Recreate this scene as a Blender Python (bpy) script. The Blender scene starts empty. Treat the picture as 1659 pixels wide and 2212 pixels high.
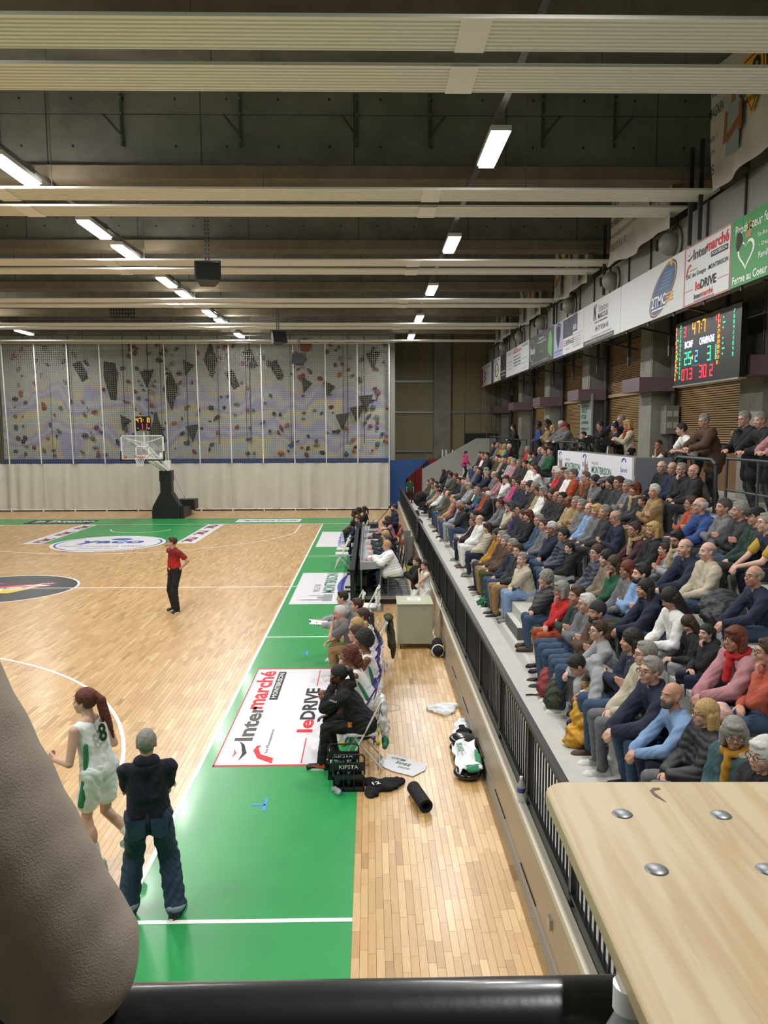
import bpy, bmesh, math, random
import numpy as np
from mathutils import Vector, Matrix, noise as mn
R=random.Random(7); PI=math.pi
S=bpy.context.scene; COL=S.collection
# ---------------------------------------------------------------- camera
cam=bpy.data.objects.new('camera',bpy.data.cameras.new('camera')); COL.objects.link(cam); S.camera=cam
cam.data.sensor_width=36; cam.data.sensor_fit='HORIZONTAL'; cam.data.lens=36*1663.909/1659; cam.data.clip_start=.05; cam.data.clip_end=200
def _cam():
    p,y,r=.1044919,-.01798248,-.0026777
    cp,sp,cy,sy=math.cos(p),math.sin(p),math.cos(y),math.sin(y)
    f=Vector((-sy*cp,cy*cp,-sp)); a=Vector((cy,sy,0)); u=a.cross(f)
    r2=math.cos(r)*a+math.sin(r)*u; u2=-math.sin(r)*a+math.cos(r)*u
    m=Matrix((r2,u2,-f)).transposed().to_4x4(); m.translation=Vector((0,0,4.088)); return m
cam.matrix_world=_cam()
# ---------------------------------------------------------------- world, exposure
W=bpy.data.worlds.new('world'); S.world=W; W.use_nodes=True
W.node_tree.nodes['Background'].inputs[0].default_value=(.9,.95,1,1); W.node_tree.nodes['Background'].inputs[1].default_value=.12
S.view_settings.view_transform='Standard'; S.view_settings.look='None'; S.view_settings.gamma=1; S.view_settings.exposure=0; S.view_settings.use_curve_mapping=False
LIGHT=62
# ---------------------------------------------------------------- helpers
def lin(h):
    if isinstance(h,str):
        h=h.lstrip('#'); c=[int(h[i:i+2],16)/255 for i in (0,2,4)]
    else: c=list(h)
    return tuple(x/12.92 if x<=.04045 else ((x+.055)/1.055)**2.4 for x in c)+(1,)
MATS={}
def mat(name,color,rough=.6,metal=0,noise=None,bump=None,coat=0,emit=0,alpha=1,trans=0,stretch=None,spec=.5):
    if name in MATS: return MATS[name]
    m=bpy.data.materials.new(name); m.use_nodes=True; nt=m.node_tree; b=nt.nodes['Principled BSDF']; MATS[name]=m
    c=lin(color); b.inputs['Base Color'].default_value=c; b.inputs['Roughness'].default_value=rough; b.inputs['Metallic'].default_value=metal
    b.inputs['Coat Weight'].default_value=coat; b.inputs['Coat Roughness'].default_value=.12; b.inputs['Specular IOR Level'].default_value=spec
    if emit: b.inputs['Emission Color'].default_value=c; b.inputs['Emission Strength'].default_value=emit
    if trans: b.inputs['Transmission Weight'].default_value=trans
    if alpha<1: b.inputs['Alpha'].default_value=alpha
    m.diffuse_color=c
    if noise or bump:
        tc=nt.nodes.new('ShaderNodeTexCoord'); mp=nt.nodes.new('ShaderNodeMapping'); nt.links.new(tc.outputs['Object'],mp.inputs[0])
        if stretch: mp.inputs['Scale'].default_value=stretch
    if noise:
        n=nt.nodes.new('ShaderNodeTexNoise'); n.inputs['Scale'].default_value=noise[0]; n.inputs['Detail'].default_value=6; n.inputs['Roughness'].default_value=.65
        r=nt.nodes.new('ShaderNodeValToRGB'); a=noise[1]
        r.color_ramp.elements[0].position=.3; r.color_ramp.elements[1].position=.7
        r.color_ramp.elements[0].color=tuple(max(0,x*(1-a)) for x in c[:3])+(1,); r.color_ramp.elements[1].color=tuple(min(1,x*(1+a)) for x in c[:3])+(1,)
        nt.links.new(mp.outputs[0],n.inputs[0]); nt.links.new(n.outputs[0],r.inputs[0]); nt.links.new(r.outputs[0],b.inputs['Base Color'])
    if bump:
        n2=nt.nodes.new('ShaderNodeTexNoise'); n2.inputs['Scale'].default_value=bump[0]; n2.inputs['Detail'].default_value=3
        bp=nt.nodes.new('ShaderNodeBump'); bp.inputs['Strength'].default_value=bump[1]; bp.inputs['Distance'].default_value=.01
        nt.links.new(mp.outputs[0],n2.inputs[0]); nt.links.new(n2.outputs[0],bp.inputs['Height']); nt.links.new(bp.outputs[0],b.inputs['Normal'])
    return m
class MB:
    def __init__(s): s.v=[]; s.f=[]; s.mi=[]; s.sm=[]; s.m=0
    def add(s,vs,fs,smooth=False):
        o=len(s.v); s.v+= [tuple(v) for v in vs]; s.f+=[tuple(i+o for i in f) for f in fs]; s.mi+=[s.m]*len(fs); s.sm+=[smooth]*len(fs); return s
    def box(s,x0,y0,z0,x1,y1,z1):
        v=[(x,y,z) for x in (x0,x1) for y in (y0,y1) for z in (z0,z1)]
        return s.add(v,[(0,1,3,2),(4,6,7,5),(0,4,5,1),(2,3,7,6),(0,2,6,4),(1,5,7,3)])
    def cbox(s,c,d,rot=None):
        M=rot or Matrix.Identity(3); c=Vector(c)
        v=[c+M@Vector((x*d[0]/2,y*d[1]/2,z*d[2]/2)) for x in (-1,1) for y in (-1,1) for z in (-1,1)]
        return s.add(v,[(0,1,3,2),(4,6,7,5),(0,4,5,1),(2,3,7,6),(0,2,6,4),(1,5,7,3)])
    def cyl(s,p0,p1,r0,r1=None,n=10,caps=True):
        r1=r0 if r1 is None else r1; p0=Vector(p0); p1=Vector(p1); d=(p1-p0).normalized()
        a=d.orthogonal().normalized(); b=d.cross(a); v=[]
        for p,r in ((p0,r0),(p1,r1)):
            v+=[p+a*math.cos(2*PI*i/n)*r+b*math.sin(2*PI*i/n)*r for i in range(n)]
        s.add(v,[(i,(i+1)%n,n+(i+1)%n,n+i) for i in range(n)],True)
        if caps: s.add(v[:n],[tuple(range(n))[::-1]]); s.add(v[n:],[tuple(range(n))])
        return s
    def tube(s,pts,r,n=8):
        for a,b in zip(pts,pts[1:]): s.cyl(a,b,r,n=n)
        return s
    def bar(s,p0,p1,w,h):
        p0=Vector(p0);p1=Vector(p1); d=(p1-p0); L=d.length; d.normalize()
        u=Vector((0,0,1)) if abs(d.z)<.95 else Vector((0,1,0)); a=d.cross(u).normalized(); b=a.cross(d)
        return s.cbox((p0+p1)/2,(w,L,h),Matrix((a,d,b)).transposed())
    def sph(s,c,r,n=12,m=8,sc=(1,1,1),rot=None):
        c=Vector(c); M=rot or Matrix.Identity(3); v=[]; f=[]
        for j in range(m+1):
            t=PI*j/m
            for i in range(n):
                p=2*PI*i/n; v.append(c+M@Vector((math.sin(t)*math.cos(p)*r*sc[0],math.sin(t)*math.sin(p)*r*sc[1],math.cos(t)*r*sc[2])))
        for j in range(m):
            for i in range(n): f.append((j*n+i,(j+1)*n+i,(j+1)*n+(i+1)%n,j*n+(i+1)%n))
        return s.add(v,f,True)
    def lathe(s,prof,c=(0,0,0),n=16,ax='z'):
        v=[]; f=[]
        for r,z in prof:
            for i in range(n):
                a=2*PI*i/n; x,y=r*math.cos(a),r*math.sin(a)
                q={'z':(x,y,z),'x':(z,x,y),'y':(x,z,y)}[ax]; v.append((q[0]+c[0],q[1]+c[1],q[2]+c[2]))
        for j in range(len(prof)-1):
            for i in range(n): f.append((j*n+i,j*n+(i+1)%n,(j+1)*n+(i+1)%n,(j+1)*n+i))
        return s.add(v,f,True)
    def prism(s,poly,o,u,v,w,t):
        o=Vector(o);u=Vector(u);v=Vector(v);w=Vector(w); n=len(poly)
        V=[o+u*a+v*b for a,b in poly]+[o+u*a+v*b+w*t for a,b in poly]
        s.add(V,[tuple(range(n)),tuple(range(n,2*n))[::-1]]+[(i,n+i,n+(i+1)%n,(i+1)%n) for i in range(n)]); return s
    def torus(s,c,R0,r,n=24,m=8,rot=None,arc=(0,2*PI)):
        M=rot or Matrix.Identity(3); v=[];f=[]; full=abs(arc[1]-arc[0]-2*PI)<1e-6; N=n if full else n+1
        for i in range(N):
            a=arc[0]+(arc[1]-arc[0])*i/n
            for j in range(m):
                b=2*PI*j/m; v.append(Vector(c)+M@Vector(((R0+r*math.cos(b))*math.cos(a),(R0+r*math.cos(b))*math.sin(a),r*math.sin(b))))
        for i in range(n if full else n):
            for j in range(m):
                k=(i+1)%N; f.append((i*m+j,k*m+j,k*m+(j+1)%m,i*m+(j+1)%m))
        return s.add(v,f,True)
    def mesh(s,name,mats):
        me=bpy.data.meshes.new(name); me.from_pydata(s.v,[],s.f)
        for m in (mats if isinstance(mats,(list,tuple)) else [mats]): me.materials.append(m)
        me.polygons.foreach_set('material_index',s.mi); me.polygons.foreach_set('use_smooth',s.sm); me.update()
        bm=bmesh.new(); bm.from_mesh(me); bmesh.ops.recalc_face_normals(bm,faces=bm.faces); bm.to_mesh(me); bm.free()
        return me
def ob(name,me,mats=None,parent=None,label=None,cat=None,group=None,kind=None,loc=None,rz=None):
    if isinstance(me,MB): me=me.mesh(name,mats)
    o=bpy.data.objects.new(name,me); COL.objects.link(o)
    if parent: o.parent=parent
    if loc is not None: o.location=loc
    if rz is not None: o.rotation_euler=(0,0,rz)
    if label: o['label']=label
    if cat: o['category']=cat
    if group: o['group']=group
    if kind: o['kind']=kind
    return o
def thing(name,label,cat,loc=(0,0,0),rz=0,group=None): return ob(name,None,None,None,label,cat,group,None,loc,rz)
def struct(name,mb,m,parent=None): return ob(name,mb,m,parent,kind=None if parent else 'structure')
def cpobj(o,parent=None,**k):
    c=o.copy(); COL.objects.link(c); c.parent=parent
    for ch in list(o.children): cpobj(ch,c)
    return c
def setm(o,m,i=0):
    o.material_slots[i].link='OBJECT'; o.material_slots[i].material=m
TS=bpy.data.scenes.new('scratch')
def evalmesh(o):
    '''modifiers and text are evaluated in a scratch scene, so the big scene is not re-evaluated each time'''
    TS.collection.objects.link(o)
    with bpy.context.temp_override(scene=TS,view_layer=TS.view_layers[0]):
        dg=bpy.context.evaluated_depsgraph_get(); me=bpy.data.meshes.new_from_object(o.evaluated_get(dg))
    return me
def txt(s,o,xd,yd,h,m,parent,w=None,bold=.0,name='lettering',lift=.004,shear=0,center=False,ls=1):
    """flat lettering: o = lower left corner, xd reading direction, yd up; fitted to height h and width w"""
    c=bpy.data.curves.new('t','FONT'); c.body=s; c.size=1; c.offset=bold; c.shear=shear; c.resolution_u=2; c.space_line=ls
    t=bpy.data.objects.new('t',c); me=evalmesh(t); bpy.data.objects.remove(t); bpy.data.curves.remove(c)
    n=len(me.vertices)
    if n==0: return None
    a=np.empty(n*3); me.vertices.foreach_get('co',a); a=a.reshape(-1,3); mn_,mx=a.min(0),a.max(0)
    sy=h/(mx[1]-mn_[1]); sx=(w/(mx[0]-mn_[0])) if w else sy
    X=np.array(Vector(xd).normalized()); Y=np.array(Vector(yd).normalized()); Z=np.cross(X,Y)
    u=(a[:,0]-mn_[0])*sx; v=(a[:,1]-mn_[1])*sy
    if center: u=u-(mx[0]-mn_[0])*sx/2
    p=np.array(o)+u[:,None]*X+v[:,None]*Y+Z*lift
    me.vertices.foreach_set('co',p.ravel()); me.materials.clear(); me.materials.append(m); me.update()
    return ob(name,me,parent=parent)
# ---------------------------------------------------------------- materials
CONC=mat('raw concrete','#8d8b82',.85,noise=(1.6,.22),bump=(60,.25))
CONCD=mat('beam concrete','#84827c',.9,noise=(.9,.3),bump=(40,.3))
CONCL=mat('pale cast concrete','#a39a86',.85,noise=(2,.15),bump=(60,.2))
SCREED=mat('pale screed','#bcbbb6',.7,noise=(3,.05),bump=(80,.08))
TAN=mat('tan painted wall','#a89a87',.5,noise=(2,.05),coat=.1)
CREAM=mat('cream edge','#c9c2b0',.6)
ALU=mat('brushed aluminium','#b4b5b4',.35,.8,noise=(4,.1),stretch=(1,.1,1))
BLK=mat('black painted steel','#26282b',.38)
DKG=mat('dark grey steel','#45484b',.45,.3)
MIDG=mat('grey sheet steel','#84847f',.5,.2,noise=(1,.06))
GREEN=mat('green court paint','#2a9450',.36,noise=(1.2,.06),bump=(16,.12),coat=.12)
WHITE=mat('white','#eeeeee',.5)
LINE=mat('white court paint','#f4f4f2',.35)
INK=mat('black ink','#1d1d1f',.6)
RED=mat('red ink','#d0202c',.55)
BLUEI=mat('blue ink','#24539c',.55)
GRNI=mat('green ink','#1f7a4c',.55)
VIOL=mat('violet blue ink','#3f43a6',.55)
GOLD=mat('gold ink','#d9a63a',.5)
GREYI=mat('grey ink','#8a8a90',.6)
STK=mat('white vinyl sticker','#e9e8f0',.3,coat=.2)
PAINTW=mat('white powder coat','#e3e4e0',.35)
GALV=mat('galvanised steel','#8b8d8c',.45,.7,noise=(8,.15))
# ---------------------------------------------------------------- room shell
ROOMX0,ROOMX1=-27,8.6; Y0,Y1=-7,46
def simple(name,m,*boxes,parent=None):
    b=MB()
    for x in boxes: b.box(*x)
    return struct(name,b,m,parent)
floor=simple('floor',mat('subfloor','#8d6f47',.8),(ROOMX0,Y0,-.3,1.36,Y1,-.02))
ob('floor_slab',MB().box(1.36,38.48,-.3,8.6,Y1,-.02),CONC,floor); ob('floor_slab',MB().box(-27,40.6,-.02,1.36,Y1,0),CONC,floor)
simple('ceiling',CONCD,(ROOMX0,Y0,11.3,ROOMX1+1,Y1,11.6))
simple('wall_left',mat('dark side wall','#5e5b52',.9,noise=(1,.15)),(ROOMX0-.3,Y0,-.3,ROOMX0,Y1,11.3))
simple('wall_back',mat('rear wall','#77736a',.9),(ROOMX0,Y0-.3,-.3,ROOMX1+1,Y0,11.3))
BEIGE=mat('beige metal cladding','#958a66',.6,noise=(.7,.08))
wf=simple('wall_far',BEIGE,(ROOMX0,Y1,-.3,ROOMX1+1,Y1+.3,11.3))
# cladding panels of the far wall, visible right of the climbing wall
x=1.0
pm={}
for z0,z1 in ((0,5.15),(5.25,11.2)):
    x=1.0
    while x<8.3:
        w=.93
        b=MB().box(x+.012,Y1-.04,z0,x+w-.012,Y1,z1); ob('cladding_panel',b,BEIGE,wf); x+=w
for z,a,b_ in ((2.9,1.3,4.7),(5.2,1.3,8.2),(7.0,1.3,4.7)):
    ob('wall_rail',MB().box(a,Y1-.16,z-.06,b_,Y1-.04,z+.06),GALV,wf)
ob('wall_rail',MB().box(5.5,Y1-.14,2.6,5.6,Y1-.04,5.2),GALV,wf)
ob('concrete_column',MB().box(3.75,Y1-.5,0,4.75,Y1,11.3),CONC,wf)
ob('dark_opening',MB().box(5.65,Y1-.12,2.2,7.6,Y1-.05,3.95),mat('dark door','#2b2d2e',.6),wf)
dk=INK
sg=ob('exit_sign',MB().box(2.35,Y1-.07,2.62,3.3,Y1-.04,2.92),mat('pale sign','#8c8a7c',.6),None,'pale sign with dark letters above the red mats','sign')
txt('SORTIE SECOURS',(2.4,Y1-.075,2.69),(1,0,0),(0,0,1),.14,INK,sg,.85)
# right wall: recessed plane, pillars, slats
wr=simple('wall_right',mat('brown lower panel','#7b5836',.55,noise=(3,.1),stretch=(1,1,8)),(8.4,Y0,0,8.7,Y1,11.3))
SLAT=mat('larch slat','#9c7f55',.6,noise=(6,.18),stretch=(1,.3,6))
for k in range(-2,6):
    ya,yb=16+6*k+.02,16+6*k+4.9
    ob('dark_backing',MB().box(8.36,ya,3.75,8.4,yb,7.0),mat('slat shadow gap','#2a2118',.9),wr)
    ob('upper_panel',MB().box(8.34,ya,7.0,8.4,yb,11.2),mat('upper grey panel','#57554d',.8),wr)
    b=MB(); z=3.78
    while z<6.95: b.box(8.31,ya,z,8.36,yb,z+.036); z+=.055
    s=ob('slats',b,SLAT,wr,kind='stuff')
    ob('timber_panel',MB().box(8.33,ya,2.66,8.4,yb,3.74),mat('brown timber panel','#7d5c3c',.5,noise=(3,.12),stretch=(1,1,8)),wr)
    ob('window_sill',MB().box(8.2,ya,5.2,8.31,yb,5.3),mat('pale timber rail','#a99973',.6),wr)
for k in range(-2,6):
    y=16+6*k
    p=simple('trim_%d'%(k+3),CONC,(7.67,y-.95,2.0,8.4,y,11.3)); 
    ob('mauve_beam',MB().box(7.15,y-1.45,5.13,8.1,y-.02,5.5),mat('mauve painted steel','#75606a',.5),p)
    ob('downpipe',MB().cyl((8.15,y-1.25,2.66),(8.15,y-1.25,9),.09),DKG,p)
    ob('cable',MB().tube([(7.62,y-.97,8.2),(7.62,y-.97,5.5)],.012),GALV,p)
eb=ob('electrical_box',MB().box(7.9,20.55,4.0,8.25,20.95,4.75),MIDG,None,'grey electrical cabinet with four sockets on the concrete pillar','electrical box')
for zz in (4.15,4.45): 
    for xx in (7.93,8.09): ob('socket',MB().box(xx,20.53,zz,xx+.13,20.55,zz+.16),mat('pale socket','#b7b6ac',.5),eb)
pn=ob('poster',MB().box(7.6,26.5,3.15,7.66,27.9,5.35),mat('faded poster','#8fa19b',.6),None,'tall narrow white and green notice on the pillar by the slats','poster')
for i,(s_,z_) in enumerate((('ACCES',5.05),('RESERVE',4.9),('AU',4.7),('ETGE',4.5),('SUPERIEUR',4.32),('MERCI',4.1))): txt(s_,(7.595,27.7,z_),(0,-1,0),(0,0,1),.1 if i!=2 and i!=3 else .15,INK,pn,.9 if i not in(2,3) else .6)
ps=ob('pictogram',MB().box(7.7,39.4,3.9,7.72,40.1,4.5),WHITE,None,'small white sign with black round symbol in the far corner','sign')
ob('symbol',MB().lathe([(0,-.01),(.2,-.01),(.2,.0),(0,0)],(7.69,39.75,4.2),ax='x'),INK,ps)
# ---------------------------------------------------------------- court floor
tone_m=bpy.data.materials.new('oak parquet'); tone_m.use_nodes=True
nt=tone_m.node_tree; bs=nt.nodes['Principled BSDF']; bs.inputs['Roughness'].default_value=.33; bs.inputs['Coat Weight'].default_value=.15; bs.inputs['Coat Roughness'].default_value=.2
at=nt.nodes.new('ShaderNodeAttribute'); at.attribute_name='tone'; cr=nt.nodes.new('ShaderNodeValToRGB')
cr.color_ramp.elements[0].color=lin('#a38055'); cr.color_ramp.elements[1].color=lin('#dabb8b'); e_=cr.color_ramp.elements.new(.5); e_.color=lin('#c39d6b')
tc=nt.nodes.new('ShaderNodeTexCoord'); mp=nt.nodes.new('ShaderNodeMapping'); mp.inputs['Scale'].default_value=(60,5,1); nz=nt.nodes.new('ShaderNodeTexNoise'); nz.inputs['Scale'].default_value=1; nz.inputs['Detail'].default_value=4; nz.inputs['Distortion'].default_value=1.2
mx=nt.nodes.new('ShaderNodeMath'); mx.operation='MULTIPLY_ADD'; mx.inputs[1].default_value=.55; ad=nt.nodes.new('ShaderNodeMath'); ad.operation='SUBTRACT'; ad.inputs[1].default_value=.27
nt.links.new(tc.outputs['Object'],mp.inputs[0]); nt.links.new(mp.outputs[0],nz.inputs[0]); nt.links.new(nz.outputs[0],mx.inputs[0]); nt.links.new(at.outputs['Fac'],mx.inputs[2]); nt.links.new(mx.outputs[0],ad.inputs[0]); nt.links.new(ad.outputs[0],cr.inputs[0]); nt.links.new(cr.outputs[0],bs.inputs['Base Color'])
def parquet(name,x0,x1,y0,y1,parts=None,w=.066):
    rs=np.random.RandomState(int(abs(x0*7+y0*13))); V=[];F=[];T=[]
    n=max(1,round((x1-x0)/w)); w=(x1-x0)/n
    for i in range(n):
        y=y0-rs.rand()*.4
        while y<y1:
            L=.25+rs.rand()*.3; a,b=max(y,y0),min(y+L,y1); y+=L
            if b-a<.03: continue
            g=.0012; xa,xb=x0+i*w+g,x0+(i+1)*w-g; a+=g; b-=g; t=float(np.clip(rs.normal(.5,.17),0,1)); z=rs.rand()*.0006
            if parts is not None and a<parts[1] and parts[2]>0:
                mb=MB().box(xa,a,-.018,xb,b,z); me=mb.mesh('plank',tone_m); k=me.attributes.new('tone','FLOAT','FACE'); k.data.foreach_set('value',[t]*6); ob('plank',me,parent=floor); parts[2]-=1; continue
            o=len(V); V+=[(xa,a,z),(xb,a,z),(xb,b,z),(xa,b,z),(xa,a,-.018),(xb,a,-.018),(xb,b,-.018),(xa,b,-.018)]
            F+=[(o,o+1,o+2,o+3),(o,o+4,o+5,o+1),(o+1,o+5,o+6,o+2),(o+2,o+6,o+7,o+3),(o+3,o+7,o+4,o)]; T+=[t]*5
    me=bpy.data.meshes.new(name); me.from_pydata(V,[],F); me.materials.append(tone_m); k=me.attributes.new('tone','FLOAT','FACE'); k.data.foreach_set('value',T)
    return ob(name,me,parent=floor,kind='stuff')
SX=-2.137; MY=20.118; FY=MY+14; NY=MY-14; CX=SX-7.5
parquet('parquet',-.166,1.36,4.9,46,[0,11.2,300])
parquet('parquet',-.166,1.36,-3,4.9)
parquet('parquet',-20,SX,NY,FY)
parquet('parquet',-20,-.166,36.45,40.6)
def zb(name,m,x0,y0,x1,y1,z0=-.018,z1=.0): return ob(name,MB().box(x0,y0,z0,x1,y1,z1),m,floor)
zb('green_border',GREEN,SX,Y0,-.166,36.45); zb('green_border',GREEN,-24,FY,SX,36.45); zb('green_border',GREEN,-24,Y0,SX,NY)
def line(x0,y0,x1,y1): return zb('court_line',LINE,x0,y0,x1,y1,-.001,.0025)
line(SX,NY-.05,SX+.05,FY+.05); line(-20,FY,-.166,FY+.05); line(-20,NY-.05,SX,NY); line(SX+.05,NY-.05,-.166,NY); line(-20,MY-.025,SX+.2,MY+.025)
line(SX+.05,MY+5,-.166,MY+5.05); line(SX+.05,MY-5.05,-.166,MY-5)
def ring(cx,cy,r,w,a0,a1,m=LINE,n=72,z=.0028,name='court_line',fill=False):
    b=MB(); V=[];F=[]
    for i in range(n+1):
        a=a0+(a1-a0)*i/n; c,s=math.cos(a),math.sin(a)
        V+=[(cx+c*(0 if fill else r-w),cy+s*(0 if fill else r-w),z),(cx+c*r,cy+s*r,z)]
    F=[(2*i,2*i+1,2*i+3,2*i+2) for i in range(n)]; b.add(V,F); return ob(name,b,m,floor)
for s in (1,-1):
    by=MY+s*12.425
    for sx in (1,-1):
        x=CX+sx*6.6; a,b=sorted((MY+s*14,by-s*1.41)); line(min(x,x-sx*.05),a,max(x,x-sx*.05),b)
    t=math.acos(6.6/6.75); 
    if s>0: ring(CX,by,6.75,.05,PI+t,2*PI-t)
    else: ring(CX,by,6.75,.05,t,PI-t)
# painted key and stickers at the far basket
zb('key_paint',GREEN,CX-2.45,FY-5.8,CX+2.45,FY,-.001,.0015)
ring(CX,MY+12.425,1.3,.05,PI*1.03,2*PI*.97,z=.004)
zb('lane_sticker',STK,CX-2.45-.72,FY-5.9,CX-2.45,FY,-.001,.0022); zb('lane_sticker',STK,CX+2.45,FY-5.9,CX+2.45+.72,FY,-.001,.0022)
DRD=mat('dark red ink','#8a2430',.5)
for k in range(3):
    txt('PTMC',(CX-2.5,FY-5.6+k*2,.004),(0,1,0),(-1,0,0),.42,DRD,floor,1.25,.02); txt('PTMC',(CX+2.55,FY-4.3+k*2,.004),(0,-1,0),(1,0,0),.42,DRD,floor,1.25,.02)
ring(CX,FY-5.8,2.02,.1,0,2*PI,z=.0032); ring(CX,FY-5.8,1.96,0,0,2*PI,STK,z=.0036,name='circle_sticker',fill=True); ring(CX,FY-5.8,1.9,.07,PI*.75,PI*2.2,BLUEI,z=.005,name='sticker_rim')
txt('yaco',(CX-1.15,FY-6.1,.005),(1,0,0),(0,1,0),.95,BLUEI,floor,2.35,.03)
ob('sticker_disc',MB().prism([(math.cos(a*PI/12)*.4,math.sin(a*PI/12)*.26) for a in range(24)],(CX+.15,FY-4.75,.005),(1,0,0),(0,1,0),(0,0,1),.0006),BLUEI,floor)
txt("l'outil coupant métal",(CX-1.5,FY-6.75,.005),(1,0,0),(0,1,0),.4,GREYI,floor,3.0); txt("Découpe laser",(CX-.7,FY-7.2,.005),(1,0,0),(0,1,0),.3,GREYI,floor,1.4)
zb('floor_sticker',INK,-15.6,34.55,-12.6,35.9,-.001,.0022); txt('in Extenso',(-15.35,35.1,.003),(1,0,0),(0,1,0),.65,WHITE,floor,2.7,.02,shear=.2); txt('experts-comptables',(-15.3,34.7,.003),(1,0,0),(0,1,0),.3,WHITE,floor,2.3)
zb('floor_sticker',STK,-6.15,34.85,-3.2,36.0,-.001,.0022); txt('Loire Forez',(-5.2,35.2,.003),(1,0,0),(0,1,0),.5,BLUEI,floor,1.8); ob('sticker_logo',MB().prism([(0,0),(.5,.5),(.25,.5),(.1,.25),(-.3,.5),(-.1,.1)],(-5.6,35.15,.003),(1,0,0),(0,1,0),(0,0,1),.001),BLUEI,floor)
# centre circle
ring(CX,MY,1.86,0,0,2*PI,INK and mat('dark sticker','#333335',.4,noise=(6,.25)),z=.003,name='centre_sticker',fill=True); ring(CX,MY,1.86,.06,0,2*PI,z=.0045)
for pts,cc in ((((-.35,.15),(1.05,.62),(.75,.05),(-.55,-.25)),'#d23a48'),(((-.9,-.1),(.75,.05),(.3,-.75),(-1.1,-.75)),'#e8c62f'),(((-1.3,.75),(-.35,.6),(-.55,-.2),(-1.4,-.2)),'#7a3c9c')):
    ob('sticker_patch',MB().prism(pts,(CX+.1,MY+.12,.0046),(1,0,0),(0,1,0),(0,0,1),.0005),mat('patch'+cc,cc,.4),floor)
txt('inpax',(CX-.75,MY-1.35,.006),(.78,.62,0),(-.62,.78,0),.75,WHITE,floor,2.5,.02)
txt('MACHINES OUTILS\nPARTENAIRE',(CX+.15,MY-.3,.006),(.78,.62,0),(-.62,.78,0),.3,WHITE,floor,1.3,.01)
line(-20,MY-.025,SX,MY+.025).location.z=.004
# green border stickers
def inter(o,xd,yd,W_,H_,par,lift=.003,full=True):
    """supermarket panel, W_ along reading direction, H_ upwards, built in panel units"""
    o=Vector(o); xd=Vector(xd); yd=Vector(yd); n=xd.cross(yd)
    def B(x0,y0,x1,y1,m,z=.001): ob('panel_mark',MB().prism([(x0*W_,y0*H_),(x1*W_,y0*H_),(x1*W_,y1*H_),(x0*W_,y1*H_)],o+n*z,xd,yd,n,.0006),m,par)
    def T(s,x,y,w,h,m,b=.02,sh=0): txt(s,o+xd*x*W_+yd*y*H_,xd,yd,h*H_,m,par,w*W_,b,lift=lift,shear=sh)
    for a in ((0,0,1,.012),(0,.988,1,1),(0,0,.012,1),(.988,0,1,1)): B(*a,RED)
    T('Inter',.2,.74,.33,.17,mat('charcoal ink','#48423f',.5),.03); T('marché',.5,.76,.46,.19,RED,.03)
    B(.6,.64,.95,.73,INK,.0012); T('MONTBRISON',.62,.66,.31,.055,WHITE,.01)
    mk=MB().prism([(.04,.8),(.1,.75),(.17,.8),(.2,.86),(.17,.83),(.1,.79)],o+n*.001,xd*W_,yd*H_,n,.001); ob('panel_mark',mk,INK,par)
    mk=MB().prism([(.06,.87),(.1,.84),(.14,.88),(.1,.86)],o+n*.001,xd*W_,yd*H_,n,.001); ob('panel_mark',mk,RED,par)
    mk=MB().prism([(.02,.5),(.06,.5),(.09,.62),(.14,.66),(.16,.64),(.16,.68),(.12,.7),(.06,.64)],o+n*.001,xd*W_,yd*H_,n,.001); ob('panel_mark',mk,RED,par)
    T('Les Mousquetaires',.1,.56,.2,.035,INK,0)
    if full: T('ZAC des Granges - MONTBRISON',.04,.43,.92,.1,INK,.01)
    B(.02,.24,.22,.25,RED); B(.76,.24,.97,.25,RED)
    T('le',.27,.2,.12,.15,RED,.03); T('DRIVE',.39,.2,.34,.15,INK,.03)
    if full: T('Inter',.25,.06,.17,.09,INK,.02); T('marché',.42,.06,.25,.1,RED,.02); T('www.ledriveintermarche.com',.25,.015,.45,.035,INK,0)
st=zb('floor_sticker',STK,-1.95,9.1,-.5,13.03,-.001,.0022)
inter((-.52,9.1,.0022),(0,1,0),(-1,0,0),3.93,1.43,floor,full=False)
zb('floor_sticker',STK,-1.95,27.16,-.45,31.3,-.001,.0022); txt('DECATHLON',(-.78,27.9,.003),(0,1,0),(-1,0,0),.42,VIOL,floor,3.0,.02,shear=.2)
ob('sticker_logo',MB().torus((-.85,27.6,.004),.3,.03,rot=Matrix.Diagonal((1,.8,.02)),arc=(.6,5.6)),VIOL,floor)
zb('floor_sticker',STK,-1.95,18.03,-.5,22.1,-.001,.0022); txt('MONTBRISON',(-.92,19.3,.003),(0,1,0),(-1,0,0),.32,GRNI,floor,2.7,.01); txt('VILLE DE',(-1.32,19.4,.003),(0,1,0),(-1,0,0),.16,GREYI,floor,1.0)
V=[];
b=MB(); n=16
for i in range(n):
    f=lambda t:(-.62-.26*math.sin(PI*t),18.3+3.7*t)
    (x0,y0),(x1,y1)=f(i/n),f((i+1)/n); w0,w1=.16*math.sin(PI*i/n)+.01,.16*math.sin(PI*(i+1)/n)+.01
    b.add([(x0,y0,.0045),(x1,y1,.0045),(x1+w1,y1,.0045),(x0+w0,y0,.0045)],[(0,1,2,3)])
ob('sticker_swoosh',b,VIOL,floor)
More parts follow.
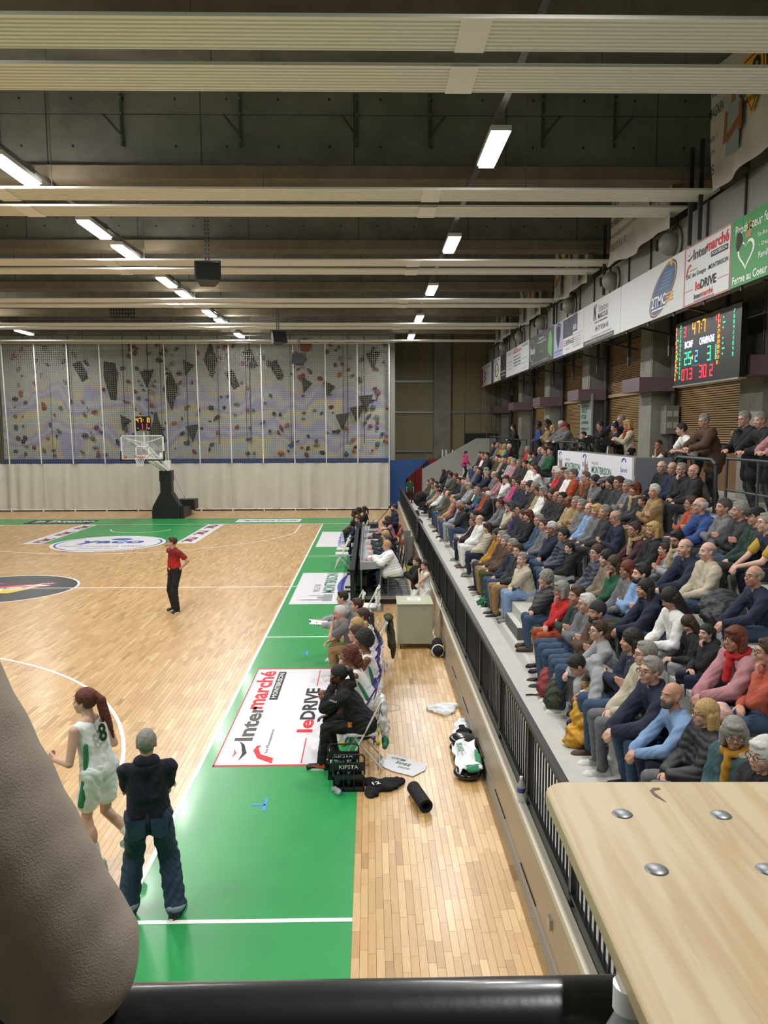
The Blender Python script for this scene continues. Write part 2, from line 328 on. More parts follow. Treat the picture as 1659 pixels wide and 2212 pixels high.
def church(o,xd,yd,s,m,par,n=None):
    o=Vector(o);xd=Vector(xd);yd=Vector(yd);n=xd.cross(yd)
    for poly in ([(0,0),(1,0),(1,.3),(0,.3)],[(.1,.3),(.25,.3),(.25,.8),(.175,1.15),(.1,.8)],[(.3,.3),(.7,.3),(.6,.5),(.4,.5)],[(.75,.3),(.85,.3),(.85,.7),(.8,.85),(.75,.7)]):
        ob('sticker_logo',MB().prism([(a*s,b*s) for a,b in poly],o+n*.003,xd,yd,n,.0006),m,par)
church((-.95,18.35,.0022),(0,1,0),(-1,0,0),.75,GREYI,floor)
TAPE=mat('blue tape','#3f8ed8',.5)
zb('tape_mark',TAPE,-1.31,8.1,-1.17,8.135,-.001,.003); zb('tape_mark',TAPE,-1.19,7.98,-1.155,8.28,-.001,.003)
zb('tape_mark',TAPE,-1.31,13.93,-1.2,13.96,-.001,.003); zb('tape_mark',TAPE,-1.2,13.83,-1.165,14.1,-.001,.003)
ring(.3,11.08,.14,.018,0,2*PI,mat('steel ring','#8a8884',.4,.6),n=32,name='floor_socket')
zb('grey_plate',GALV,.0,17.2,.3,17.9,-.001,.004)
# ---------------------------------------------------------------- parapet, stand
par=simple('trim_20',TAN,(1.36,-4,0,1.62,37.7,.6))
ob('skirting',MB().box(1.345,-4,0,1.36,37.7,.08),mat('grey skirting','#9b9c98',.5),par)
ob('lower_band',MB().box(1.352,-4,.08,1.36,37.7,.17),mat('grey band','#a19c93',.4),par)
for y in (6.3,7.75,9.2,10.7,12.2): ob('slot',MB().box(1.35,y-.32,.168,1.359,y+.32,.178),INK,par)
ob('coping',MB().box(1.35,-4,.6,1.43,37.7,.66),CREAM,par); ob('channel',MB().box(1.43,-4,.6,1.62,37.7,.645),ALU,par)
ob('cable_outlet',MB().box(1.335,5.42,.34,1.36,5.5,.42),ALU,par)
gs=MB(); TH=.66; prof=[(1.62,TH)]
for r in range(5): xf=2.52+.7*r; prof+=[(xf,TH+.4*r),(xf,TH+.4*(r+1))]
prof+=[(6.02,TH+.4*5),(8.4,TH+.4*5),(8.4,0),(1.62,0)]
gs.prism(prof,(0,-4,0),(1,0,0),(0,0,1),(0,1,0),42.3)
stand=struct('floor_stand',gs,SCREED); stand.name='floor_stand'
stand['label']='tiered pale concrete seating stand'
CH=mat('charcoal riser','#55565a',.6); 
for ya,yb in ((12.35,13.6),(22.0,23.1)):
    for r in range(1):
        x=2.52+.7*r; z=TH+.4*r
        ob('half_step',MB().box(x-.11,ya,z,x+.24,yb,z+.2),CH,stand); ob('half_step_top',MB().box(x-.1,ya+.01,z+.2,x+.25,yb-.01,z+.206),SCREED,stand)
ew=MB().prism([(2.6,0),(2.6,2.2),(5.3,3.72),(6.25,3.72),(6.25,0)],(0,38.3,0),(1,0,0),(0,0,1),(0,1,0),.18)
struct('wall_stand_end',ew,mat('painted grey wall','#92908a',.6))
# guard railing
gr=thing('guard_railing','long black steel railing with vertical bars along the stand','railing',(0,0,0))
RX=1.47; bal=MB().box(RX-.007,-.007,.74,RX+.007,.007,1.39).mesh('baluster',BLK); pst=MB().box(RX-.03,-.03,.6,RX+.03,.03,1.4).mesh('post',BLK)
ob('top_rail',MB().box(RX-.03,-3,1.39,RX+.03,37.6,1.44),BLK,gr); ob('bottom_rail',MB().box(RX-.03,-3,.72,RX+.01,37.6,.75),BLK,gr)
y=5.27-1.545*3; posts=[]
while y<37.7: posts.append(y); ob('post',pst,None,gr,loc=(0,y,0)); y+=1.545
y=3.5; n=0; rest=MB()
while y<37.5:
    if n<300: ob('baluster',bal,None,gr,loc=(0,y,0))
    else: rest.box(RX-.007,y-.007,.74,RX+.007,y+.007,1.39)
    n+=1; y+=.1035
ob('far_balusters',rest,BLK,gr,kind='stuff')
# platform railings
def railing(name,pts,label,r=.024,mid=None,posts=(),z0=2.66,m=DKG,infill=None):
    t=thing(name,label,'railing',(pts[0][0],pts[0][1],z0))
    L=Vector((pts[0][0],pts[0][1],z0)); P=[Vector(p)-L for p in pts]
    ob('top_rail',MB().tube(P,r),m,t)
    for x,y,zt in posts: ob('post',MB().cyl(Vector((x,y,z0))-L,Vector((x,y,zt))-L,r*.9),m,t)
    if mid: ob('middle_rail',MB().tube([Vector(p)-L for p in mid],r*.7),m,t)
    if infill:
        for y in infill: ob('baluster',MB().cyl(Vector((pts[0][0],y,z0))-L,Vector((pts[0][0],y,pts[0][2]))-L,.012,n=6),m,t)
    return t
railing('hooped_railing',[(5.95,14.95,2.4),(5.95,14.95,3.5),(5.95,14.8,3.58),(5.95,13.3,3.58),(5.95,13.15,3.5),(5.95,13.15,2.3)],'grey hooped tube railing below the person in the olive coat',.035,posts=((5.95,14.05,3.58),))
railing('tube_railing',[(5.95,12.75,3.62),(5.95,9.5,3.62)],'grey tube railing at the right edge with standing people behind',.026,mid=[(5.95,12.75,3.1),(5.95,9.5,3.1)],posts=((5.95,12.75,3.62),(5.95,11.7,3.62),(5.95,10.6,3.62)))
railing('black_railing',[(5.95,21.2,3.75),(5.95,25.7,3.75)],'dark railing under the person in the pink cap',.025,mid=[(5.95,21.2,3.2),(5.95,23.2,3.2)],posts=((5.95,21.2,3.75),(5.95,22.2,3.75),(5.95,23.3,3.75),(5.95,24.5,3.75),(5.95,25.7,3.75)),m=BLK)
railing('dark_railing',[(5.95,29.3,3.75),(5.95,32.6,3.75)],'dark railing in front of the person in black headscarf',.025,mid=[(5.95,29.3,3.1),(5.95,32.6,3.1)],posts=((5.95,29.3,3.75),(5.95,30.9,3.75),(5.95,32.6,3.75)),m=BLK)
railing('rear_railing',[(5.95,32.8,3.82),(5.95,38.2,3.82)],'thin barred railing beside the top of the sloping end wall',.02,posts=((5.95,33.5,3.82),(5.95,35.8,3.82),(5.95,38.2,3.82)),infill=[34+.45*i for i in range(9)])
# media balcony board
mb_=thing('media_board','white town-hall banner board with grey side, below the camera crew','board',(5.15,15,2.7))
ob('panel',MB().box(0,0,.25,.04,6.0,.86),mat('white board','#dfe1ea',.5),mb_,loc=(-.02,0,0)); ob('side_panel',MB().box(.04,-.04,-.05,.75,0,.86),mat('grey side board','#6f747c',.6),mb_)
ob('top_ledge',MB().box(.02,0,.8,.6,6,.84),MIDG,mb_)
def bt(s,y,z,w,h,m,b=.0): txt(s,(-.022,y,z),(0,-1,0),(0,0,1),h,m,mb_,w,b,lift=.002)
for y0 in (5.2,2.75):
    bt('MONTBRISON',y0,.42,1.45,.16,GRNI,.01); bt('VILLE DE',y0,.62,.5,.06,GREYI); church((-.022,y0+.6,.42),(0,-1,0),(0,0,1),.33,mat('rust ink','#9a7260',.6),mb_)
for y0,s_ in ((5.95,'Sport'),(3.6,'Ville'),(.75,'Sport')):
    bt(s_,y0-.05,.52,.42,.13,BLUEI); bt('PASSION',y0-.05,.36,.42,.08,BLUEI)
    ob('arc',MB().torus((-.024,y0-.27,.68),.15,.012,rot=Matrix(((0,0,1),(1,0,0),(0,1,0))),arc=(.5,2.6)),VIOL,mb_)
for y0 in (4.4,1.9): ob('swoosh',MB().torus((-.024,y0,-.05),.45,.02,rot=Matrix(((0,0,1),(1.6,0,0),(0,.9,0))),arc=(.5,2.6)),VIOL,mb_)
# ---------------------------------------------------------------- roof structure
FL=mat('lit flange concrete','#978b77',.85,noise=(1.5,.2),bump=(40,.2))  # beam concrete again, lighter: light on the flange is put into the colour
BRK=mat('dull bracket steel','#5c5e60',.5,.5)
for k in range(0,6):
    y=10+6*k; b=MB(); bm_=struct('trim_%d'%(30+k),MB().box(ROOMX0,y+.12,9.35,7.7,y+.42,11.3),CONCD)
    ob('flange',MB().box(ROOMX0,y,9.1,7.7,y+.55,9.35),FL,bm_)
    # formwork panel joints and tie holes
    for x in np.arange(-24.7,7.5,3.05):
        ob('panel_joint',MB().box(x,y+.112,9.4,x+.018,y+.121,11.2),INK if 0 else mat('joint shadow','#4d4b45',.9),bm_)
    if k in (1,2,3):
        ob('panel_joint',MB().box(ROOMX0,y+.112,10.35,7.5,y+.121,10.362),mat('joint shadow','#4d4b45',.9),bm_)
        for x in np.arange(-12,7,1.02):
            for z in (9.75,10.65): ob('tie_hole',MB().cyl((x,y+.1,z),(x,y+.125,z),.022,n=8),INK,bm_)
# angle brackets on the beam faces
BN={16.12:0,22.12:0,34.12:0}
def bracket(x,y,flip,long):
    t=thing('wall_bracket',None,'bracket',(x,y,9.6),0,'steel brackets bolted to the concrete roof beams')
    BN[y]+=1; t['label']='slotted steel bracket on the %s roof beam face, %s one from the left'%({16.12:'nearest full',22.12:'second',34.12:'fourth'}[y],('first','second','third','fourth','fifth','sixth','seventh','eighth','ninth')[BN[y]-1])
    h=1.0 if long else .45
    ob('channel',MB().box(-.025,-.04,.0+(.15 if long else .35),.025,0,h+(.15 if long else .35)),BRK,t)
    if long: ob('strut',MB().bar((0,-.05,.35),(flip*.3,-.22,.68),.035,.035),BRK,t)
    for z in ((.25,.75,1.05) if long else (.4,.75)): ob('bolt',MB().cyl((0,-.07,z),(0,-.03,z),.025,n=6),GALV,t)
for x,fl in ((-7.32,-1),(-4.9,-1),(-2.55,-1),(-.23,-1),(1.23,1),(3.5,1),(4.95,1)): bracket(x,16.12,fl,True)
for x in (-10.1,-8.6,-7.1,-4.75,-2.5,-.25,1.3,3.5,5.0): bracket(x,22.12,1,False)
for x in (-10.4,-8.4,-6.4,3.4,-12): bracket(x,34.12,1,False)
# ribbed radiant strips in pairs
RIBM=mat('ribbed white panel','#eeece4',.5)
def strip(y0,w,x1,lab):
    t=thing('radiant_panel',lab,'ceiling panel',(0,y0,8.57),0,'ribbed white radiant heating strips')
    n=8; b=MB(); xs=(-26.5,x1); prof=[]
    for i in range(n):
        a=y0*0+i*w/n; prof+=[(a,0),(a+w/n*.5,0),(a+w/n*.62,.034),(a+w/n*.88,.034)]
    prof.append((w,0))
    V=[]; 
    for x in xs: V+=[(x,a,z) for a,z in prof]
    m=len(prof); b.add(V,[(i,i+1,m+i+1,m+i) for i in range(m-1)]); 
    b.box(xs[0],-.02,0,xs[1],0,.04); b.box(xs[0],w,0,xs[1],w+.02,.04); b.box(xs[0],0,.036,xs[1],w,.042)
    ob('ribbed_sheet',b,RIBM,t)
    for x in (-7.1,1.02): ob('joint_cover',MB().box(x,-.035,-.012,x+.35,w+.035,.0),RIBM,t)
    for x in (-22,-16,-10,-6,-2,3,6): ob('hanger',MB().cyl((x,w/2,.09),(x,w/2,2.6),.008,n=5),GALV,t)
for k in range(6):
    y=8.92+6*k
    strip(y,.70,6.6,'ribbed white radiant strip, %s pair from the camera, nearer strip'%('first','second','third','fourth','fifth','sixth')[k])
    if k<5: strip(y+1.12,.70,6.45,'ribbed white radiant strip, %s pair from the camera, farther strip'%('first','second','third','fourth','fifth','sixth')[k])
# luminaires with their conduits
LAMP=mat('lamp diffuser','#ffffff',.4,emit=11)
LB=MB().box(-.16,-.8,.02,.16,.8,.1).mesh('housing',PAINTW); LD=MB().box(-.13,-.76,-.03,.13,.76,.02).mesh('diffuser',LAMP); LE=MB().box(-.05,-.06,.1,.05,.06,.32).mesh('hanger',GALV)
LC=[('in the row over the green border','right row of ceiling lights'),('in the diagonal row left of the hanging loudspeaker','left row of ceiling lights'),('in the far left row','far left ceiling lights')]
def lamp(x,y,z,g,lab):
    t=thing('ceiling_light',lab,'ceiling light',(x,y,z),0,LC[g][1]); ob('housing',LB,None,t); ob('diffuser',LD,None,t)
    for s in (-.7,.7): ob('hanger',LE,None,t,loc=(0,s,0))
    l=bpy.data.lights.new('lamp_light','AREA'); l.shape='RECTANGLE'; l.size=.26; l.size_y=1.5; l.energy=LIGHT*4; l.color=(1,.985,.955)
    o=ob('lamp_light',l,None,t,loc=(0,0,-.05))
ordn=('nearest','second','third','fourth','fifth','sixth','seventh','eighth','ninth','tenth','eleventh')
for i,y in enumerate((1.2,7.2,13.2,19.7,25.9,32.3,38.4)):
    if i<2: lamp(2.05,y,8.7,0,'white strip light above the spectator side outside the view, %s one'%('nearer','farther')[i]); 
    else: lamp(2.05,y,8.68,0,'bright strip light over the green border, %s one in view'%ordn[i-2])
for i,y in enumerate((2.5,5,8.5,11,14.6,18.7,21.0,25.1,27.4,31.6,33.9,38.7)):
    lamp(-6.4,y,8.78,1,'bright strip light left of the loudspeaker row, %s in view'%ordn[i-4] if i>=4 else 'white strip light over the court near the camera, %s outside the view'%ordn[i].replace('nearest','first'))
for i,y in enumerate((4,10,16,22,28,33,37.6)): lamp(-16.4,y,8.8,2,'long strip light at the far upper left above the net' if i==6 else 'white strip light over the left half of the court, %s outside the view'%ordn[i].replace('nearest','first'))
for i,y in enumerate((6,14,22,30)): lamp(-23,y,8.8,2,'white strip light along the left wall, %s of four'%ordn[i])
for x in (2.05,-6.4,-16.4):
    c=thing('cable_tray','slim galvanised tray carrying the %s row of strip lights'%{2.05:'right',-6.4:'left',-16.4:'far left'}[x],'cable tray',(x,0,9))
    ob('tray',MB().box(-.05,-2,0,.05,39.5,.06),GALV,c)
# loudspeakers on slotted poles
def speaker(x,y,z,s,rx,label,ptop=11.3):
    t=thing('loudspeaker',label,'loudspeaker',(x,y,z))
    Rm=Matrix.Rotation(rx,3,'Z')@Matrix.Rotation(-.35,3,'X'); w=s
    b=MB(); P=[(-w/2,-w*.4,-w*.42),(w/2,-w*.4,-w*.42),(w/2,-w*.4,w*.42),(-w/2,-w*.4,w*.42),(-w*.3,w*.45,-w*.25),(w*.3,w*.45,-w*.25),(w*.3,w*.45,w*.38),(-w*.3,w*.45,w*.38)]
    b.add([Rm@Vector(p) for p in P],[(0,1,2,3),(4,7,6,5),(0,4,5,1),(1,5,6,2),(2,6,7,3),(3,7,4,0)]); ob('cabinet',b,mat('anthracite cabinet','#3b3d40',.6),t)
    b=MB(); b.add([Rm@Vector(p) for p in ((-w*.46,-w*.41,-w*.38),(w*.46,-w*.41,-w*.38),(w*.46,-w*.41,w*.38),(-w*.46,-w*.41,w*.38))],[(0,1,2,3)]); ob('grille',b,mat('speaker grille','#2f3133',.8,bump=(300,.5)),t)
    b=MB(); b.bar((-w*.52,0,-.05),(-w*.52,0,w*.6),.04,.01); b.bar((w*.52,0,-.05),(w*.52,0,w*.6),.04,.01); b.bar((-w*.54,0,w*.6),(w*.54,0,w*.6),.04,.02); ob('yoke',b,DKG,t)
    p=MB()
    for dx in (-.04,.04): p.box(dx-.02,-.02,w*.6,dx+.02,.02,ptop-z)
    ob('slotted_pole',p,GALV,t)
    n=int(min((ptop-z-w*.6)/.09,40)); s_=MB()
    for i in range(n): 
        zz=w*.6+.05+i*.09
        for dx in (-.04,.04): s_.box(dx-.009,-.024,zz,dx+.009,-.019,zz+.05)
    ob('slots',s_,INK,t,kind='stuff')
speaker(-3.72,18.3,7.66,.55,.25,'large dark grey loudspeaker hanging nearest on a double slotted pole')
speaker(-3.75,32.2,7.85,.6,.5,'dark grey loudspeaker hanging before the climbing wall, higher of two',11.29)
speaker(-3.15,35,7.25,.55,-.35,'dark grey loudspeaker hanging lowest, beside the round orange hold')
# caged heater lamps and beam clutter high up
cg=thing('ball_cage','small black wire cage fixed under the roof beam, upper left','cage',(-10.6,34,9.0)); b=MB()
for i in range(9): b.cyl((-.5+.125*i,0,0),(-.5+.125*i,0,.45),.02,n=5)
for z in (0,.15,.3,.45): b.cyl((-.55,0,z),(.55,0,z),.02,n=5)
ob('cage_bars',b,BLK,cg)
# steel truss lines before the climbing wall
tr=thing('net_track','galvanised double rail and rods carrying the net curtain','rail',(0,39.6,8.5))
ob('rail',MB().cyl((-20,0,.12),(1.1,0,.12),.04,n=8),PAINTW,tr); ob('rail',MB().cyl((-20,.3,.45),(1.3,.3,.45),.035,n=8),GALV,tr); ob('rail',MB().cyl((-20,.5,.8),(1.3,.5,.8),.045,n=8),GALV,tr)
for x in np.arange(-19,1.2,1.5): ob('rod',MB().cyl((x,.3,.2),(x,.3,.95),.02,n=5),GALV,tr)
for x in (-18,-14.7,-11,-7.5,-4,.9): ob('drop_rod',MB().box(x-.03,.2,.4,x+.03,.26,2.2),GALV,tr)
# ---------------------------------------------------------------- climbing wall, net and curtain
def climbmat():
    m=bpy.data.materials.new('climbing wall'); m.use_nodes=True; nt=m.node_tree; b=nt.nodes['Principled BSDF']; b.inputs['Roughness'].default_value=.7
    N=nt.nodes.new; L=nt.links.new
    tc=N('ShaderNodeTexCoord'); sp=N('ShaderNodeSeparateXYZ'); L(tc.outputs['Object'],sp.inputs[0])
    n1=N('ShaderNodeTexNoise'); n1.inputs['Scale'].default_value=.45; n1.inputs['Detail'].default_value=2; L(tc.outputs['Object'],n1.inputs[0])
    mm=N('ShaderNodeMath'); mm.operation='MULTIPLY_ADD'; mm.inputs[1].default_value=4.2; L(n1.outputs[0],mm.inputs[0]); L(sp.outputs[2],mm.inputs[2])
    fr=N('ShaderNodeMath'); fr.operation='MULTIPLY'; fr.inputs[1].default_value=.5; L(mm.outputs[0],fr.inputs[0]); f2=N('ShaderNodeMath'); f2.operation='FRACT'; L(fr.outputs[0],f2.inputs[0])
    cr=N('ShaderNodeValToRGB'); cr.color_ramp.interpolation='EASE'
    cols=['#dad8da','#bcbae0','#e2d4b6','#c6d4dc','#eadcb0','#b8b5da','#dad8da']
    el=cr.color_ramp.elements; el[0].color=lin(cols[0]); el[1].color=lin(cols[-1])
    for i in range(1,6): e=el.new(i/6); e.color=lin(cols[i])
    L(f2.outputs[0],cr.inputs[0])
    # the pattern fades into plain grey towards the top and the right
    n2=N('ShaderNodeTexNoise'); n2.inputs['Scale'].default_value=.16; L(tc.outputs['Object'],n2.inputs[0])
    h=N('ShaderNodeMath'); h.operation='MULTIPLY_ADD'; h.inputs[1].default_value=-.16; h.inputs[2].default_value=.95; L(sp.outputs[2],h.inputs[0])
    a=N('ShaderNodeMath'); a.operation='ADD'; L(h.outputs[0],a.inputs[0]); L(n2.outputs[0],a.inputs[1])
    r2=N('ShaderNodeMapRange'); r2.inputs[1].default_value=.15; r2.inputs[2].default_value=.5; L(a.outputs[0],r2.inputs[0])
    mx=N('ShaderNodeMix'); mx.data_type='RGBA'; mx.inputs[6].default_value=lin('#d6d4d0'); L(r2.outputs[0],mx.inputs[0]); L(cr.outputs[0],mx.inputs[7]); L(mx.outputs[2],b.inputs['Base Color'])
    return m
cw=thing('climbing_wall','tall grey climbing wall with coloured waves behind the white net','climbing wall',(0,42.6,0))
CWM=climbmat()
for i in range(8):
    xa=-20+2.65*i; ob('wall_panel',MB().box(xa+.01,-.0+.06*(i%2),2.45,xa+2.64,.3,11),CWM,cw)
ob('blue_padding',MB().box(-20,-.3,0,1.2,0,2.62),mat('blue padding','#24468e',.6),cw)
ob('side_edge',MB().box(1.1,-1.0,1.2,1.35,.2,9.3),mat('pale grey panel','#9a9b98',.7),cw)
# dark plywood volumes: (centre x, z) outlines in metres
def pxw(px,py,Y=42.4): # world x,z on the climbing wall for a place on it, kept as constants below
    return px,py
VOL=[[(0,.9),(.33,0),(.05,-.95),(-.36,0)],[(0,.95),(.38,.1),(.05,-1.05),(-.36,.05)],[(-.3,.9),(.25,.8),(.35,.3),(.25,-1),(-.05,-.95),(-.35,.2)],[(0,.95),(.45,-.5),(.1,-.85),(-.35,-.45)],[(-.35,.35),(.35,.45),(.0,-.45)],[(-.45,.35),(-.05,.5),(.3,-.3),(.0,-.5)],[(-.2,.4),(.35,.1),(-.1,-.4)]]
VP=[(-8.62,7.98,0),(-10.85,6.35,1),(-14.05,6.9,2),(-11.7,4.2,3),(-12.1,6.95,4),(-15.6,7.35,5),(-9.9,7.55,6),(-2.25,6.4,6),(-5.0,7.4,5),(-6.4,8.0,5),(-7.4,6.9,5),(-1.5,4.6,4),(-.2,5.6,4),(1.1*0+.2,7.9,4),(-.7,5.0,4),(-3.5,6.6,6),(-13.4,4.6,6),(-9.7,4.0,4)]
PLY=mat('dark plywood volume','#443f3a',.7,noise=(3,.25)); 
for x,z,k in VP:
    poly=VOL[k]; n=len(poly); b=MB(); sc=1.12
    V=[(a*sc,0,c*sc) for a,c in poly]+[(a*.45,-.3,c*.45) for a,c in poly]
    b.add(V,[(i,(i+1)%n,n+(i+1)%n,n+i) for i in range(n)]+[tuple(range(n,2*n))]); ob('volume',b,PLY,cw,loc=(x,.0,z))
HC=['#8e2f2c','#b04a2c','#8a7a2e','#2f5f8a','#3f7a56','#23242a','#23242a','#4b4b50','#9a9a92','#7a3c6a','#c06a2c','#9c2a34']
HM=[mat('hold'+c+str(i),c,.6) for i,c in enumerate(HC)]
hms=[]
for i in range(5):
    b=MB().sph((0,0,0),.1,8,5,(R.uniform(.7,1.4),.6,R.uniform(.5,1.1))); b.v=[(x+R.uniform(-.015,.015),y,z+R.uniform(-.015,.015)) for x,y,z in b.v]; hms.append(b.mesh('hold',WHITE))
for i in range(295):
    cxl=R.choice((-19,-17.2,-15.2,-13,-11.8,-10.3,-8.6,-6.8,-5.2,-3.6,-2.2,-.7,.4)); x=min(.95,max(-19.6,cxl+R.gauss(0,.45))); z=R.uniform(2.8,9.0)
    h=ob('hold',hms[i%5],None,cw,loc=(x,-.08,z)); h.rotation_euler=(0,R.uniform(0,6),0); h.scale=(R.uniform(.7,1.5),)*3; setm(h,R.choice(HM))
ob('hold',MB().sph((0,0,0),.36,16,10,(1,.4,1)),mat('orange hold','#a2482a',.6),cw,loc=(-3.5,-.1,8.73))
for x in (-16.2,-13.3,-12.0,-11.3,-9.9,-8.2,-6.5,-4.3,-1.2,-.3): ob('rope',MB().cyl((x,-.2,3.4),(x,-.2,9.4),.02,n=5),mat('dark rope','#4a4744',.9),cw)
arr=MB().prism([(1.0,2.55),(3.1,2.6),(2.3,1.9),(1.9,1.55),(1.9,.1),(1.0,.1)],(0,40.8,0),(1,0,0),(0,0,1),(0,1,0),.3)
# net
nc=thing('net_curtain','white divider net over pale cloth hanging before the climbing wall','curtain',(0,39.8,0))
NETM=mat('net cord','#777873',.8); b=MB(); x0,x1,zt,zm=-20,1.03,8.55,2.46
cell=.105; r=.0065
def yn(z): return .3-(z-zm)/(zt-zm)*.3
i=0; x=x0
while x<=x1+.001: b.add([(x-r,yn(zm),zm),(x+r,yn(zm),zm),(x+r,yn(zt),zt),(x-r,yn(zt),zt),(x-r,yn(zm)+.012,zm),(x+r,yn(zm)+.012,zm),(x+r,yn(zt)+.012,zt),(x-r,yn(zt)+.012,zt)],[(0,1,2,3),(5,4,7,6),(0,3,7,4),(1,5,6,2)]); x+=cell
z=zm
while z<zt: b.add([(x0,yn(z),z-r),(x1,yn(z),z-r),(x1,yn(z),z+r),(x0,yn(z),z+r),(x0,yn(z)+.012,z-r),(x1,yn(z)+.012,z-r),(x1,yn(z)+.012,z+r),(x0,yn(z)+.012,z+r)],[(0,1,2,3),(5,4,7,6),(0,4,5,1),(3,2,6,7)]); z+=cell
ob('net',b,NETM,nc,kind='stuff')
SW=[x0+1.33+1.615*i for i in range(13)]
SW=[1.0-1.63*i for i in range(13)]
for x in SW: ob('strap',MB().bar((x,.28,zm),(x,-.02,zt),.055,.012),mat('white strap','#dddcd6',.6),nc)
ob('top_cord',MB().cyl((x0,0,zt),(x1,0,zt),.035,n=6),PAINTW,nc)
b=MB(); n=900; V=[]; F=[]; nz=7
for j in range(nz):
    z=zm-(zm-.06)*j/(nz-1)
    for i in range(n+1):
        x=x0+(x1-x0)*i/n; ph=((1.0-x)/1.63)%1; a=.035+.05*j/nz
        y=.3+math.sin(ph*2*PI*2+i//69)*a*.8+math.sin(x*5.1+math.sin(x*1.7)*3)*a+math.sin(x*11+j*.3)*a*.35-.04*math.exp(-((ph-.5)*9)**2); V.append((x,y,z))
for j in range(nz-1):
    for i in range(n): F.append((j*(n+1)+i,j*(n+1)+i+1,(j+1)*(n+1)+i+1,(j+1)*(n+1)+i))
b.add(V,F,True); cl=ob('cloth',b,mat('grey curtain cloth','#c9c7bb',.75,noise=(1.2,.05)),nc)
ob('bottom_tube',MB().cyl((x0,.27,.08),(x1,.27,.08),.03,n=8),PAINTW,nc)
for x in SW: ob('tube_clip',MB().box(x-.03,.2,.0,x+.03,.33,.16),PAINTW,nc)
ob('hem_shadow_strip',MB().box(x0,.32,.0,x1,.4,.07),INK,nc)  # black strip stands in for the shade under the curtain hem
# gym mats, arrow shaped pad
A=ob('floor_pad',arr,mat('blue vinyl','#1f4a86',.45,bump=(3,.3)),None,'blue vinyl crash pad cut in an arrow shape at the curtain end','crash mat')
RV=mat('red vinyl','#94241f',.45,bump=(4,.3)); BV=mat('dark blue vinyl','#15264f',.5)
for x,w,m,h,lab in ((1.4,.42,RV,2.42,'red gym mat leaning farthest left on the end wall'),(1.84,.28,BV,2.4,'dark blue gym mat between the two left red mats'),(2.14,.42,RV,2.44,'second red gym mat from the left on the end wall'),(2.6,.46,RV,2.44,'widest red gym mat in the middle of the row'),(3.08,.32,BV,2.46,'dark blue gym mat right of the middle red mat'),(3.42,.5,RV,2.5,'red gym mat partly hidden by the sloping wall')):
    b=MB().box(x,44.6,-.02,x+w-.02,44.85,h); mo=ob('gym_mat',b,m,None,lab,'gym mat'); mod=mo.modifiers.new('b','BEVEL'); mod.width=.05; mod.segments=3
ob('far_red_base',MB().box(1.4,44.2,0,1.95,44.5,1.3),RV,A).name='side_pad'
for i,x in enumerate((4.05,4.25,4.6,4.9)): ob('white_pole',MB().cyl((x,43,-.02),(x,43,3.05),.045),PAINTW,None,'short white pole end sticking up behind the sloping wall, %s from left'%ordn[i].replace('nearest','first'),'pole',group='white pole ends behind the sloping wall')
# caged ladder
ld=thing('caged_ladder','tall galvanised caged ladder in the far right corner','ladder',(6.85,45.4,2.4))
for x in (0,.47): ob('stile',MB().box(x-.02,-.02,0,x+.02,.02,8),GALV,ld)
for i in range(26): ob('rung',MB().cyl((0,0,.2+.3*i),(.47,0,.2+.3*i),.012,n=6),GALV,ld)
for z in (1.9,3.3,4.6,6): ob('hoop',MB().torus((.23,-.3,z),.38,.025,rot=Matrix.Diagonal((1,1,.6))),GALV,ld)
for x,y in ((-.12,-.45),(.23,-.68),(.58,-.45)): ob('cage_bar',MB().box(x-.012,y-.012,1.9,x+.012,y+.012,7.5),GALV,ld)
# ---------------------------------------------------------------- duct band and banners on the right
du=simple('trim_40',MIDG,(6.5,3,6.58,6.62,42.5,8.44))
for y in np.arange(4.6,42,1.5): ob('duct_seam',MB().box(6.46,y,6.5,6.5,y+.035,8.46),DKG,du)
for i,(y,z) in enumerate(((16.7,8.0),(20.7,8.0),(24.9,8.02),(28.95,8.03),(33,8.03),(37,8.03))):
    t=thing('duct_nozzle','round grey air nozzle on the duct, %s from the near end'%ordn[i].replace('nearest','first'),'air nozzle',(6.45,y,z),0,'round air nozzles along the duct')
    ob('flange',MB().lathe([(.0,-.0),(.38,0),(.38,.03),(.3,.05),(.3,.0)],ax='x'),MIDG,t); ob('ball',MB().sph((-.1,-.05,0),.24,14,9),MIDG,t); ob('mouth',MB().cyl((-.3,.1,0),(-.33,.115,0),.12,n=14),INK,t)
for i,y in enumerate((15.66,15.2,21.3,27,33)): ob('hanger_post',MB().box(6.32,y-.025,7.74,6.4,y+.025,9.6),DKG,du)
for y in np.arange(4,42,3.0):
    ob('brace',MB().bar((7.6,y,6.35),(6.55,y,6.58),.05,.05),DKG,du); ob('brace',MB().box(7.3,y-.04,5.9,7.38,y+.04,8.4),DKG,du)
BZ0,BZ1=6.58,7.74; BXX=6.42
def ban(ya,yb,m,label):
    """advert panel on the duct from its far end ya to its near end yb"""
    return ob('advert_banner',MB().box(BXX,yb+.01,BZ0,BXX+.03,ya-.01,BZ1),m,None,label,'banner')
BW=mat('banner white','#d5d8dd',.5); BG=mat('banner green','#2f8b45',.5); BK=mat('banner charcoal','#37393d',.5); BB=mat('banner lavender','#9fa9cf',.5)
def bn(par,s,ya,z,w,h,m,b=.0,sh=0): return txt(s,(BXX-.003,ya,BZ0+z),(0,-1,0),(0,0,1),h,m,par,w,b,lift=.001,shear=sh)
def bbox(par,ya,z0,w,z1,m,d=.004): return ob('panel_mark',MB().box(BXX-d,ya-w,BZ0+z0,BXX,ya,BZ0+z1),m,par)
g=ban(13.95,11.85,BG,'green farm banner at the right edge of the advert row')
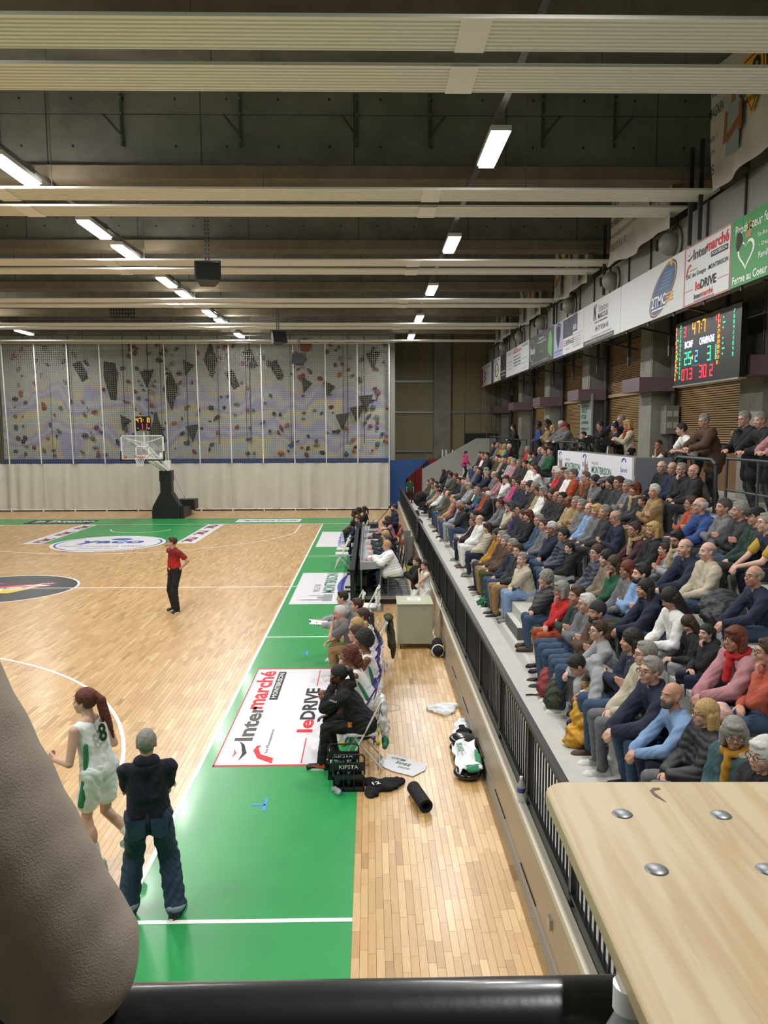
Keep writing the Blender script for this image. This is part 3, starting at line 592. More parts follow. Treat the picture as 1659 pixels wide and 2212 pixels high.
bn(g,'Producteur fermier',13.8,.88,1.6,.16,WHITE,.01); bn(g,'Ferme au Coeur du Forez',13.85,.05,1.9,.14,WHITE,.02); bn(g,'St-Romain-le-Puy',13.0,.66,1.0,.09,WHITE); bn(g,'- Depuis 1898 -',12.95,.5,.85,.08,WHITE); bn(g,'Famille BUOY',12.95,.33,.85,.1,WHITE,.01)
h=[]; 
for i in range(24):
    a=2*PI*i/24; h.append((.3*math.sin(a)**3,.26*(13*math.cos(a)-5*math.cos(2*a)-2*math.cos(3*a)-math.cos(4*a))/15))
ob('heart',MB().prism(h,(BXX-.003,13.4,BZ0+.52),(0,-1,0),(0,0,1),(1,0,0),.002),WHITE,g); ob('heart',MB().prism([(a*.8,b*.8) for a,b in h],(BXX-.006,13.4,BZ0+.52),(0,-1,0),(0,0,1),(1,0,0),.002),BG,g)
bn(g,'Coeur',13.6,.5,.36,.1,WHITE)
ob('cow',MB().prism([(0,0),(.2,0),(.18,.2),(.1,.32),(-.02,.3),(-.05,.1)],(BXX-.004,13.72,BZ0+.6),(0,-1,0),(0,0,1),(1,0,0),.002),INK,g); ob('goat',MB().prism([(0,0),(.22,0),(.25,.22),(.15,.3),(.1,.2)],(BXX-.004,13.45,BZ0+.76),(0,-1,0),(0,0,1),(1,0,0),.002),mat('tan ink','#a98a5a',.6),g)
g=ban(16.0,13.95,BW,'white banner with red frame and supermarket lettering')
inter((BXX-.002,15.97,BZ0+.01),(0,-1,0),(0,0,1),2.0,1.14,g,lift=.004)
g=ban(20.0,16.0,BW,'long white banner with tilted blue oval emblem')
el=[(.58*math.cos(2*PI*i/28)+.42*math.sin(2*PI*i/28),.5*math.sin(2*PI*i/28)) for i in range(28)]
def rot(p,a,s=1): return [((x*math.cos(a)-y*math.sin(a))*s,(x*math.sin(a)+y*math.cos(a))*s) for x,y in p]
for s_,m_,d in ((1.08,mat('oval rim','#1c2c4a',.5),.002),(1.02,GOLD,.004),(.97,mat('oval blue','#1c4a80',.45,noise=(2,.5)),.006)): ob('emblem',MB().prism(rot(el,.0,s_),(BXX-d,17.15,BZ0+.57),(0,-1,0),(0,0,1),(1,0,0),.002),m_,g)
bn(g,'2TMC',17.78,.24,.85,.24,WHITE,.02).location.x=-.006; bbox(g,17.75,.17,.9,.2,WHITE,.011)
for i in range(3): bbox(g,16.92,.27+.07*i,.36,.31+.07*i,GOLD,.011)
for i in range(5): bbox(g,17.3-.06*i,.6+.07*i,.5,.615+.07*i,mat('pale blue ink','#7fa6cf',.5),.011)
ob('star',MB().prism([(.1*math.cos(PI*i/8)*(1 if i%2 else .5),.1*math.sin(PI*i/8)*(1 if i%2 else .5)) for i in range(16)],(BXX-.01,16.68,BZ0+1.06),(0,-1,0),(0,0,1),(1,0,0),.002),GOLD,g)
g=ban(23.4,20.0,BW,'white estate agent banner with dark base strip')
bn(g,'Sébastien',21.95,.8,.9,.2,GREYI); bn(g,'MARCOUX',21.95,.62,.9,.15,INK,.01); bn(g,'04 77 97 84 45',22.2,.3,1.2,.14,INK,.01); bn(g,'www.marcoux-immobilier.fr',21.6,.18,.9,.06,GREYI); bn(g,'contact@marcoux.fr',22.6,.16,.9,.06,GREYI)
bbox(g,23.4,.0,2.9,.14,BK); t_=bn(g,'Place Grenette - 42600 MONTBRISON',23.2,.05,1.2,.05,WHITE); t_.location.x=-.005; t_=bn(g,'@agenceimmobiliere.SebastienMarcoux',21.9,.05,1.3,.05,WHITE); t_.location.x=-.005
bbox(g,22.3,.54,.35,.57,BLUEI); bbox(g,21.9,.54,.8,.57,INK)
ob('emblem',MB().prism([(0,0),(.08,0),(.14,.2),(.2,0),(.28,0),(.22,.25),(.28,.45),(.2,.45),(.14,.25),(.08,.45),(.02,.4)],(BXX-.004,22.4,BZ0+.62),(0,-1,0),(0,0,1),(1,0,0),.002),INK,g)
g=ban(25.9,23.4,BW,'white banner with a dark road picture and red logo')
bbox(g,25.88,.52,1.2,1.12,mat('dark photo print','#4b4e52',.6,noise=(2,.5))); bbox(g,24.68,.6,.55,1.14,mat('navy print','#2a2a62',.5)); t_=bn(g,'AXA',24.62,.65,.4,.18,WHITE,.02); t_.location.x=-.005
bn(g,'EIFFAGE',25.5,.27,1.0,.16,INK,.01)
for i in range(3): bbox(g,25.8,.27+.07*i,.2,.31+.07*i,RED)
bn(g,'GENIE CIVIL',25.5,.12,.5,.05,GREYI); bbox(g,24.7,.5,1.2,.51,RED)
for i in range(5): bn(g,('Mutuelles','Assurances','Banque Epargne','Agents generaux','MONTBRISON')[i],24.6,.4-.07*i,.9,.04,GREYI)
g=ban(27.2,25.9,BB,'lavender banner with a dark shield emblem')
sh_=[(-.3,.35),(0,.42),(.3,.35),(.28,0),(0,-.4),(-.28,0)]
for s_,m_,d in ((1.1,INK,.002),(1,mat('shield grey','#6d7180',.5),.004),(.85,INK,.006)): ob('emblem',MB().prism([(a*s_,b*s_) for a,b in sh_],(BXX-d,26.55,BZ0+.68),(0,-1,0),(0,0,1),(1,0,0),.002),m_,g)
bn(g,'GARAGE DU PALAIS',27.1,.16,1.1,.07,mat('deep blue ink','#26336e',.5)); bn(g,'Depuis 1978',26.9,.06,.7,.06,mat('deep blue ink','#26336e',.5))
g=ban(31.4,27.2,BK,'charcoal banner with white circle logo and green letters')
ob('emblem',MB().torus((BXX-.005,30.7,BZ0+.62),.42,.015,rot=Matrix(((0,0,1),(1.1,0,0),(0,1,0)))),mat('pale green ink','#9cc7a0',.5),g); bn(g,'1kubo',31.1,.5,.9,.26,WHITE,.02)
bn(g,'Bâtiment',29.6,.92,.9,.09,WHITE,.01); bn(g,"d'aménagements",29.9,.78,1.5,.09,WHITE,.01); bn(g,'lovebati.fr',29.6,.42,.9,.11,mat('lime ink','#58b04a',.5),.01); bn(g,'06 22 12 25 99    www.habo@habo.pro',30.9,.08,3.0,.07,WHITE)
ob('mascot_shape',MB().prism([(0,0),(.5,-.2),(.6,.4),(.4,.75),(.1,.7),(-.05,.35)],(BXX-.005,28.0,BZ0+.3),(0,-1,0),(0,0,1),(1,0,0),.002),mat('lime ink','#58b04a',.5),g)
g=ban(36.6,31.4,BW,'white banner with rows of small print and red heading')
bn(g,'CHEVALIER',36.3,.95,1.0,.09,GREYI); bn(g,'SIGNALISATION',34.9,.9,1.9,.12,RED,.02); bn(g,'FOREZ',34.7,1.03,.9,.08,INK)
for i in range(4): bn(g,('MARQUAGE AU SOL','SIGNALISATION','MOBILIER URBAIN','SIGNALETIQUE')[i],34.7,.72-.13*i,1.6,.07,INK,.01)
bn(g,'MASTIERE',32.8,1.0,1.2,.1,INK)
for i in range(3): bn(g,'Montbrison 04 77 58',36.2,.6-.15*i,1.0,.05,GREYI); bn(g,'Saint-Etienne 04 77',32.8,.5-.2*i,1.1,.05,GREYI)
g=ban(38.2,36.6,mat('banner dark photo','#3d3638',.5,noise=(3,.4)),'dark photographic banner left of the small print banner'); bn(g,'PULSAR',38.0,.3,1.1,.1,WHITE); bn(g,'BAR RESTAURANT',38.0,.15,1.1,.06,WHITE)
g=ban(40.3,38.2,BW,'white banner with yellow round logo'); ob('emblem',MB().torus((BXX-.004,39.3,BZ0+.55),.32,.02,rot=Matrix(((0,0,1),(1.6,0,0),(0,1,0)))),INK,g); bn(g,'Laser',39.9,.47,1.2,.18,mat('yellow ink','#cfc02a',.5),.02); bn(g,'BOWLING - KARTING\nBAR - SNACK',40.1,.93,1.6,.16,INK); bbox(g,38.9,.0,.5,.2,mat('yellow ink','#cfc02a',.5))
def lowban(ya,yb,m,label): return ob('advert_banner',MB().box(BXX,yb,BZ0,BXX+.03,ya,BZ1),m,None,label,'banner')
# continuation beyond the pole gap uses the far end of the duct
g=ban(45.3,41.2,BW,'farthest white banner with coloured squares and red end'); bbox(g,45.2,0,.6,1.16,RED); 
for i,c in enumerate((RED,BLUEI,GRNI,BK,RED)): bbox(g,43.6-.1*(i%2)*3,.2+.13*i,.4,.3+.13*i,c)
bn(g,'Credit Mutuel',43,.95,1.4,.09,RED); bn(g,'ENTREPRISE LOCALE',43,.6,1.3,.06,GREYI); bbox(g,44.5,.1,.4,1.0,mat('navy print','#2a2a62',.5))
# ---------------------------------------------------------------- scoreboard
sb=thing('scoreboard','large black electronic scoreboard lit with coloured digits','scoreboard',(6.9,14.45,5.08))
ob('case',MB().box(0,0,0,.12,3.1,1.37),mat('scoreboard black','#0c0d0f',.4),sb); ob('bottom_rail',MB().box(-.02,0,-.03,.14,3.12,0),ALU,sb)
def led(c,s): return mat('led'+c,c,.5,emit=s)
LO,LG,LR,LBl,LW=led('#ff9a2e',2.2),led('#35d39a',1.8),led('#ff3048',2),led('#49a0ff',2),led('#c9d4ff',2)
SEG={'0':'abcdef','1':'bc','2':'abged','3':'abgcd','4':'fgbc','5':'afgcd','6':'afgedc','7':'abc','8':'abcdefg','9':'abcdfg'}
def digits(s,y,z,h,m,par,w=None,org=(-.006,),xd=-1,ax='y',gap=1.35):
    w=w or h*.55; t=h*.11; q=0
    for ch in s:
        b=MB()
        if ch in SEG:
            G={'a':(0,h-t,w,h),'g':(0,h/2-t/2,w,h/2+t/2),'d':(0,0,w,t),'f':(0,h/2,t,h),'e':(0,0,t,h/2),'b':(w-t,h/2,w,h),'c':(w-t,0,w,h/2)}
            for k in SEG[ch]:
                x0_,z0_,x1_,z1_=G[k]; n=max(1,round(max(x1_-x0_,z1_-z0_)/(t*1.25)))
                for i in range(n):
                    if x1_-x0_>z1_-z0_: a0,a1,c0,c1=x0_+(x1_-x0_)*i/n,x0_+(x1_-x0_)*(i+.82)/n,z0_,z1_
                    else: a0,a1,c0,c1=x0_,x1_,z0_+(z1_-z0_)*i/n,z0_+(z1_-z0_)*(i+.82)/n
                    if ax=='y': b.box(org[0]-.004,y-q-a1,z+c0,org[0],y-q-a0,z+c1)
                    else: b.box(y+q+a0,org[0]-.004,z+c0,y+q+a1,org[0],z+c1)
            q+=w*gap
        elif ch==':':
            for zz in (.3,.6):
                if ax=='y': b.box(org[0]-.004,y-q-t,z+h*zz,org[0],y-q,z+h*zz+t)
                else: b.box(y+q,org[0]-.004,z+h*zz,y+q+t,org[0],z+h*zz+t)
            q+=t*2.2
        else: q+=w*gap
        if b.v: ob('digit',b,m,par)
digits('3',2.62,1.03,.22,LR,sb); digits('47:7',2.18,1.03,.26,LO,sb,gap=1.5); digits('4',1.05,1.08,.22,LR,sb)
def st_(s,y,z,w,h,m): txt(s,(-.006,y,z),(0,-1,0),(0,0,1),h,m,sb,w,.03,lift=.003)
st_('BCMF',2.55,.78,.42,.15,LW); st_('CHAMPAGNE',1.8,.78,.7,.15,LW)
digits('25',2.55,.42,.28,LG,sb); digits('2',2.0,.45,.24,LBl,sb); digits('31',1.4,.42,.3,LG,sb,gap=1.45); st_('STRAMATEL',2.15,.36,.45,.04,GREYI)
digits('07',2.66,.1,.24,LR,sb); digits('3',2.25,.1,.24,LR,sb); digits('30',1.75,.1,.26,LR,sb); digits('2',1.25,.1,.24,LR,sb)
ob('possession_arrow',MB().prism([(0,0),(.07,.05),(.07,-.05)],(-.01,2.18,.56),(0,-1,0),(0,0,1),(1,0,0),.003),LO,sb)
for i,n_ in enumerate(('2','6','7','8','12','14','18','21','22','31','0','8')): digits(n_,3.06,1.22-.1*i,.07,LO,sb,.04)
for i,n_ in enumerate('023000500250'): digits(n_,2.82,1.24-.1*i,.07,LG,sb,.045)
for i,n_ in enumerate(('2','11','24','27','28','29','30','31','51','8')): digits(n_,.96,1.22-.1*i,.07,LO,sb,.04)
for i,n_ in enumerate('208423840'): digits(n_,.3,1.22-.1*i,.07,LG,sb,.04)
b=MB()
for y_,z_ in ((2.93,1.0),(2.97,1.0),(2.93,.7),(2.93,.6),(2.97,.6),(2.93,.4),(2.93,.3),(.72,1.2),(.72,1.1),(.66,1.1),(.72,1.0),(.72,.8),(.72,.7),(.72,.6),(.66,.6),(.72,.5)): ob('foul_dot',MB().cyl((-.012,y_,z_),(-.004,y_,z_),.018,n=8),LG,sb)
# ---------------------------------------------------------------- hanging player banners
CLB=mat('banner cloth','#bdbcb8',.75,noise=(1.5,.06)); SKN=mat('print skin','#8b5c3f',.7); SKB=mat('print jersey','#8d989a',.7)
def pban(y0,y1,z0,z1,lab,big):
    t=thing('hanging_banner',lab,'banner',(6.2,y1,z0)); L=y0-y1; b=MB(); n,m=24,10; V=[];F=[]
    for j in range(m+1):
        for i in range(n+1):
            y=L*i/n; z=(z1-z0)*j/m; V.append((.05*math.sin(y*3+z)+.03*math.sin(y*7-z*3)*(1-j/m),y,z+ (.06*math.sin(y*2.2) if j==0 else 0)))
    for j in range(m):
        for i in range(n): F.append((j*(n+1)+i,j*(n+1)+i+1,(j+1)*(n+1)+i+1,(j+1)*(n+1)+i))
    b.add(V,F,True); ob('cloth',b,CLB,t)
    def T(s,y,z,w,h,b_=.01,m=INK): txt(s,(-.1,y,z),(0,-1,0),(0,0,1),h,m,t,w,b_)
    return t,T,L
def figure_print(t,y,z,s):
    def P(poly,m,d): ob('print_figure',MB().prism([(a*s,c*s) for a,c in poly],(-.1-d,y,z),(0,-1,0),(0,0,1),(1,0,0),.003),m,t)
    P([(-.25,0),(.25,0),(.24,.5),(.3,.75),(.12,.9),(-.12,.9),(-.3,.75),(-.24,.5)],SKB,0)
    P([(-.34,.3),(-.22,.3),(-.2,.75),(-.3,.8)],SKN,.004); P([(.34,.3),(.22,.3),(.2,.75),(.3,.8)],SKN,.004); P([(-.36,.26),(-.1,.26),(.3,.46),(.24,.58),(-.1,.42),(-.3,.4)],SKN,.006)
    P([(-.07,.85),(.07,.85),(.07,.95),(-.07,.95)],SKN,.005); P([(.1*math.cos(i*PI/7),1.05+.13*math.sin(i*PI/7)) for i in range(14)],SKN,.006); P([(-.1,1.08),(.1,1.08),(.08,1.2),(-.08,1.2)],INK,.008)
def crest(t,y,z,s):
    c=[(-.4,.5),(.4,.5),(.45,0),(0,-.6),(-.45,0)]
    for k,m,d in ((1,GOLD,0),(.88,INK,.003),(.82,GOLD,.006)): ob('crest',MB().prism([(a*k*s,b_*k*s) for a,b_ in c],(-.1-d,y,z),(0,-1,0),(0,0,1),(1,0,0),.002),m,t)
    ob('crest',MB().prism([(a*s,b_*s) for a,b_ in ((-.38,0),(0,.3),(0,-.15),(-.3,-.2))],(-.112,y,z),(0,-1,0),(0,0,1),(1,0,0),.002),GRNI,t)
    txt('B.C MONTBRISON',(-.112,y+.35*s,z-.35*s),(0,-1,0),(0,0,1),.1*s,INK,t,.7*s,.01); txt('9',(-.113,y+.02*s,z-.1*s),(0,-1,0),(0,0,1),.45*s,INK,t,.3*s,.03)
t,T,L=pban(14.45,11.6,8.42,10.5,'white cloth player banner at the upper right corner',1)
T('Victor',2.68,1.5,.42,.2); T('MAGNIN',2.72,1.15,.55,.2); T('Poste 1',2.75,.75,.36,.14,0); T('1,90m',2.75,.5,.3,.13,0); T('#05',2.75,.15,.3,.2)
figure_print(t,1.8,.3,.98); crest(t,1.15,1.2,.9)
t,T,L=pban(20.4,16.3,8.25,10.3,'white cloth contact banner behind the second pair of strips',1)
T('PARTENAIRE PROFESSIONNEL ?',3.9,1.75,2.2,.12,0); T('Envie de publicité !',3.85,1.3,2.2,.22); T('Contactez-nous',3.85,.9,1.9,.2); T('partenaires@basket-montbrison.fr',3.85,.6,2.4,.13,0); T('07.83.37.31.10',3.85,.3,1.4,.17,0)
ob('crest',MB().prism([(-.5,.6),(.5,.6),(.45,-.3),(.1,0),(-.2,-.4)],(-.1,.7,1.0),(0,-1,0),(0,0,1),(1,0,0),.003),INK,t); txt('BCM',(-.106,1.1,1.1),(0,-1,0),(0,0,1),.35,WHITE,t,.8,.02)
for (a,b_,l) in ((26.4,22.4,'cloth banner with two printed players, third from the right'),(32.5,28.4,'cloth banner with printed players, fourth from the right'),(38.5,34.4,'farthest cloth player banner under the roof')):
    t,T,L=pban(a,b_,8.3,10.2,l,0); figure_print(t,3.0,.1,1.3); crest(t,2.0,1.0,1.0); figure_print(t,.9,.1,1.3); T('#11',3.9,.15,.35,.2); T('Robin',3.9,1.55,.6,.2)
# ---------------------------------------------------------------- basketball goal
bk=thing('basketball_goal','portable basketball goal with glass backboard and black padded base','basketball goal',(CX,36.5,0))
PAD=mat('black vinyl padding','#17181a',.45); b=MB()
ob('base_padding',MB().prism([(-.66,0),(.62,0),(.62,.5),(.62,.55),(.24,1.22),(-.28,1.22),(-.66,.55)],(0,-.05,.0),(1,0,0),(0,0,1),(0,1,0),.62),PAD,bk)
ob('base_skirt',MB().box(-.68,-.09,0,.64,.0,.42),PAD,bk); ob('side_padding',MB().prism([(0,0),(1.6,0),(1.5,.45),(.2,.55),(0,.6)],(.65,-.05,0),(0,1,0),(0,0,1),(1,0,0),.16),PAD,bk)
ob('tower_padding',MB().box(-.28,.0,1.2,.24,.45,1.98),PAD,bk); ob('tower_cap',MB().box(-.3,-.03,1.76,.26,.48,2.26),PAD,bk)
ob('counterweight',MB().box(.1,1.6,.25,.95,2.4,.75),PAD,bk); ob('chassis',MB().box(-.6,.4,.05,.7,2.5,.25),PAINTW,bk)
for s in (-.2,.2):
    ob('rear_strut',MB().cyl((s+.05,.5,2.1),(s+.35,2.2,.35),.035),PAINTW,bk); ob('arm',MB().bar((s*.5,.2,2.25),(s*.5,-3.2,3.05),.09,.12),PAINTW,bk); ob('upper_arm',MB().bar((s*.5,.35,2.3),(s*.5,-3.3,3.55),.06,.07),PAINTW,bk)
ob('tower',MB().box(-.14,.25,1.9,.14,.5,2.75),PAINTW,bk)
for a,c in (((-.8,-3.5,3.85),(.1,-.1,2.75)),((.8,-3.5,3.85),(.1,-.1,2.75)),((-.8,-3.5,3.85),(0,-3.25,3.6)),((.8,-3.5,3.85),(0,-3.25,3.6))): ob('brace',MB().cyl(a,c,.022,n=6),PAINTW,bk)
bby=-3.6; bb=ob('backboard',MB().box(-.86,bby,2.94,.86,bby+.012,3.91),mat('backboard glass','#dfe8e6',.03,alpha=.16),bk)
fr=MB(); 
for x0_,z0_,x1_,z1_ in ((-.9,3.9,.9,3.95),(-.9,2.9,.9,2.95),(-.9,2.9,-.85,3.95),(.85,2.9,.9,3.95)): fr.box(x0_,bby-.02,z0_,x1_,bby+.05,z1_)
ob('board_frame',fr,PAINTW,bk)
q=MB()
for x0_,z0_,x1_,z1_ in ((-.295,3.45,.295,3.49),(-.295,3.05,.295,3.09),(-.295,3.05,-.255,3.49),(.255,3.05,.295,3.49)): q.box(x0_,bby-.004,z0_,x1_,bby,z1_)
ob('target_square',q,WHITE,bk)
pd=MB().box(-.93,bby-.04,2.87,.93,bby+.06,2.93); pd.box(-.93,bby-.04,2.9,-.88,bby+.06,3.28); pd.box(.88,bby-.04,2.9,.93,bby+.06,3.28); ob('board_padding',pd,PAD,bk)
ORG=mat('orange rim paint','#d8501f',.4)
ob('rim',MB().torus((0,bby-.4,3.05),.23,.012,n=28),ORG,bk); ob('rim_bracket',MB().box(-.09,bby-.2,3.0,.09,bby,3.06),ORG,bk); ob('board_logo',MB().box(-.76,bby-.006,2.98,-.66,bby-.001,3.08),ORG,bk); ob('board_sticker',MB().box(.72,bby-.006,3.0,.83,bby-.001,3.2),WHITE,bk)
nb=MB(); 
for i in range(12):
    a=2*PI*i/12; c=[(.228,3.04),(.19,2.94),(.16,2.85),(.135,2.76),(.13,2.66)]
    for j in range(4):
        for s in (.5,-.5):
            a0=a+j*s*PI/6; a1=a+(j+1)*s*PI/6; nb.cyl((c[j][0]*math.cos(a0),bby-.4+c[j][0]*math.sin(a0),c[j][1]),(c[j+1][0]*math.cos(a1),bby-.4+c[j+1][0]*math.sin(a1),c[j+1][1]),.006,n=4,caps=False)
ob('hoop_net',nb,WHITE,bk)
sc=thing('shot_clock','black shot clock showing orange and red digits above the backboard','clock',(CX-.0,33.15,4.12))
ob('case',MB().box(-.32,0,0,.3,.12,.62),mat('scoreboard black','#0c0d0f',.4),sc); digits('47',-.3,.37,.19,LO,sc,.1,(-.004,),ax='x',gap=1.35); digits(': 8',-.01,.37,.19,LO,sc,.1,(-.004,),ax='x'); digits('1',-.12,.08,.24,LR,sc,.1,(-.004,),ax='x'); digits('1',.07,.08,.24,LR,sc,.1,(-.004,),ax='x')
for x in (-.22,.24): ob('lens',MB().cyl((x,-.01,.12),(x,0,.12),.03,n=10),GOLD if x<0 else WHITE,sc)
txt('STRAMATEL',(-.18,-.004,.02),(1,0,0),(0,0,1),.025,WHITE,sc,.33); ob('mount',MB().box(-.03,.05,-.75,.03,.11,0),PAINTW,sc)
# ---------------------------------------------------------------- figures
V3=Vector
def _sphere(n,m):
    v=[];f=[]
    for j in range(m+1):
        t=PI*j/m
        for i in range(n): p=2*PI*i/n; v.append((math.sin(t)*math.cos(p),math.sin(t)*math.sin(p),math.cos(t)))
    for j in range(m):
        for i in range(n): f.append((j*n+i,(j+1)*n+i,(j+1)*n+(i+1)%n,j*n+(i+1)%n))
    return np.array(v),f
_SV,_SF=_sphere(14,10)
class Blob:
    """collects overlapping closed shapes and fuses them into one continuous skin"""
    def __init__(s): s.v=[];s.f=[];s.n=0
    def _a(s,v,f): s.v.append(v); s.f+=[tuple(i+s.n for i in q) for q in f]; s.n+=len(v)
    def ell(s,c,r,M=None):
        v=_SV*np.array(r if hasattr(r,'__len__') else (r,r,r))
        if M is not None: v=v@np.array(M).T
        s._a(v+np.array(c),_SF); return s
    def cap(s,p0,p1,r0,r1=None,flat=1,fax=None):
        r1=r0 if r1 is None else r1; p0=V3(p0);p1=V3(p1); d=p1-p0; L=d.length
        if L<1e-5: return s.ell(p0,r0)
        d.normalize(); a=(V3(fax)-d*d.dot(V3(fax))).normalized() if fax is not None else d.orthogonal().normalized(); b=d.cross(a)
        v=_SV.copy(); top=v[:,2]>1e-6; r=np.where(top,r1,r0); z=v[:,2]*r+np.where(top,L,0)
        P=np.outer(v[:,0]*r*flat,np.array(a))+np.outer(v[:,1]*r,np.array(b))+np.outer(z,np.array(d))+np.array(p0)
        # equator duplicate so that both radii are kept
        s._a(P,_SF); return s
    def mesh(s,name,m,vox=.012,smooth=3,fn=None,dec=None):
        me=bpy.data.meshes.new(name); me.from_pydata(np.concatenate(s.v).tolist(),[],s.f); o=bpy.data.objects.new('tmp',me)
        rm=o.modifiers.new('r','REMESH'); rm.mode='VOXEL'; rm.voxel_size=vox; rm.use_smooth_shade=True
        if smooth: sm=o.modifiers.new('s','SMOOTH'); sm.iterations=smooth; sm.factor=.5
        if dec: dc=o.modifiers.new('d','DECIMATE'); dc.ratio=dec
        out=evalmesh(o); bpy.data.objects.remove(o); bpy.data.meshes.remove(me)
        out.name=name
        if fn:
            n=len(out.vertices); a=np.empty(n*3); out.vertices.foreach_get('co',a); a=a.reshape(-1,3); nn=np.empty(n*3); out.vertex_normals.foreach_get('vector',nn); nn=nn.reshape(-1,3)
            a=fn(a,nn); out.vertices.foreach_set('co',a.ravel()); out.update()
        out.materials.clear(); out.materials.append(m); return out
def wrinkle(amp=.006,k=38,seed=0):
    def fn(a,n):
        x,y,z=a.T; p=seed*1.7
        w=np.sin(k*(z+.35*x+.2*np.sin(9*y+p))+p)*np.sin(17*x+11*y+p)+.6*np.sin(k*.6*(x-.5*z)+5*np.sin(7*y)+2*p)+.35*np.sin(90*z+40*x+8*np.sin(20*y))
        return a+n*(w*amp)[:,None]
    return fn
def puff(amp=.011,step=.062):
    def fn(a,n):
        x,y,z=a.T; w=np.abs(np.sin((z+.25*x)*PI/step))**.6-.6; w2=.25*np.sin(40*y+25*x); return a+n*((w+w2*.4)*amp)[:,None]
    return fn
def ik(a,b,l1,l2,pole):
    a=V3(a);b=V3(b); d=b-a; L=min(d.length,(l1+l2)*.995); 
    if L<1e-4: L=1e-4
    u=d.normalized(); b=a+u*L; c=(l1*l1-l2*l2+L*L)/(2*L); h=math.sqrt(max(0,l1*l1-c*c)); p=V3(pole); p=(p-u*p.dot(u)); p=p.normalized() if p.length>1e-4 else u.orthogonal().normalized()
    return a+u*c+p*h,b
def headmat(c,yaw=0,pitch=0,tilt=0): return Matrix.Translation(V3(c))@Matrix.Rotation(yaw,4,'Z')@Matrix.Rotation(pitch,4,'Y')@Matrix.Rotation(tilt,4,'X')
def head_into(B,H,k=1.0):
    M3=H.to_3x3()
    def E(c,r): B.ell(H@V3([x*k for x in c]),[x*k for x in r],M3)
    def C(a,b,r0,r1): B.cap(H@V3([x*k for x in a]),H@V3([x*k for x in b]),r0*k,r1*k)
    E((-.014,0,.026),(.096,.077,.092)); E((.028,0,-.03),(.064,.060,.085)); E((.05,0,-.088),(.036,.036,.026)); E((.0,0,-.05),(.06,.062,.06))
    C((.086,0,.012),(.104,0,-.024),.0085,.0135); E((.094,.012,-.028),(.011,.010,.009)); E((.094,-.012,-.028),(.011,.010,.009))
    E((.073,.0,.028),(.018,.052,.012)); 
    for s in (1,-1): E((.058,s*.036,-.03),(.030,.026,.03)); E((-.006,s*.079,-.010),(.020,.009,.033)); E((-.014,s*.084,.004),(.010,.006,.018))
    E((.083,0,-.060),(.011,.026,.006)); E((.081,0,-.070),(.012,.023,.007))
def hand_into(B,w,d,n,side,k=1.0,curl=.5,r=.0088,spread=1):
    """w wrist, d finger direction, n palm normal"""
    d=V3(d).normalized(); n=V3(n); n=(n-d*n.dot(d)).normalized(); s=d.cross(n)*side
    P=lambda a,b,c:V3(w)+(d*a+s*b+n*c)*k
    for o in (-.028,-.01,.01,.027): B.cap(P(.012,o*.7,0),P(.085,o,0),.0145*k,.0125*k)
    for i,(o,L) in enumerate(((-.031,.062),(-.0105,.075),(.0105,.080),(.031,.070))):
        p0=P(.085,o,0); a1=curl*.9; d1=d*math.cos(a1)+n*math.sin(a1)+s*(o*spread*1.4); p1=p0+d1*L*.5*k; a2=curl*2.0; d2=d*math.cos(a2)+n*math.sin(a2); p2=p1+d2*L*.32*k; a3=curl*2.8; d3=d*math.cos(a3)+n*math.sin(a3)
        B.cap(p0,p1,r*k*1.05,r*k); B.cap(p1,p2,r*k,r*k*.92); B.cap(p2,p2+d3*L*.2*k,r*k*.92,r*k*.8)
    t0=P(.025,.026,.004); t1=t0+(d*.5+s*.75+n*.35).normalized()*.038*k; t2=t1+(d*.85+s*.25+n*.35).normalized()*.032*k
    B.cap(t0,t1,.014*k,.011*k); B.cap(t1,t2,.0105*k,.009*k)
def pose(hip=(0,0,.93),neck=None,lean=0,head=None,yaw=0,pitch=0,tilt=0,twist=0,sh=.185,wr=None,an=None,kpole=(1,0,0),epole=None,foot=0,hips=.095,hand=None,toes=None,cross=False,ua=.29,fa=.26,th=.44,sk=.43):
    """returns the joints of a figure facing +x; every value is in metres"""
    hip=V3(hip); neck=V3(neck) if neck is not None else hip+V3((math.sin(lean)*.5,0,math.cos(lean)*.5)); up=(neck-hip).normalized()
    Rz=Matrix.Rotation(twist,3,'Z'); side=Rz@V3((0,1,0)); fwd=side.cross(up)
    D=dict(hip=hip,neck=neck,up=up,side=side,fwd=fwd)
    hc=V3(head) if head is not None else neck+V3((math.sin(lean)*.04+.03,0,.160)); D['H']=headmat(hc,yaw,pitch,tilt); D['yaw']=yaw
    D['sh']=[neck+side*s*sh-up*.055 for s in (1,-1)]; wr=wr or [(.05,.24,.80),(.05,-.24,.80)]; epole=epole or [(-.6,.5,-.4),(-.6,-.5,-.4)]
    D['el'],D['wr']=[],[]
    for i in (0,1): e,w=ik(D['sh'][i],wr[i],ua,fa,epole[i]); D['el'].append(e); D['wr'].append(w)
    D['hp']=[hip+V3((0,1,0))*s*hips for s in (1,-1)]; an=an or [(0,.11,.085),(0,-.11,.085)]; D['kn'],D['an']=[],[]
    kp=kpole if isinstance(kpole,list) else [kpole,kpole]
    for i in (0,1): k_,a=ik(D['hp'][i],an[i],th,sk,kp[i]); D['kn'].append(k_); D['an'].append(a)
    D['foot']=foot if isinstance(foot,(list,tuple)) else (foot,foot)
    hd=hand or [None,None]; D['hand']=[]
    for i in (0,1):
        q=hd[i]; fdir=(D['wr'][i]-D['el'][i]).normalized()
        if q is None: q=(fdir,V3((0,-1 if i==0 else 1,0))+V3((0,0,-.8)),.45)
        D['hand'].append(q)
    return D
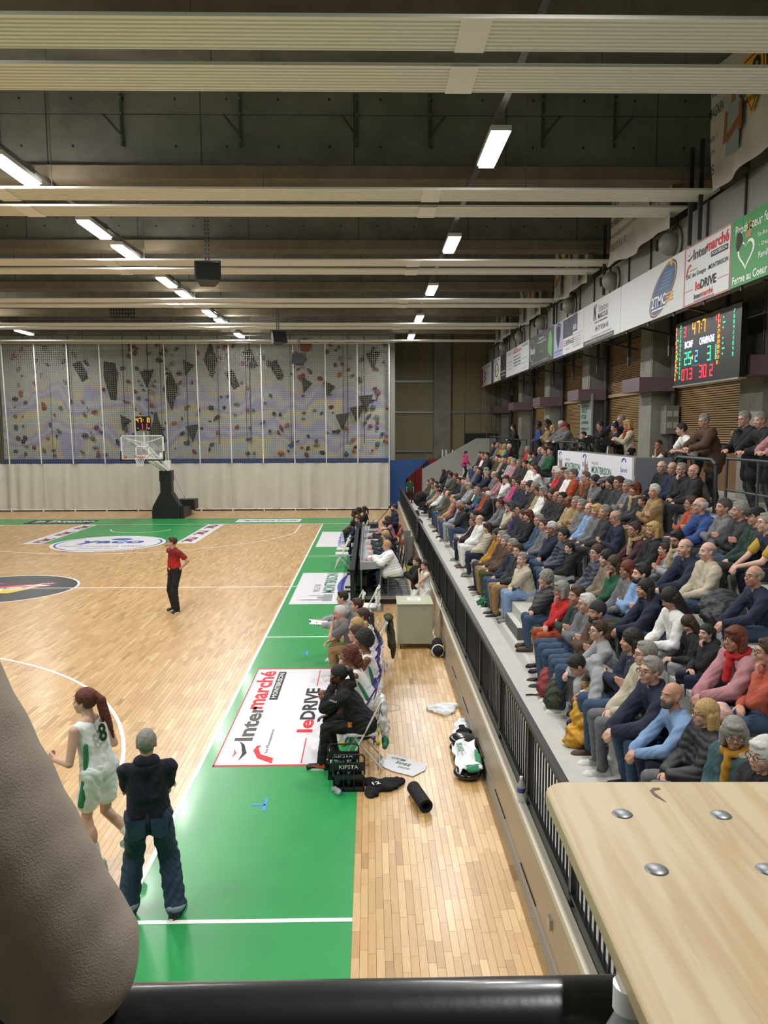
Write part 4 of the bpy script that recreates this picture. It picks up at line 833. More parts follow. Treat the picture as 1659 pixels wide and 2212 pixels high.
def body_mesh(D,vox=.0095,fat=1.0,legs=True,k=1.0):
    B=Blob(); up,sd,fw=D['up'],D['side'],D['fwd']; hip,neck=D['hip'],D['neck']
    T=lambda t,y,x:hip+(neck-hip)*t+sd*y+fw*x
    for s in (1,-1):
        B.cap(T(.05,s*.065,0),T(.45,s*.055,.0),.09*fat,.085*fat); B.cap(T(.45,s*.055,.0),T(.85,s*.08,0),.085*fat,.085)
    for i in (0,1):
        B.cap(T(.86,(1,-1)[i]*.07,0),D['sh'][i],.07,.052); B.cap(D['sh'][i],D['el'][i],.05,.038); B.cap(D['el'][i],D['wr'][i],.039,.026)
        d,n,c=D['hand'][i]; hand_into(B,D['wr'][i],d,n,(1,-1)[i],1.0,c)
        if legs:
            B.cap(D['hp'][i],D['kn'][i],.082,.052); B.cap(D['kn'][i],D['an'][i],.052,.036); q=D['an'][i]; m=q+(D['kn'][i]-q)*.62; B.ell(m-(D['fwd']*.012),(.052,.05,.10),_aim(D['kn'][i]-q))
            fa_=D['foot'][i]; f=V3((math.cos(fa_),math.sin(fa_),0)); B.cap(q+V3((0,0,-.045)),q+f*.13+V3((0,0,-.055)),.034,.026)
    hc=D['H'].translation; B.cap(neck-up*.02,D['H']@V3((-.018,0,-.06)),.06,.054); B.cap(T(.97,.06,-.01),T(.97,-.06,-.01),.05)
    head_into(B,D['H'])
    return B.mesh('body',WHITE,vox,2)
def _aim(d):
    d=V3(d).normalized(); a=d.orthogonal().normalized(); return Matrix((a,d.cross(a),d)).transposed()
def top_mesh(D,kind='sweater',vox=.015,fat=1.0,sleeve=1.0,seed=0,long=0,soft=False):
    x={'sweater':.020,'jacket':.033,'coat':.042,'hoodie':.030,'puffer':.046,'vest':.03,'jersey':.010,'tshirt':.012,'polo':.012,'tucked':.012}[kind]
    B=Blob(); up,sd,fw=D['up'],D['side'],D['fwd']; hip,neck=D['hip'],D['neck']; T=lambda t,y,xx:hip+(neck-hip)*t+sd*y+fw*xx
    for s in (1,-1):
        B.cap(T({'jersey':.1,'tucked':.2}.get(kind,-.08),s*.07,.0),T(.45,s*.058,.01),.105*fat+x,.098*fat+x*.8); B.cap(T(.45,s*.058,.0),T(.84,s*.085,0),.098*fat+x*.8,.084+x*.7)
    if fat>1.05: B.ell(T(.28,0,.06),(.13*fat,.15*fat,.16))
    for i in (0,1):
        s=(1,-1)[i]
        if kind in('jersey',): B.cap(T(.86,s*.06,0),D['sh'][i]-sd*s*.03,.066+x,.05+x); continue
        B.cap(T(.86,s*.07,0),D['sh'][i],.072+x,.056+x)
        if kind=='vest': continue
        if sleeve>=1: B.cap(D['sh'][i],D['el'][i],.056+x,.045+x); B.cap(D['el'][i],D['wr'][i]-(D['wr'][i]-D['el'][i])*.07,.046+x,.031+x*.8)
        elif sleeve>.5: B.cap(D['sh'][i],D['el'][i],.056+x,.045+x); B.cap(D['el'][i],D['el'][i]+(D['wr'][i]-D['el'][i])*(sleeve-.5)*2,.046+x,.04+x)
        else: B.cap(D['sh'][i],D['sh'][i]+(D['el'][i]-D['sh'][i])*.62,.058+x,.056+x)
    if kind!='jersey': B.cap(T(.93,.05,-.012),T(.93,-.05,-.012),.075+x*.4); B.cap(T(.96,0,-.012),T(1.03 if kind in('jacket','coat','puffer','hoodie') else .98,0,-.008),.064)
    if kind=='hoodie': B.ell(T(1.0,0,-.09),(.08,.12,.07)); B.ell(T(1.02,0,.0),(.085,.09,.045))
    if long:
        for i in (0,1): B.cap(D['hp'][i],D['hp'][i]+(D['kn'][i]-D['hp'][i])*long,.11+x,.095+x)
    if soft: return B.mesh(kind,WHITE,vox,12,wrinkle(.0022,20,seed))
    return B.mesh(kind,WHITE,vox,4,puff() if kind=='puffer' else wrinkle({'jersey':.0022,'tshirt':.004,'polo':.004,'tucked':.004}.get(kind,.0065),seed=seed))
def legs_mesh(D,vox=.015,short=None,wide=1.0,seed=0):
    B=Blob(); hip=D['hip']; up=D['up']
    B.cap(D['hp'][0]+V3((0,0,.02)),D['hp'][1]+V3((0,0,.02)),.115); B.cap(hip+up*.04,hip+up*.1,.11)
    for i in (0,1):
        if short: B.cap(D['hp'][i],D['hp'][i]+(D['kn'][i]-D['hp'][i])*short,.108,.105); continue
        B.cap(D['hp'][i],D['kn'][i],.10,.070*wide); a=D['an'][i]; a2=a+(D['kn'][i]-a)*.02; B.cap(D['kn'][i],a2,.070*wide,.052*wide*wide)
    return B.mesh('trousers',WHITE,vox,4,wrinkle(.0055,45,seed))
SHOE=None
def shoe_mesh():
    B=Blob(); B.cap((-.05,0,.04),(.14,0,.034),.042,.036,1.0); B.ell((-.045,0,.07),(.045,.04,.055)); B.ell((.12,0,.03),(.075,.046,.032)); B.cap((-.06,0,.018),(.15,0,.018),.04,.042)
    def fn(a,n): a[:,2]=np.maximum(a[:,2],.0); return a
    u=B.mesh('shoe',WHITE,.009,2,fn)
    mb=MB(); n=20; pts=[]
    for i in range(n):
        a=2*PI*i/n; cx=.045; L=.152 ; w=.050 if math.cos(a)>-.2 else .042; pts.append((cx+L*math.cos(a)*(1 if math.cos(a)>0 else .98),w*math.sin(a)*(1-.1*math.cos(a))))
    mb.prism(pts,(0,0,-.002),(1,0,0),(0,1,0),(0,0,1),.024); sole=mb.mesh('sole',WHITE); return u,sole
# head-local shared pieces
def hairfn(amp,k=160):
    def fn(a,n):
        x,y,z=a.T; w=np.sin(k*1.1*x+3*np.sin(41*z))*np.sin(k*.95*y+2*np.sin(37*x))*np.sin(k*.6*z+1)*1.6+.5*np.sin(k*.5*(y+.4*z)+4*np.sin(11*x)); return a+n*(w*amp)[:,None]
    return fn
def hair_mesh(st):
    B=Blob(); am=.0018
    cap_=lambda g:B.ell((-.020,0,.034),(.097+g,.080+g,.092+g))
    def cut(fn,line):
        """remove the cap in front of the hairline by pushing those vertices under the skin"""
        def f(a,n):
            a=fn(a,n); x,y,z=a.T; th=np.arctan2(np.abs(y),x); zl=np.interp(th,[0,.55,.95,1.35,1.75,2.2,3.15],line); m=z<zl
            d=a-np.array((-.01,0,.01)); t=np.clip((zl-z)/.02,0,1); return np.where(m[:,None],a-d*(t*.32)[:,None],a)
        return f
    L=[.070,.062,.035,-.012,-.018,-.075,-.09]
    if st=='s': cap_(.0075); B.ell((.015,0,.098),(.06,.055,.030)); f=cut(hairfn(am),L)
    elif st=='b': cap_(.006); f=lambda a,n:(lambda r:np.where((a[:,2]>.052)[:,None],a-(a-np.array((-.01,0,.02)))*np.clip((a[:,2:3]-.052)/.02,0,1)*.25,r))(cut(hairfn(.001),[.2,.2,.06,-.01,-.018,-.075,-.09])(a,n))
    elif st in 'lp':
        cap_(.013); f=cut(hairfn(am,110),[.075,.066,.04,-.03,-.09,-.2,-.2])
        if st=='l':
            for s in (1,-1): B.cap((-.02,s*.075,.0),(-.03,s*.088,-.19),.035,.03); B.cap((-.06,s*.05,0),(-.085,s*.06,-.24),.05,.035)
            B.cap((-.08,0,0),(-.10,0,-.26),.05,.035); f=hairfn(am,110)
        else: f=cut(hairfn(am,110),L)
    elif st=='o':
        cap_(.016); f0=hairfn(am,110)
        for s in (1,-1): B.cap((-.015,s*.074,.02),(-.012,s*.082,-.085),.036,.034)
        B.cap((-.07,.03,0),(-.08,.03,-.09),.05,.04); B.cap((-.07,-.03,0),(-.08,-.03,-.09),.05,.04); B.ell((.055,0,.082),(.042,.066,.03)); f=f0
    elif st=='u': cap_(.010); B.ell((-.085,0,.10),(.04,.04,.04)); f=cut(hairfn(am),L)
    elif st in 'ca':
        g=.028 if st=='c' else .05; cap_(g); B.ell((-.03,0,.07),(.10+g*.4,.09+g*.6,.08+g)); f=cut(lambda a,n:a+n*((np.sin(95*a[:,0]+3*np.sin(70*a[:,2]))*np.sin(90*a[:,1]+2)*np.sin(85*a[:,2]+1))*.008)[:,None],L)
    elif st=='H': B.ell((-.018,0,.045),(.106,.088,.098)); B.cap((.06,0,.045),(-.1,0,.02),.03); f=cut(lambda a,n:a+n*(np.sin(260*np.arctan2(a[:,1],a[:,0]+.02)*.12)*.0015)[:,None],[.05,.045,.035,.012,-.01,-.04,-.05])
    elif st=='K': B.ell((-.018,0,.042),(.104,.086,.092)); f=cut(lambda a,n:a,[.055,.05,.045,.035,.02,.0,-.01])
    elif st=='A': B.ell((-.01,0,.07),(.125,.095,.05)); B.ell((-.03,0,.055),(.10,.092,.06)); f=lambda a,n:a
    elif st=='W': B.ell((-.03,0,.025),(.115,.098,.12)); B.cap((-.03,0,-.05),(-.06,0,-.14),.09,.09); f=cut(lambda a,n:a,[.075,.065,.04,-.02,-.09,-.2,-.2])
    return B.mesh('hair',WHITE,.0062,1,f)
HAIR={}
def hair_for(st):
    if st not in HAIR: HAIR[st]=hair_mesh(st)
    return HAIR[st]
def extra_meshes():
    X={}
    e=MB(); 
    for s in (1,-1): e.sph((.0755,s*.031,.003),.0115,10,8)
    X['eyes']=e.mesh('eyes',mat('eye white','#a89f98',.4)); e=MB()
    for s in (1,-1): e.sph((.0828,s*.031,.003),.0062,8,6)
    X['pupils']=e.mesh('pupils',mat('iris','#2b211b',.2)); e=MB()
    for s in (1,-1): e.cyl((.086,s*.014,.028),(.080,s*.048,.029),.0045,.003,n=6)
    X['eyebrows']=e.mesh('eyebrows',WHITE)
    e=MB().sph((.0895,0,-.0645),.021,12,8,(.36,1,.36)); X['lips']=e.mesh('lips',WHITE)
    e=MB()
    for s in (1,-1): e.torus((.101,s*.034,.002),.022,.0024,16,5,Matrix(((0,0,1),(1.1,0,0),(0,.85,0)))); e.cyl((.099,s*.057,.006),(-.01,s*.083,.008),.002,n=5)
    e.cyl((.103,-.012,.006),(.103,.012,.006),.002,n=5); X['glasses']=e.mesh('glasses',WHITE)
    B=Blob(); B.ell((.055,0,-.085),(.048,.047,.038)); B.cap((.03,.056,-.05),(.05,.035,-.09),.018,.02); B.cap((.03,-.056,-.05),(.05,-.035,-.09),.018,.02); B.ell((.09,0,-.05),(.012,.028,.006)); X['beard']=B.mesh('beard',WHITE,.008,1,hairfn(.001))
    e=MB().sph((.101,0,-.048),.03,10,6,(.4,1,.3)); X['moustache']=e.mesh('moustache',WHITE)
    e=MB(); e.prism([(.0,-.075),(.05,-.07),(.085,-.045),(.095,0),(.085,.045),(.05,.07),(.0,.075)],(.07,0,.052),(1,0,-.12),(0,1,0),(0,0,1),.008); X['peak']=e.mesh('peak',WHITE)
    B=Blob(); 
    for i in range(14): a=2*PI*i/14; b_=2*PI*(i+1)/14; B.cap((.085*math.cos(a)-.01,.085*math.sin(a),.03*math.cos(a)*-1),(.085*math.cos(b_)-.01,.085*math.sin(b_),-.03*math.cos(b_)),.034)
    B.cap((.085,.02,-.03),(.12,.03,-.24),.035,.04); X['scarf']=B.mesh('scarf',WHITE,.012,2,wrinkle(.006,60))
    B=Blob(); 
    for i in range(12): a=PI*.25+1.5*PI*i/12; b_=PI*.25+1.5*PI*(i+1)/12; B.cap((.10*math.cos(a)-.03,.13*math.sin(a),.0),(.10*math.cos(b_)-.03,.13*math.sin(b_),.0),.05)
    X['collar']=X['fur_collar']=B.mesh('fur_collar',WHITE,.012,1,wrinkle(.009,120))
    B=Blob(); B.cap((-.09,0,.04),(-.15,0,.02),.03,.035); B.cap((-.15,0,.02),(-.17,0,-.18),.04,.02); X['ponytail']=B.mesh('ponytail',WHITE,.01,1,hairfn(.002,110))
    return X
XM=extra_meshes()

SHOE,SOLE=shoe_mesh()
SK={'l':[mat('skin %d'%i,c,.5,noise=(25,.06),spec=.35) for i,c in enumerate(('#c49a86','#b98c76','#cda592','#b08570'))],'d':[mat('deep skin 0','#5f3d2c',.45,noise=(25,.06)),mat('deep skin 1','#74492f',.45,noise=(25,.06))]}
HCOL={'k':'#1d1917','n':'#3d2a1e','g':'#88857f','w':'#c9c7c3','y':'#b2925f','r':'#5f2c1b','d':'#4a4744'}
def hairmat(k,extra=''): return mat('hair '+k,HCOL[k],.6,noise=(60,.22),bump=(220,.6),stretch=(1,1,.2))
CC={'black':'#1b1c1f','char':'#33353a','navy':'#1d2740','dgreen':'#1e3a30','green':'#1e5a3c','olive':'#45472f','grey':'#76787c','lgrey':'#aeb0b3','white':'#dcdcda','cream':'#cfc5ae','beige':'#b9a27e','tan':'#a28558','brown':'#5a4230','rust':'#b04a22','red':'#b02222','maroon':'#4a2028','pink':'#c48a92','hotpink':'#d0417e','purple':'#3a2180','blue':'#2d4f8e','lblue':'#8fb0dc','denim':'#3d5572','teal':'#3c5f66','yellow':'#c9a53a','mint':'#8fb89a','mustard':'#c08a24','coral':'#c05a44','taupe':'#8a7c68','orange':'#b8642a','burgundy':'#5a1f24','magenta':'#b02a5c','kit':'#e3e5e4','plaid':'#3c4a3c','lavender':'#a8a2c0','polo':'#15182a','jean':'#243a55','rednew':'#c02a1c','twhite':'#eceeee','taupeknit':'#9a8d7c'}
def cloth(c,rough=.85):
    h=CC[c]; f=1.0 if c in('white','kit','twhite','taupeknit','polo','jean','red') else .86
    return mat('cloth %s %.1f'%(c,rough),'#%02x%02x%02x'%tuple(int(int(h[i:i+2],16)*f) for i in (1,3,5)),rough,noise=(9,.12),bump=(220,.25))
POSES={}
def seated(code,yaw):
    """shared seated joints; seat top is .40 above the feet"""
    hip=(0,0,.49); an=[(.42,.12,.085),(.40,-.12,.085)]; kp=(.3,0,1); pi=0
    if code=='l': return pose(hip,lean=-.04,yaw=yaw,pitch=pi,wr=[(.30,.05,.60),(.31,-.05,.59)],an=an,kpole=kp,hand=[((.3,-.75,-.1),(0,-.2,-1),.55),((.3,.75,-.1),(0,.2,-1),.55)],epole=[(-.5,.7,-.3),(-.5,-.7,-.3)])
    if code=='f': return pose(hip,lean=.38,yaw=yaw,pitch=pi-.05,wr=[(.55,.06,.60),(.56,-.05,.58)],an=[(.40,.14,.085),(.36,-.14,.085)],kpole=kp,hand=[((.5,-.75,-.2),(-.2,-.5,-1),.7),((.5,.75,-.2),(-.2,.5,-1),.7)],epole=[(-.3,.8,-.6),(-.3,-.8,-.6)])
    if code=='c': return pose(hip,lean=.22,yaw=yaw,pitch=pi,wr=[(.235,.05,.94),(.34,-.04,.62)],an=an,kpole=kp,hand=[((.0,-.25,1),(-1,0,.1),.9),((.2,.8,0),(0,.2,-1),.5)],epole=[(.3,.5,-1),(-.5,-.7,-.3)])
    if code=='a': return pose(hip,lean=-.03,yaw=yaw,pitch=pi,wr=[(.22,-.13,.76),(.19,.12,.80)],an=an,kpole=kp,hand=[((-.1,-1,.05),(-1,0,0),.35),((-.1,1,.05),(-1,0,0),.35)],epole=[(-.1,.9,-.7),(-.1,-.9,-.7)])
    if code=='p': return pose(hip,lean=.12,yaw=yaw,pitch=.32,wr=[(.33,.06,.72),(.33,-.06,.72)],an=an,kpole=kp,hand=[((.5,-.5,.35),(-.3,-.3,1),.7),((.5,.5,.35),(-.3,.3,1),.7)],epole=[(-.5,.7,-.5),(-.5,-.7,-.5)])
    if code=='d': return pose(hip,lean=.28,yaw=yaw,pitch=.55,wr=[(.42,.08,.62),(.44,-.06,.60)],an=an,kpole=kp,epole=[(-.5,.7,-.5),(-.5,-.7,-.5)])
    if code=='b': return pose(hip,lean=.95,yaw=yaw,pitch=.75,head=(.56,0,.80),wr=[(.52,.12,.50),(.54,-.06,.46)],an=an,kpole=kp,epole=[(-.2,.8,0),(-.2,-.8,0)])
    if code=='v': return pose(hip,lean=.02,yaw=yaw,pitch=.1,wr=[(.28,.03,.62),(.30,-.05,.60)],an=an,kpole=kp,hand=[((.3,-.75,-.1),(0,-.2,-1),.55),((.3,.75,-.1),(0,.2,-1),.55)])
PC={}
def P_(code,yaw):
    k=(code,yaw)
    if k not in PC: PC[k]=seated(code,yaw)
    return PC[k]
MC={}
def collar_mesh(D,kind,fat):
    B=Blob(); up,sd,fw=D['up'],D['side'],D['fwd']; c=D['neck']+up*.005-fw*.008; n=12
    for i in range(n):
        a=.55+(2*PI-1.1)*i/n; b=.55+(2*PI-1.1)*(i+1)/n; q=lambda t,h:c+(fw*math.cos(t)*.078+sd*math.sin(t)*.084)+up*h
        h0=.012-.02*math.cos(a); h1=.012-.02*math.cos(b); B.cap(q(a,h0),q(b,h1),.021)
    return B.mesh('collar',WHITE,.009,2)
def shared(key,fn):
    if key not in MC: MC[key]=fn()
    return MC[key]
def place(o,M): o.matrix_parent_inverse=Matrix.Identity(4); o.matrix_local=M
def put(name,me,m,par,M=None):
    o=bpy.data.objects.new(name,me); COL.objects.link(o); o.parent=par
    if M is not None: o.matrix_local=M
    if m is not None: setm(o,m)
    return o
def dress(root,D,look,bodyme,topme,legme,kid=False,detail=True):
    """hang skin, hair, clothes and shoes under the person's empty"""
    skin=look['skin']; H=D['H']
    put('body',bodyme,skin,root)
    g=look.get('garment','sweater'); put({'vest':'vest','tshirt':'shirt','jersey':'jersey','polo':'shirt','tucked':'shirt'}.get(g,g if g!='puffer' else 'jacket'),topme,look['top'],root)
    if legme: put(look.get('legname','trousers'),legme,look['legs'],root)
    for i in (0,1):
        f=D['foot'][i]; q=D['an'][i]; M=Matrix.Translation((q.x,q.y,q.z-.085))@Matrix.Rotation(f,4,'Z')@Matrix.Rotation(D.get('fp',(0,0))[i],4,'Y')
        s=put('shoe',SHOE,look['shoe'],root,M); put('sole',SOLE,look.get('sole',look['shoe']),s)
    st=look['hair']
    hm=look['hmat']
    if st in 'HKAW':
        if st!='W': put('hair',hair_for('s'),look['under'],root,H@Matrix.Scale(.965,4))
        put({'H':'beanie','K':'cap','A':'flat_cap','W':'hood'}[st],hair_for(st),hm,root,H)
        if st in 'KA': put('peak',XM['peak'],look.get('peak',hm),root,H)
    elif st!='B':
        h=put('hair',hair_for(st),hm,root,H)
        if st=='p': put('ponytail',XM['ponytail'],hm,root,H)
    if detail:
        put('eyes',XM['eyes'],None,root,H); put('pupils',XM['pupils'],None,root,H); put('eyebrows',XM['eyebrows'],look['brow'],root,H); put('lips',XM['lips'],look['lip'],root,H)
    x=look.get('ex','')
    if 'g' in x: put('glasses',XM['glasses'],look.get('gmat',mat('glasses frame','#1e1e22',.3)),root,H)
    if 'e' in x: put('beard',XM['beard'],look['brow'] if st in 'HKAWB' else hm,root,H)
    if 'm' in x: put('moustache',XM['moustache'],hm,root,H)
    if 's' in x: put('scarf',XM['scarf'],look['scarf'],root,Matrix.Translation(D['neck']+V3((.01,0,.035))))
    if 'h' in x: put('fur_collar',XM['fur_collar'],mat('cream fleece','#c9b68e',.95,bump=(200,.9)) if look.get('fleece') else mat('fur trim','#6a5b41',.95,bump=(200,.9)),root,Matrix.Translation(D['neck']+V3((-.02,0,.0))))
LIPL=mat('lips','#a5625a',.4); LIPD=mat('deep lips','#5a3230',.4)
def mklook(h,gar,leg,ex,rr,scarf=None):
    dark='d' in ex; st,hc=h[0],h[1]; g,c=gar.split(':')
    L=dict(skin=rr.choice(SK['d' if dark else 'l']),garment=g,top=cloth(c,.5 if g=='puffer' else .85),legs=cloth(leg),hair=st,ex=ex.replace('d','').replace('k',''),lip=LIPD if dark else LIPL,shoe=mat(*rr.choice((('dark shoe','#222326',.6),('brown shoe','#4d3a2c',.6),('white shoe','#d8d8d6',.5),('grey shoe','#7b7973',.6)))),sole=rr.choice((WHITE,mat('dark sole','#2a2927',.7))))
    L['under']=hairmat('g' if hc=='g' else 'n' if hc not in HCOL else hc)
    if st=='H': L['hmat']=cloth('char')
    elif st=='K': L['hmat']=cloth({'k':'black','g':'lgrey','r':'burgundy'}[hc])
    elif st=='A': L['hmat']=cloth('grey')
    elif st=='W': L['hmat']=cloth(c)
    else: L['hmat']=hairmat(hc)
    L['brow']=hairmat('d' if hc in 'gw' else 'k' if st in 'HKAWB' else hc)
    if scarf: L['scarf']=cloth(scarf)
    return L
WORD={'char':'charcoal','lgrey':'light grey','dgreen':'dark green','lblue':'light blue','hotpink':'hot pink','denim':'denim blue','coral':'coral red','rust':'rust orange'}
GAR={'sweater':'sweater','jacket':'jacket','coat':'coat','hoodie':'hoodie','puffer':'puffer jacket','vest':'vest'}
PW={'l':'hands in lap','f':'leaning forward','c':'hand at chin','a':'arms folded','p':'looking down at phone','d':'looking down','b':'bent right over','v':'smiling, turned to the camera'}
ROWN=('front row','second row','third row','fourth row','fifth row','bench behind the top row')
# ---------------------------------------------------------------- the seated crowd
# row, distance along the stand, height offset, hair, garment:colour, trousers, extras, pose
CROWD="""0 5.15 0.03 ow jacket:black char g l
0 5.63 -0.06 og coat:teal char gs:mustard v
0 6.09 -0.10 ly puffer:black grey g l
0 6.56 -0.04 Bg sweater:lblue navy e f
0 7.03 0.16 sg jacket:navy denim g f
0 7.49 0.12 sg jacket:cream grey g l
0 7.96 0.13 lk sweater:navy denim - a
0 8.36 -0.47 sk hoodie:lgrey tan k b
0 8.75 -0.04 sn sweater:lgrey denim g f
0 9.22 0.15 Hk jacket:brown denim e a
0 9.68 0.16 sw hoodie:grey denim g a
0 10.15 0.18 sn sweater:dgreen denim - a
0 10.78 0.07 og sweater:red rust g c
0 11.79 -0.04 cg puffer:char denim - c
0 13.62 -0.01 sg jacket:cream lblue m c
0 14.16 0.14 sn hoodie:char tan g l
0 14.74 0.20 sg sweater:navy denim g l
0 15.47 0.11 sg coat:brown olive m l
0 15.95 0.16 sg jacket:brown tan g l
0 16.52 0.11 lk jacket:mustard char g l
0 17.97 0.02 on puffer:cream navy h l
0 19.27 0.11 bg jacket:white white - l
0 19.74 -0.01 sd jacket:black char g f
0 20.21 0.15 sk sweater:pink navy g l
0 22.69 0.14 bg jacket:char denim gd c
0 23.78 0.02 Ww hoodie:lgrey lgrey - l
0 24.24 0.17 sk jacket:navy denim - l
0 24.66 0.28 sk sweater:rust denim - l
0 25.50 0.10 sy jacket:beige tan - l
0 26.13 0.14 ck jacket:brown denim d l
0 27.28 0.11 bn jacket:olive denim - l
0 27.90 0.24 sd jacket:grey char d l
0 29.45 -0.07 Kk sweater:white olive - f
0 29.87 0.05 sk sweater:white char - l
0 30.29 0.17 sk jacket:beige denim g f
0 32.11 0.16 sk jacket:grey char - l
0 32.95 -0.03 lk sweater:mint denim - c
0 34.17 0.17 sn jacket:brown denim - l
0 34.96 -0.03 pn jacket:olive denim - f
1 6.43 -0.05 sn sweater:coral denim g c
1 6.91 -0.02 or jacket:pink denim gs:red f
1 7.73 -0.28 pk hoodie:black navy k c
1 8.13 -0.27 ln sweater:black lgrey k d
1 8.54 -0.00 lk sweater:white lgrey - d
1 9.22 -0.04 lk hoodie:navy denim - f
1 9.69 0.12 sk jacket:lblue olive e a
1 10.16 0.04 lr sweater:grey denim g l
1 10.63 0.05 ln sweater:green denim g c
1 11.09 0.05 lk sweater:taupe denim - l
1 11.56 0.06 pn puffer:navy denim g l
1 13.17 0.01 sk hoodie:black lgrey k l
1 13.60 0.04 sk puffer:navy denim g l
1 14.33 0.15 sw coat:navy denim gm c
1 15.13 0.03 sn sweater:grey denim g l
1 15.60 0.13 sg jacket:denim denim g l
1 16.68 0.08 or sweater:black denim - l
1 17.17 0.02 ln sweater:black char - l
1 17.64 0.18 sk jacket:navy char g l
1 18.11 -0.19 sd hoodie:purple char e c
1 18.72 0.16 od sweater:cream beige g c
1 19.75 0.09 sn jacket:grey char - f
1 22.43 0.01 sw coat:black char g l
1 22.89 0.18 or jacket:rust char - l
1 23.36 -0.41 sk sweater:blue denim - b
1 24.02 0.09 sg jacket:teal denim g f
1 24.43 0.23 sn jacket:grey char - l
1 25.18 -0.11 ln sweater:white denim - l
1 25.94 0.16 Kg jacket:lgrey denim - f
1 26.35 -0.04 sn hoodie:navy denim k l
1 26.77 -0.01 ln sweater:grey denim - l
1 27.19 0.17 sg sweater:navy denim - l
1 27.61 0.28 sn jacket:brown char - l
1 28.30 0.11 sn jacket:grey denim - l
1 28.72 0.24 sk sweater:navy denim g f
1 31.16 0.13 lr jacket:olive char - l
1 32.68 0.09 lk jacket:grey char - c
1 33.98 0.05 lk jacket:black denim d l
1 35.93 -0.03 lk jacket:black lgrey d c
2 7.96 -0.06 bg sweater:navy denim g f
2 9.31 -0.01 bg sweater:cream denim - l
2 9.78 0.02 bg jacket:navy char - f
2 10.31 0.02 sk jacket:lgrey char ges:beige p
2 10.71 -0.21 sn sweater:grey char ks:rust l
2 11.15 0.04 oy coat:black char - l
2 11.67 -0.02 sn sweater:maroon navy gs:beige f
2 12.96 0.02 bg sweater:navy char g p
2 13.50 0.10 sg jacket:char char - l
2 13.98 0.03 oy jacket:grey char - l
2 14.46 0.01 bn sweater:lblue char g l
2 15.00 0.04 sg jacket:grey char - l
2 15.47 0.07 sg coat:tan char g a
2 15.94 0.02 bk coat:beige char dg l
2 16.52 0.08 sk coat:black char g l
2 16.99 0.05 bn coat:black char g l
2 17.45 0.12 ln jacket:black char - l
2 17.92 -0.22 or coat:char char g l
2 18.39 0.08 og jacket:white char - l
2 18.86 0.03 on jacket:beige char g l
2 19.32 0.17 sg jacket:char char g l
2 19.79 0.10 ck jacket:black char g c
2 20.69 0.06 bw jacket:navy char g l
2 21.52 -0.07 sk sweater:navy denim g l
2 21.98 0.10 sn jacket:hotpink char g l
2 23.26 0.08 Kr sweater:white char - c
2 24.41 0.01 pk sweater:pink lgrey - f
2 25.75 0.04 bg sweater:grey beige g l
2 27.11 -0.08 sg jacket:navy char g c
2 27.52 0.11 og jacket:navy char - l
2 29.37 -0.03 sn jacket:navy denim - l
2 30.16 -0.04 og sweater:grey char - l
3 9.09 0.01 sg vest:navy navy g f
3 9.55 -0.01 Kk jacket:dgreen char g l
3 10.02 0.05 sg jacket:char denim - a
3 10.49 0.05 sd jacket:grey char - a
3 10.96 0.08 bw jacket:blue char g f
3 11.56 -0.07 sn sweater:rust char g a
3 13.09 0.09 sw jacket:tan tan - a
3 13.60 -0.14 sn hoodie:black char k l
3 14.00 0.02 or jacket:char char s:beige l
3 14.47 0.06 sg jacket:grey char g a
3 14.93 0.15 sn jacket:char char g l
3 15.44 0.08 lk coat:black char - l
3 15.90 0.01 Ak coat:black char e p
3 16.43 0.06 lk hoodie:grey char g c
3 17.24 0.09 sd jacket:brown char gs:orange l
3 18.29 0.10 sd sweater:rust denim - l
3 18.76 0.04 og jacket:white char - l
3 19.22 0.09 sk jacket:maroon char g l
3 19.69 -0.01 sw jacket:red char g c
3 20.16 0.07 sw puffer:navy char - a
3 22.31 -0.08 ln sweater:white char - c
3 22.77 0.07 ln jacket:white char - l
3 23.24 0.07 sk jacket:white char - l
3 24.00 0.10 sk coat:black char s:olive l
3 25.04 0.06 sg coat:char char g l
3 25.98 0.05 pg sweater:pink denim - l
3 26.61 0.10 oy jacket:lgrey char - l
3 27.37 0.12 sk jacket:black char g a
3 27.79 0.22 sk jacket:navy char - l
3 28.43 0.07 sk jacket:beige char - l
3 29.25 0.14 sk jacket:olive char - l
3 32.04 0.20 sk jacket:char char - l
3 32.45 0.05 ln jacket:white denim - c
3 33.13 0.13 sn sweater:red denim - l
3 33.89 0.11 sk jacket:black denim - l
4 13.12 -0.04 Bk coat:black char g l
4 13.59 -0.01 sg coat:black char g c
4 14.06 -0.03 bg coat:navy char g l
4 14.58 -0.03 bw coat:black char g l
4 23.73 0.11 sk sweater:green char - l
4 24.50 0.11 sn sweater:grey char - l
4 25.11 0.09 bw jacket:navy char g l
4 26.00 -0.04 sk sweater:black char k l
4 26.72 -0.06 sk sweater:mint denim k c
4 27.14 0.05 sg sweater:red char g l
4 30.76 0.08 sw coat:black char - l
4 31.85 0.05 sy jacket:mint char - l
4 32.53 0.12 sn sweater:mustard char g l
4 33.54 0.10 sg jacket:grey char - l
4 34.61 0.09 uk jacket:black denim - l
5 16.17 -0.14 bg coat:black char e l
5 17.10 -0.13 sn vest:brown char g c"""
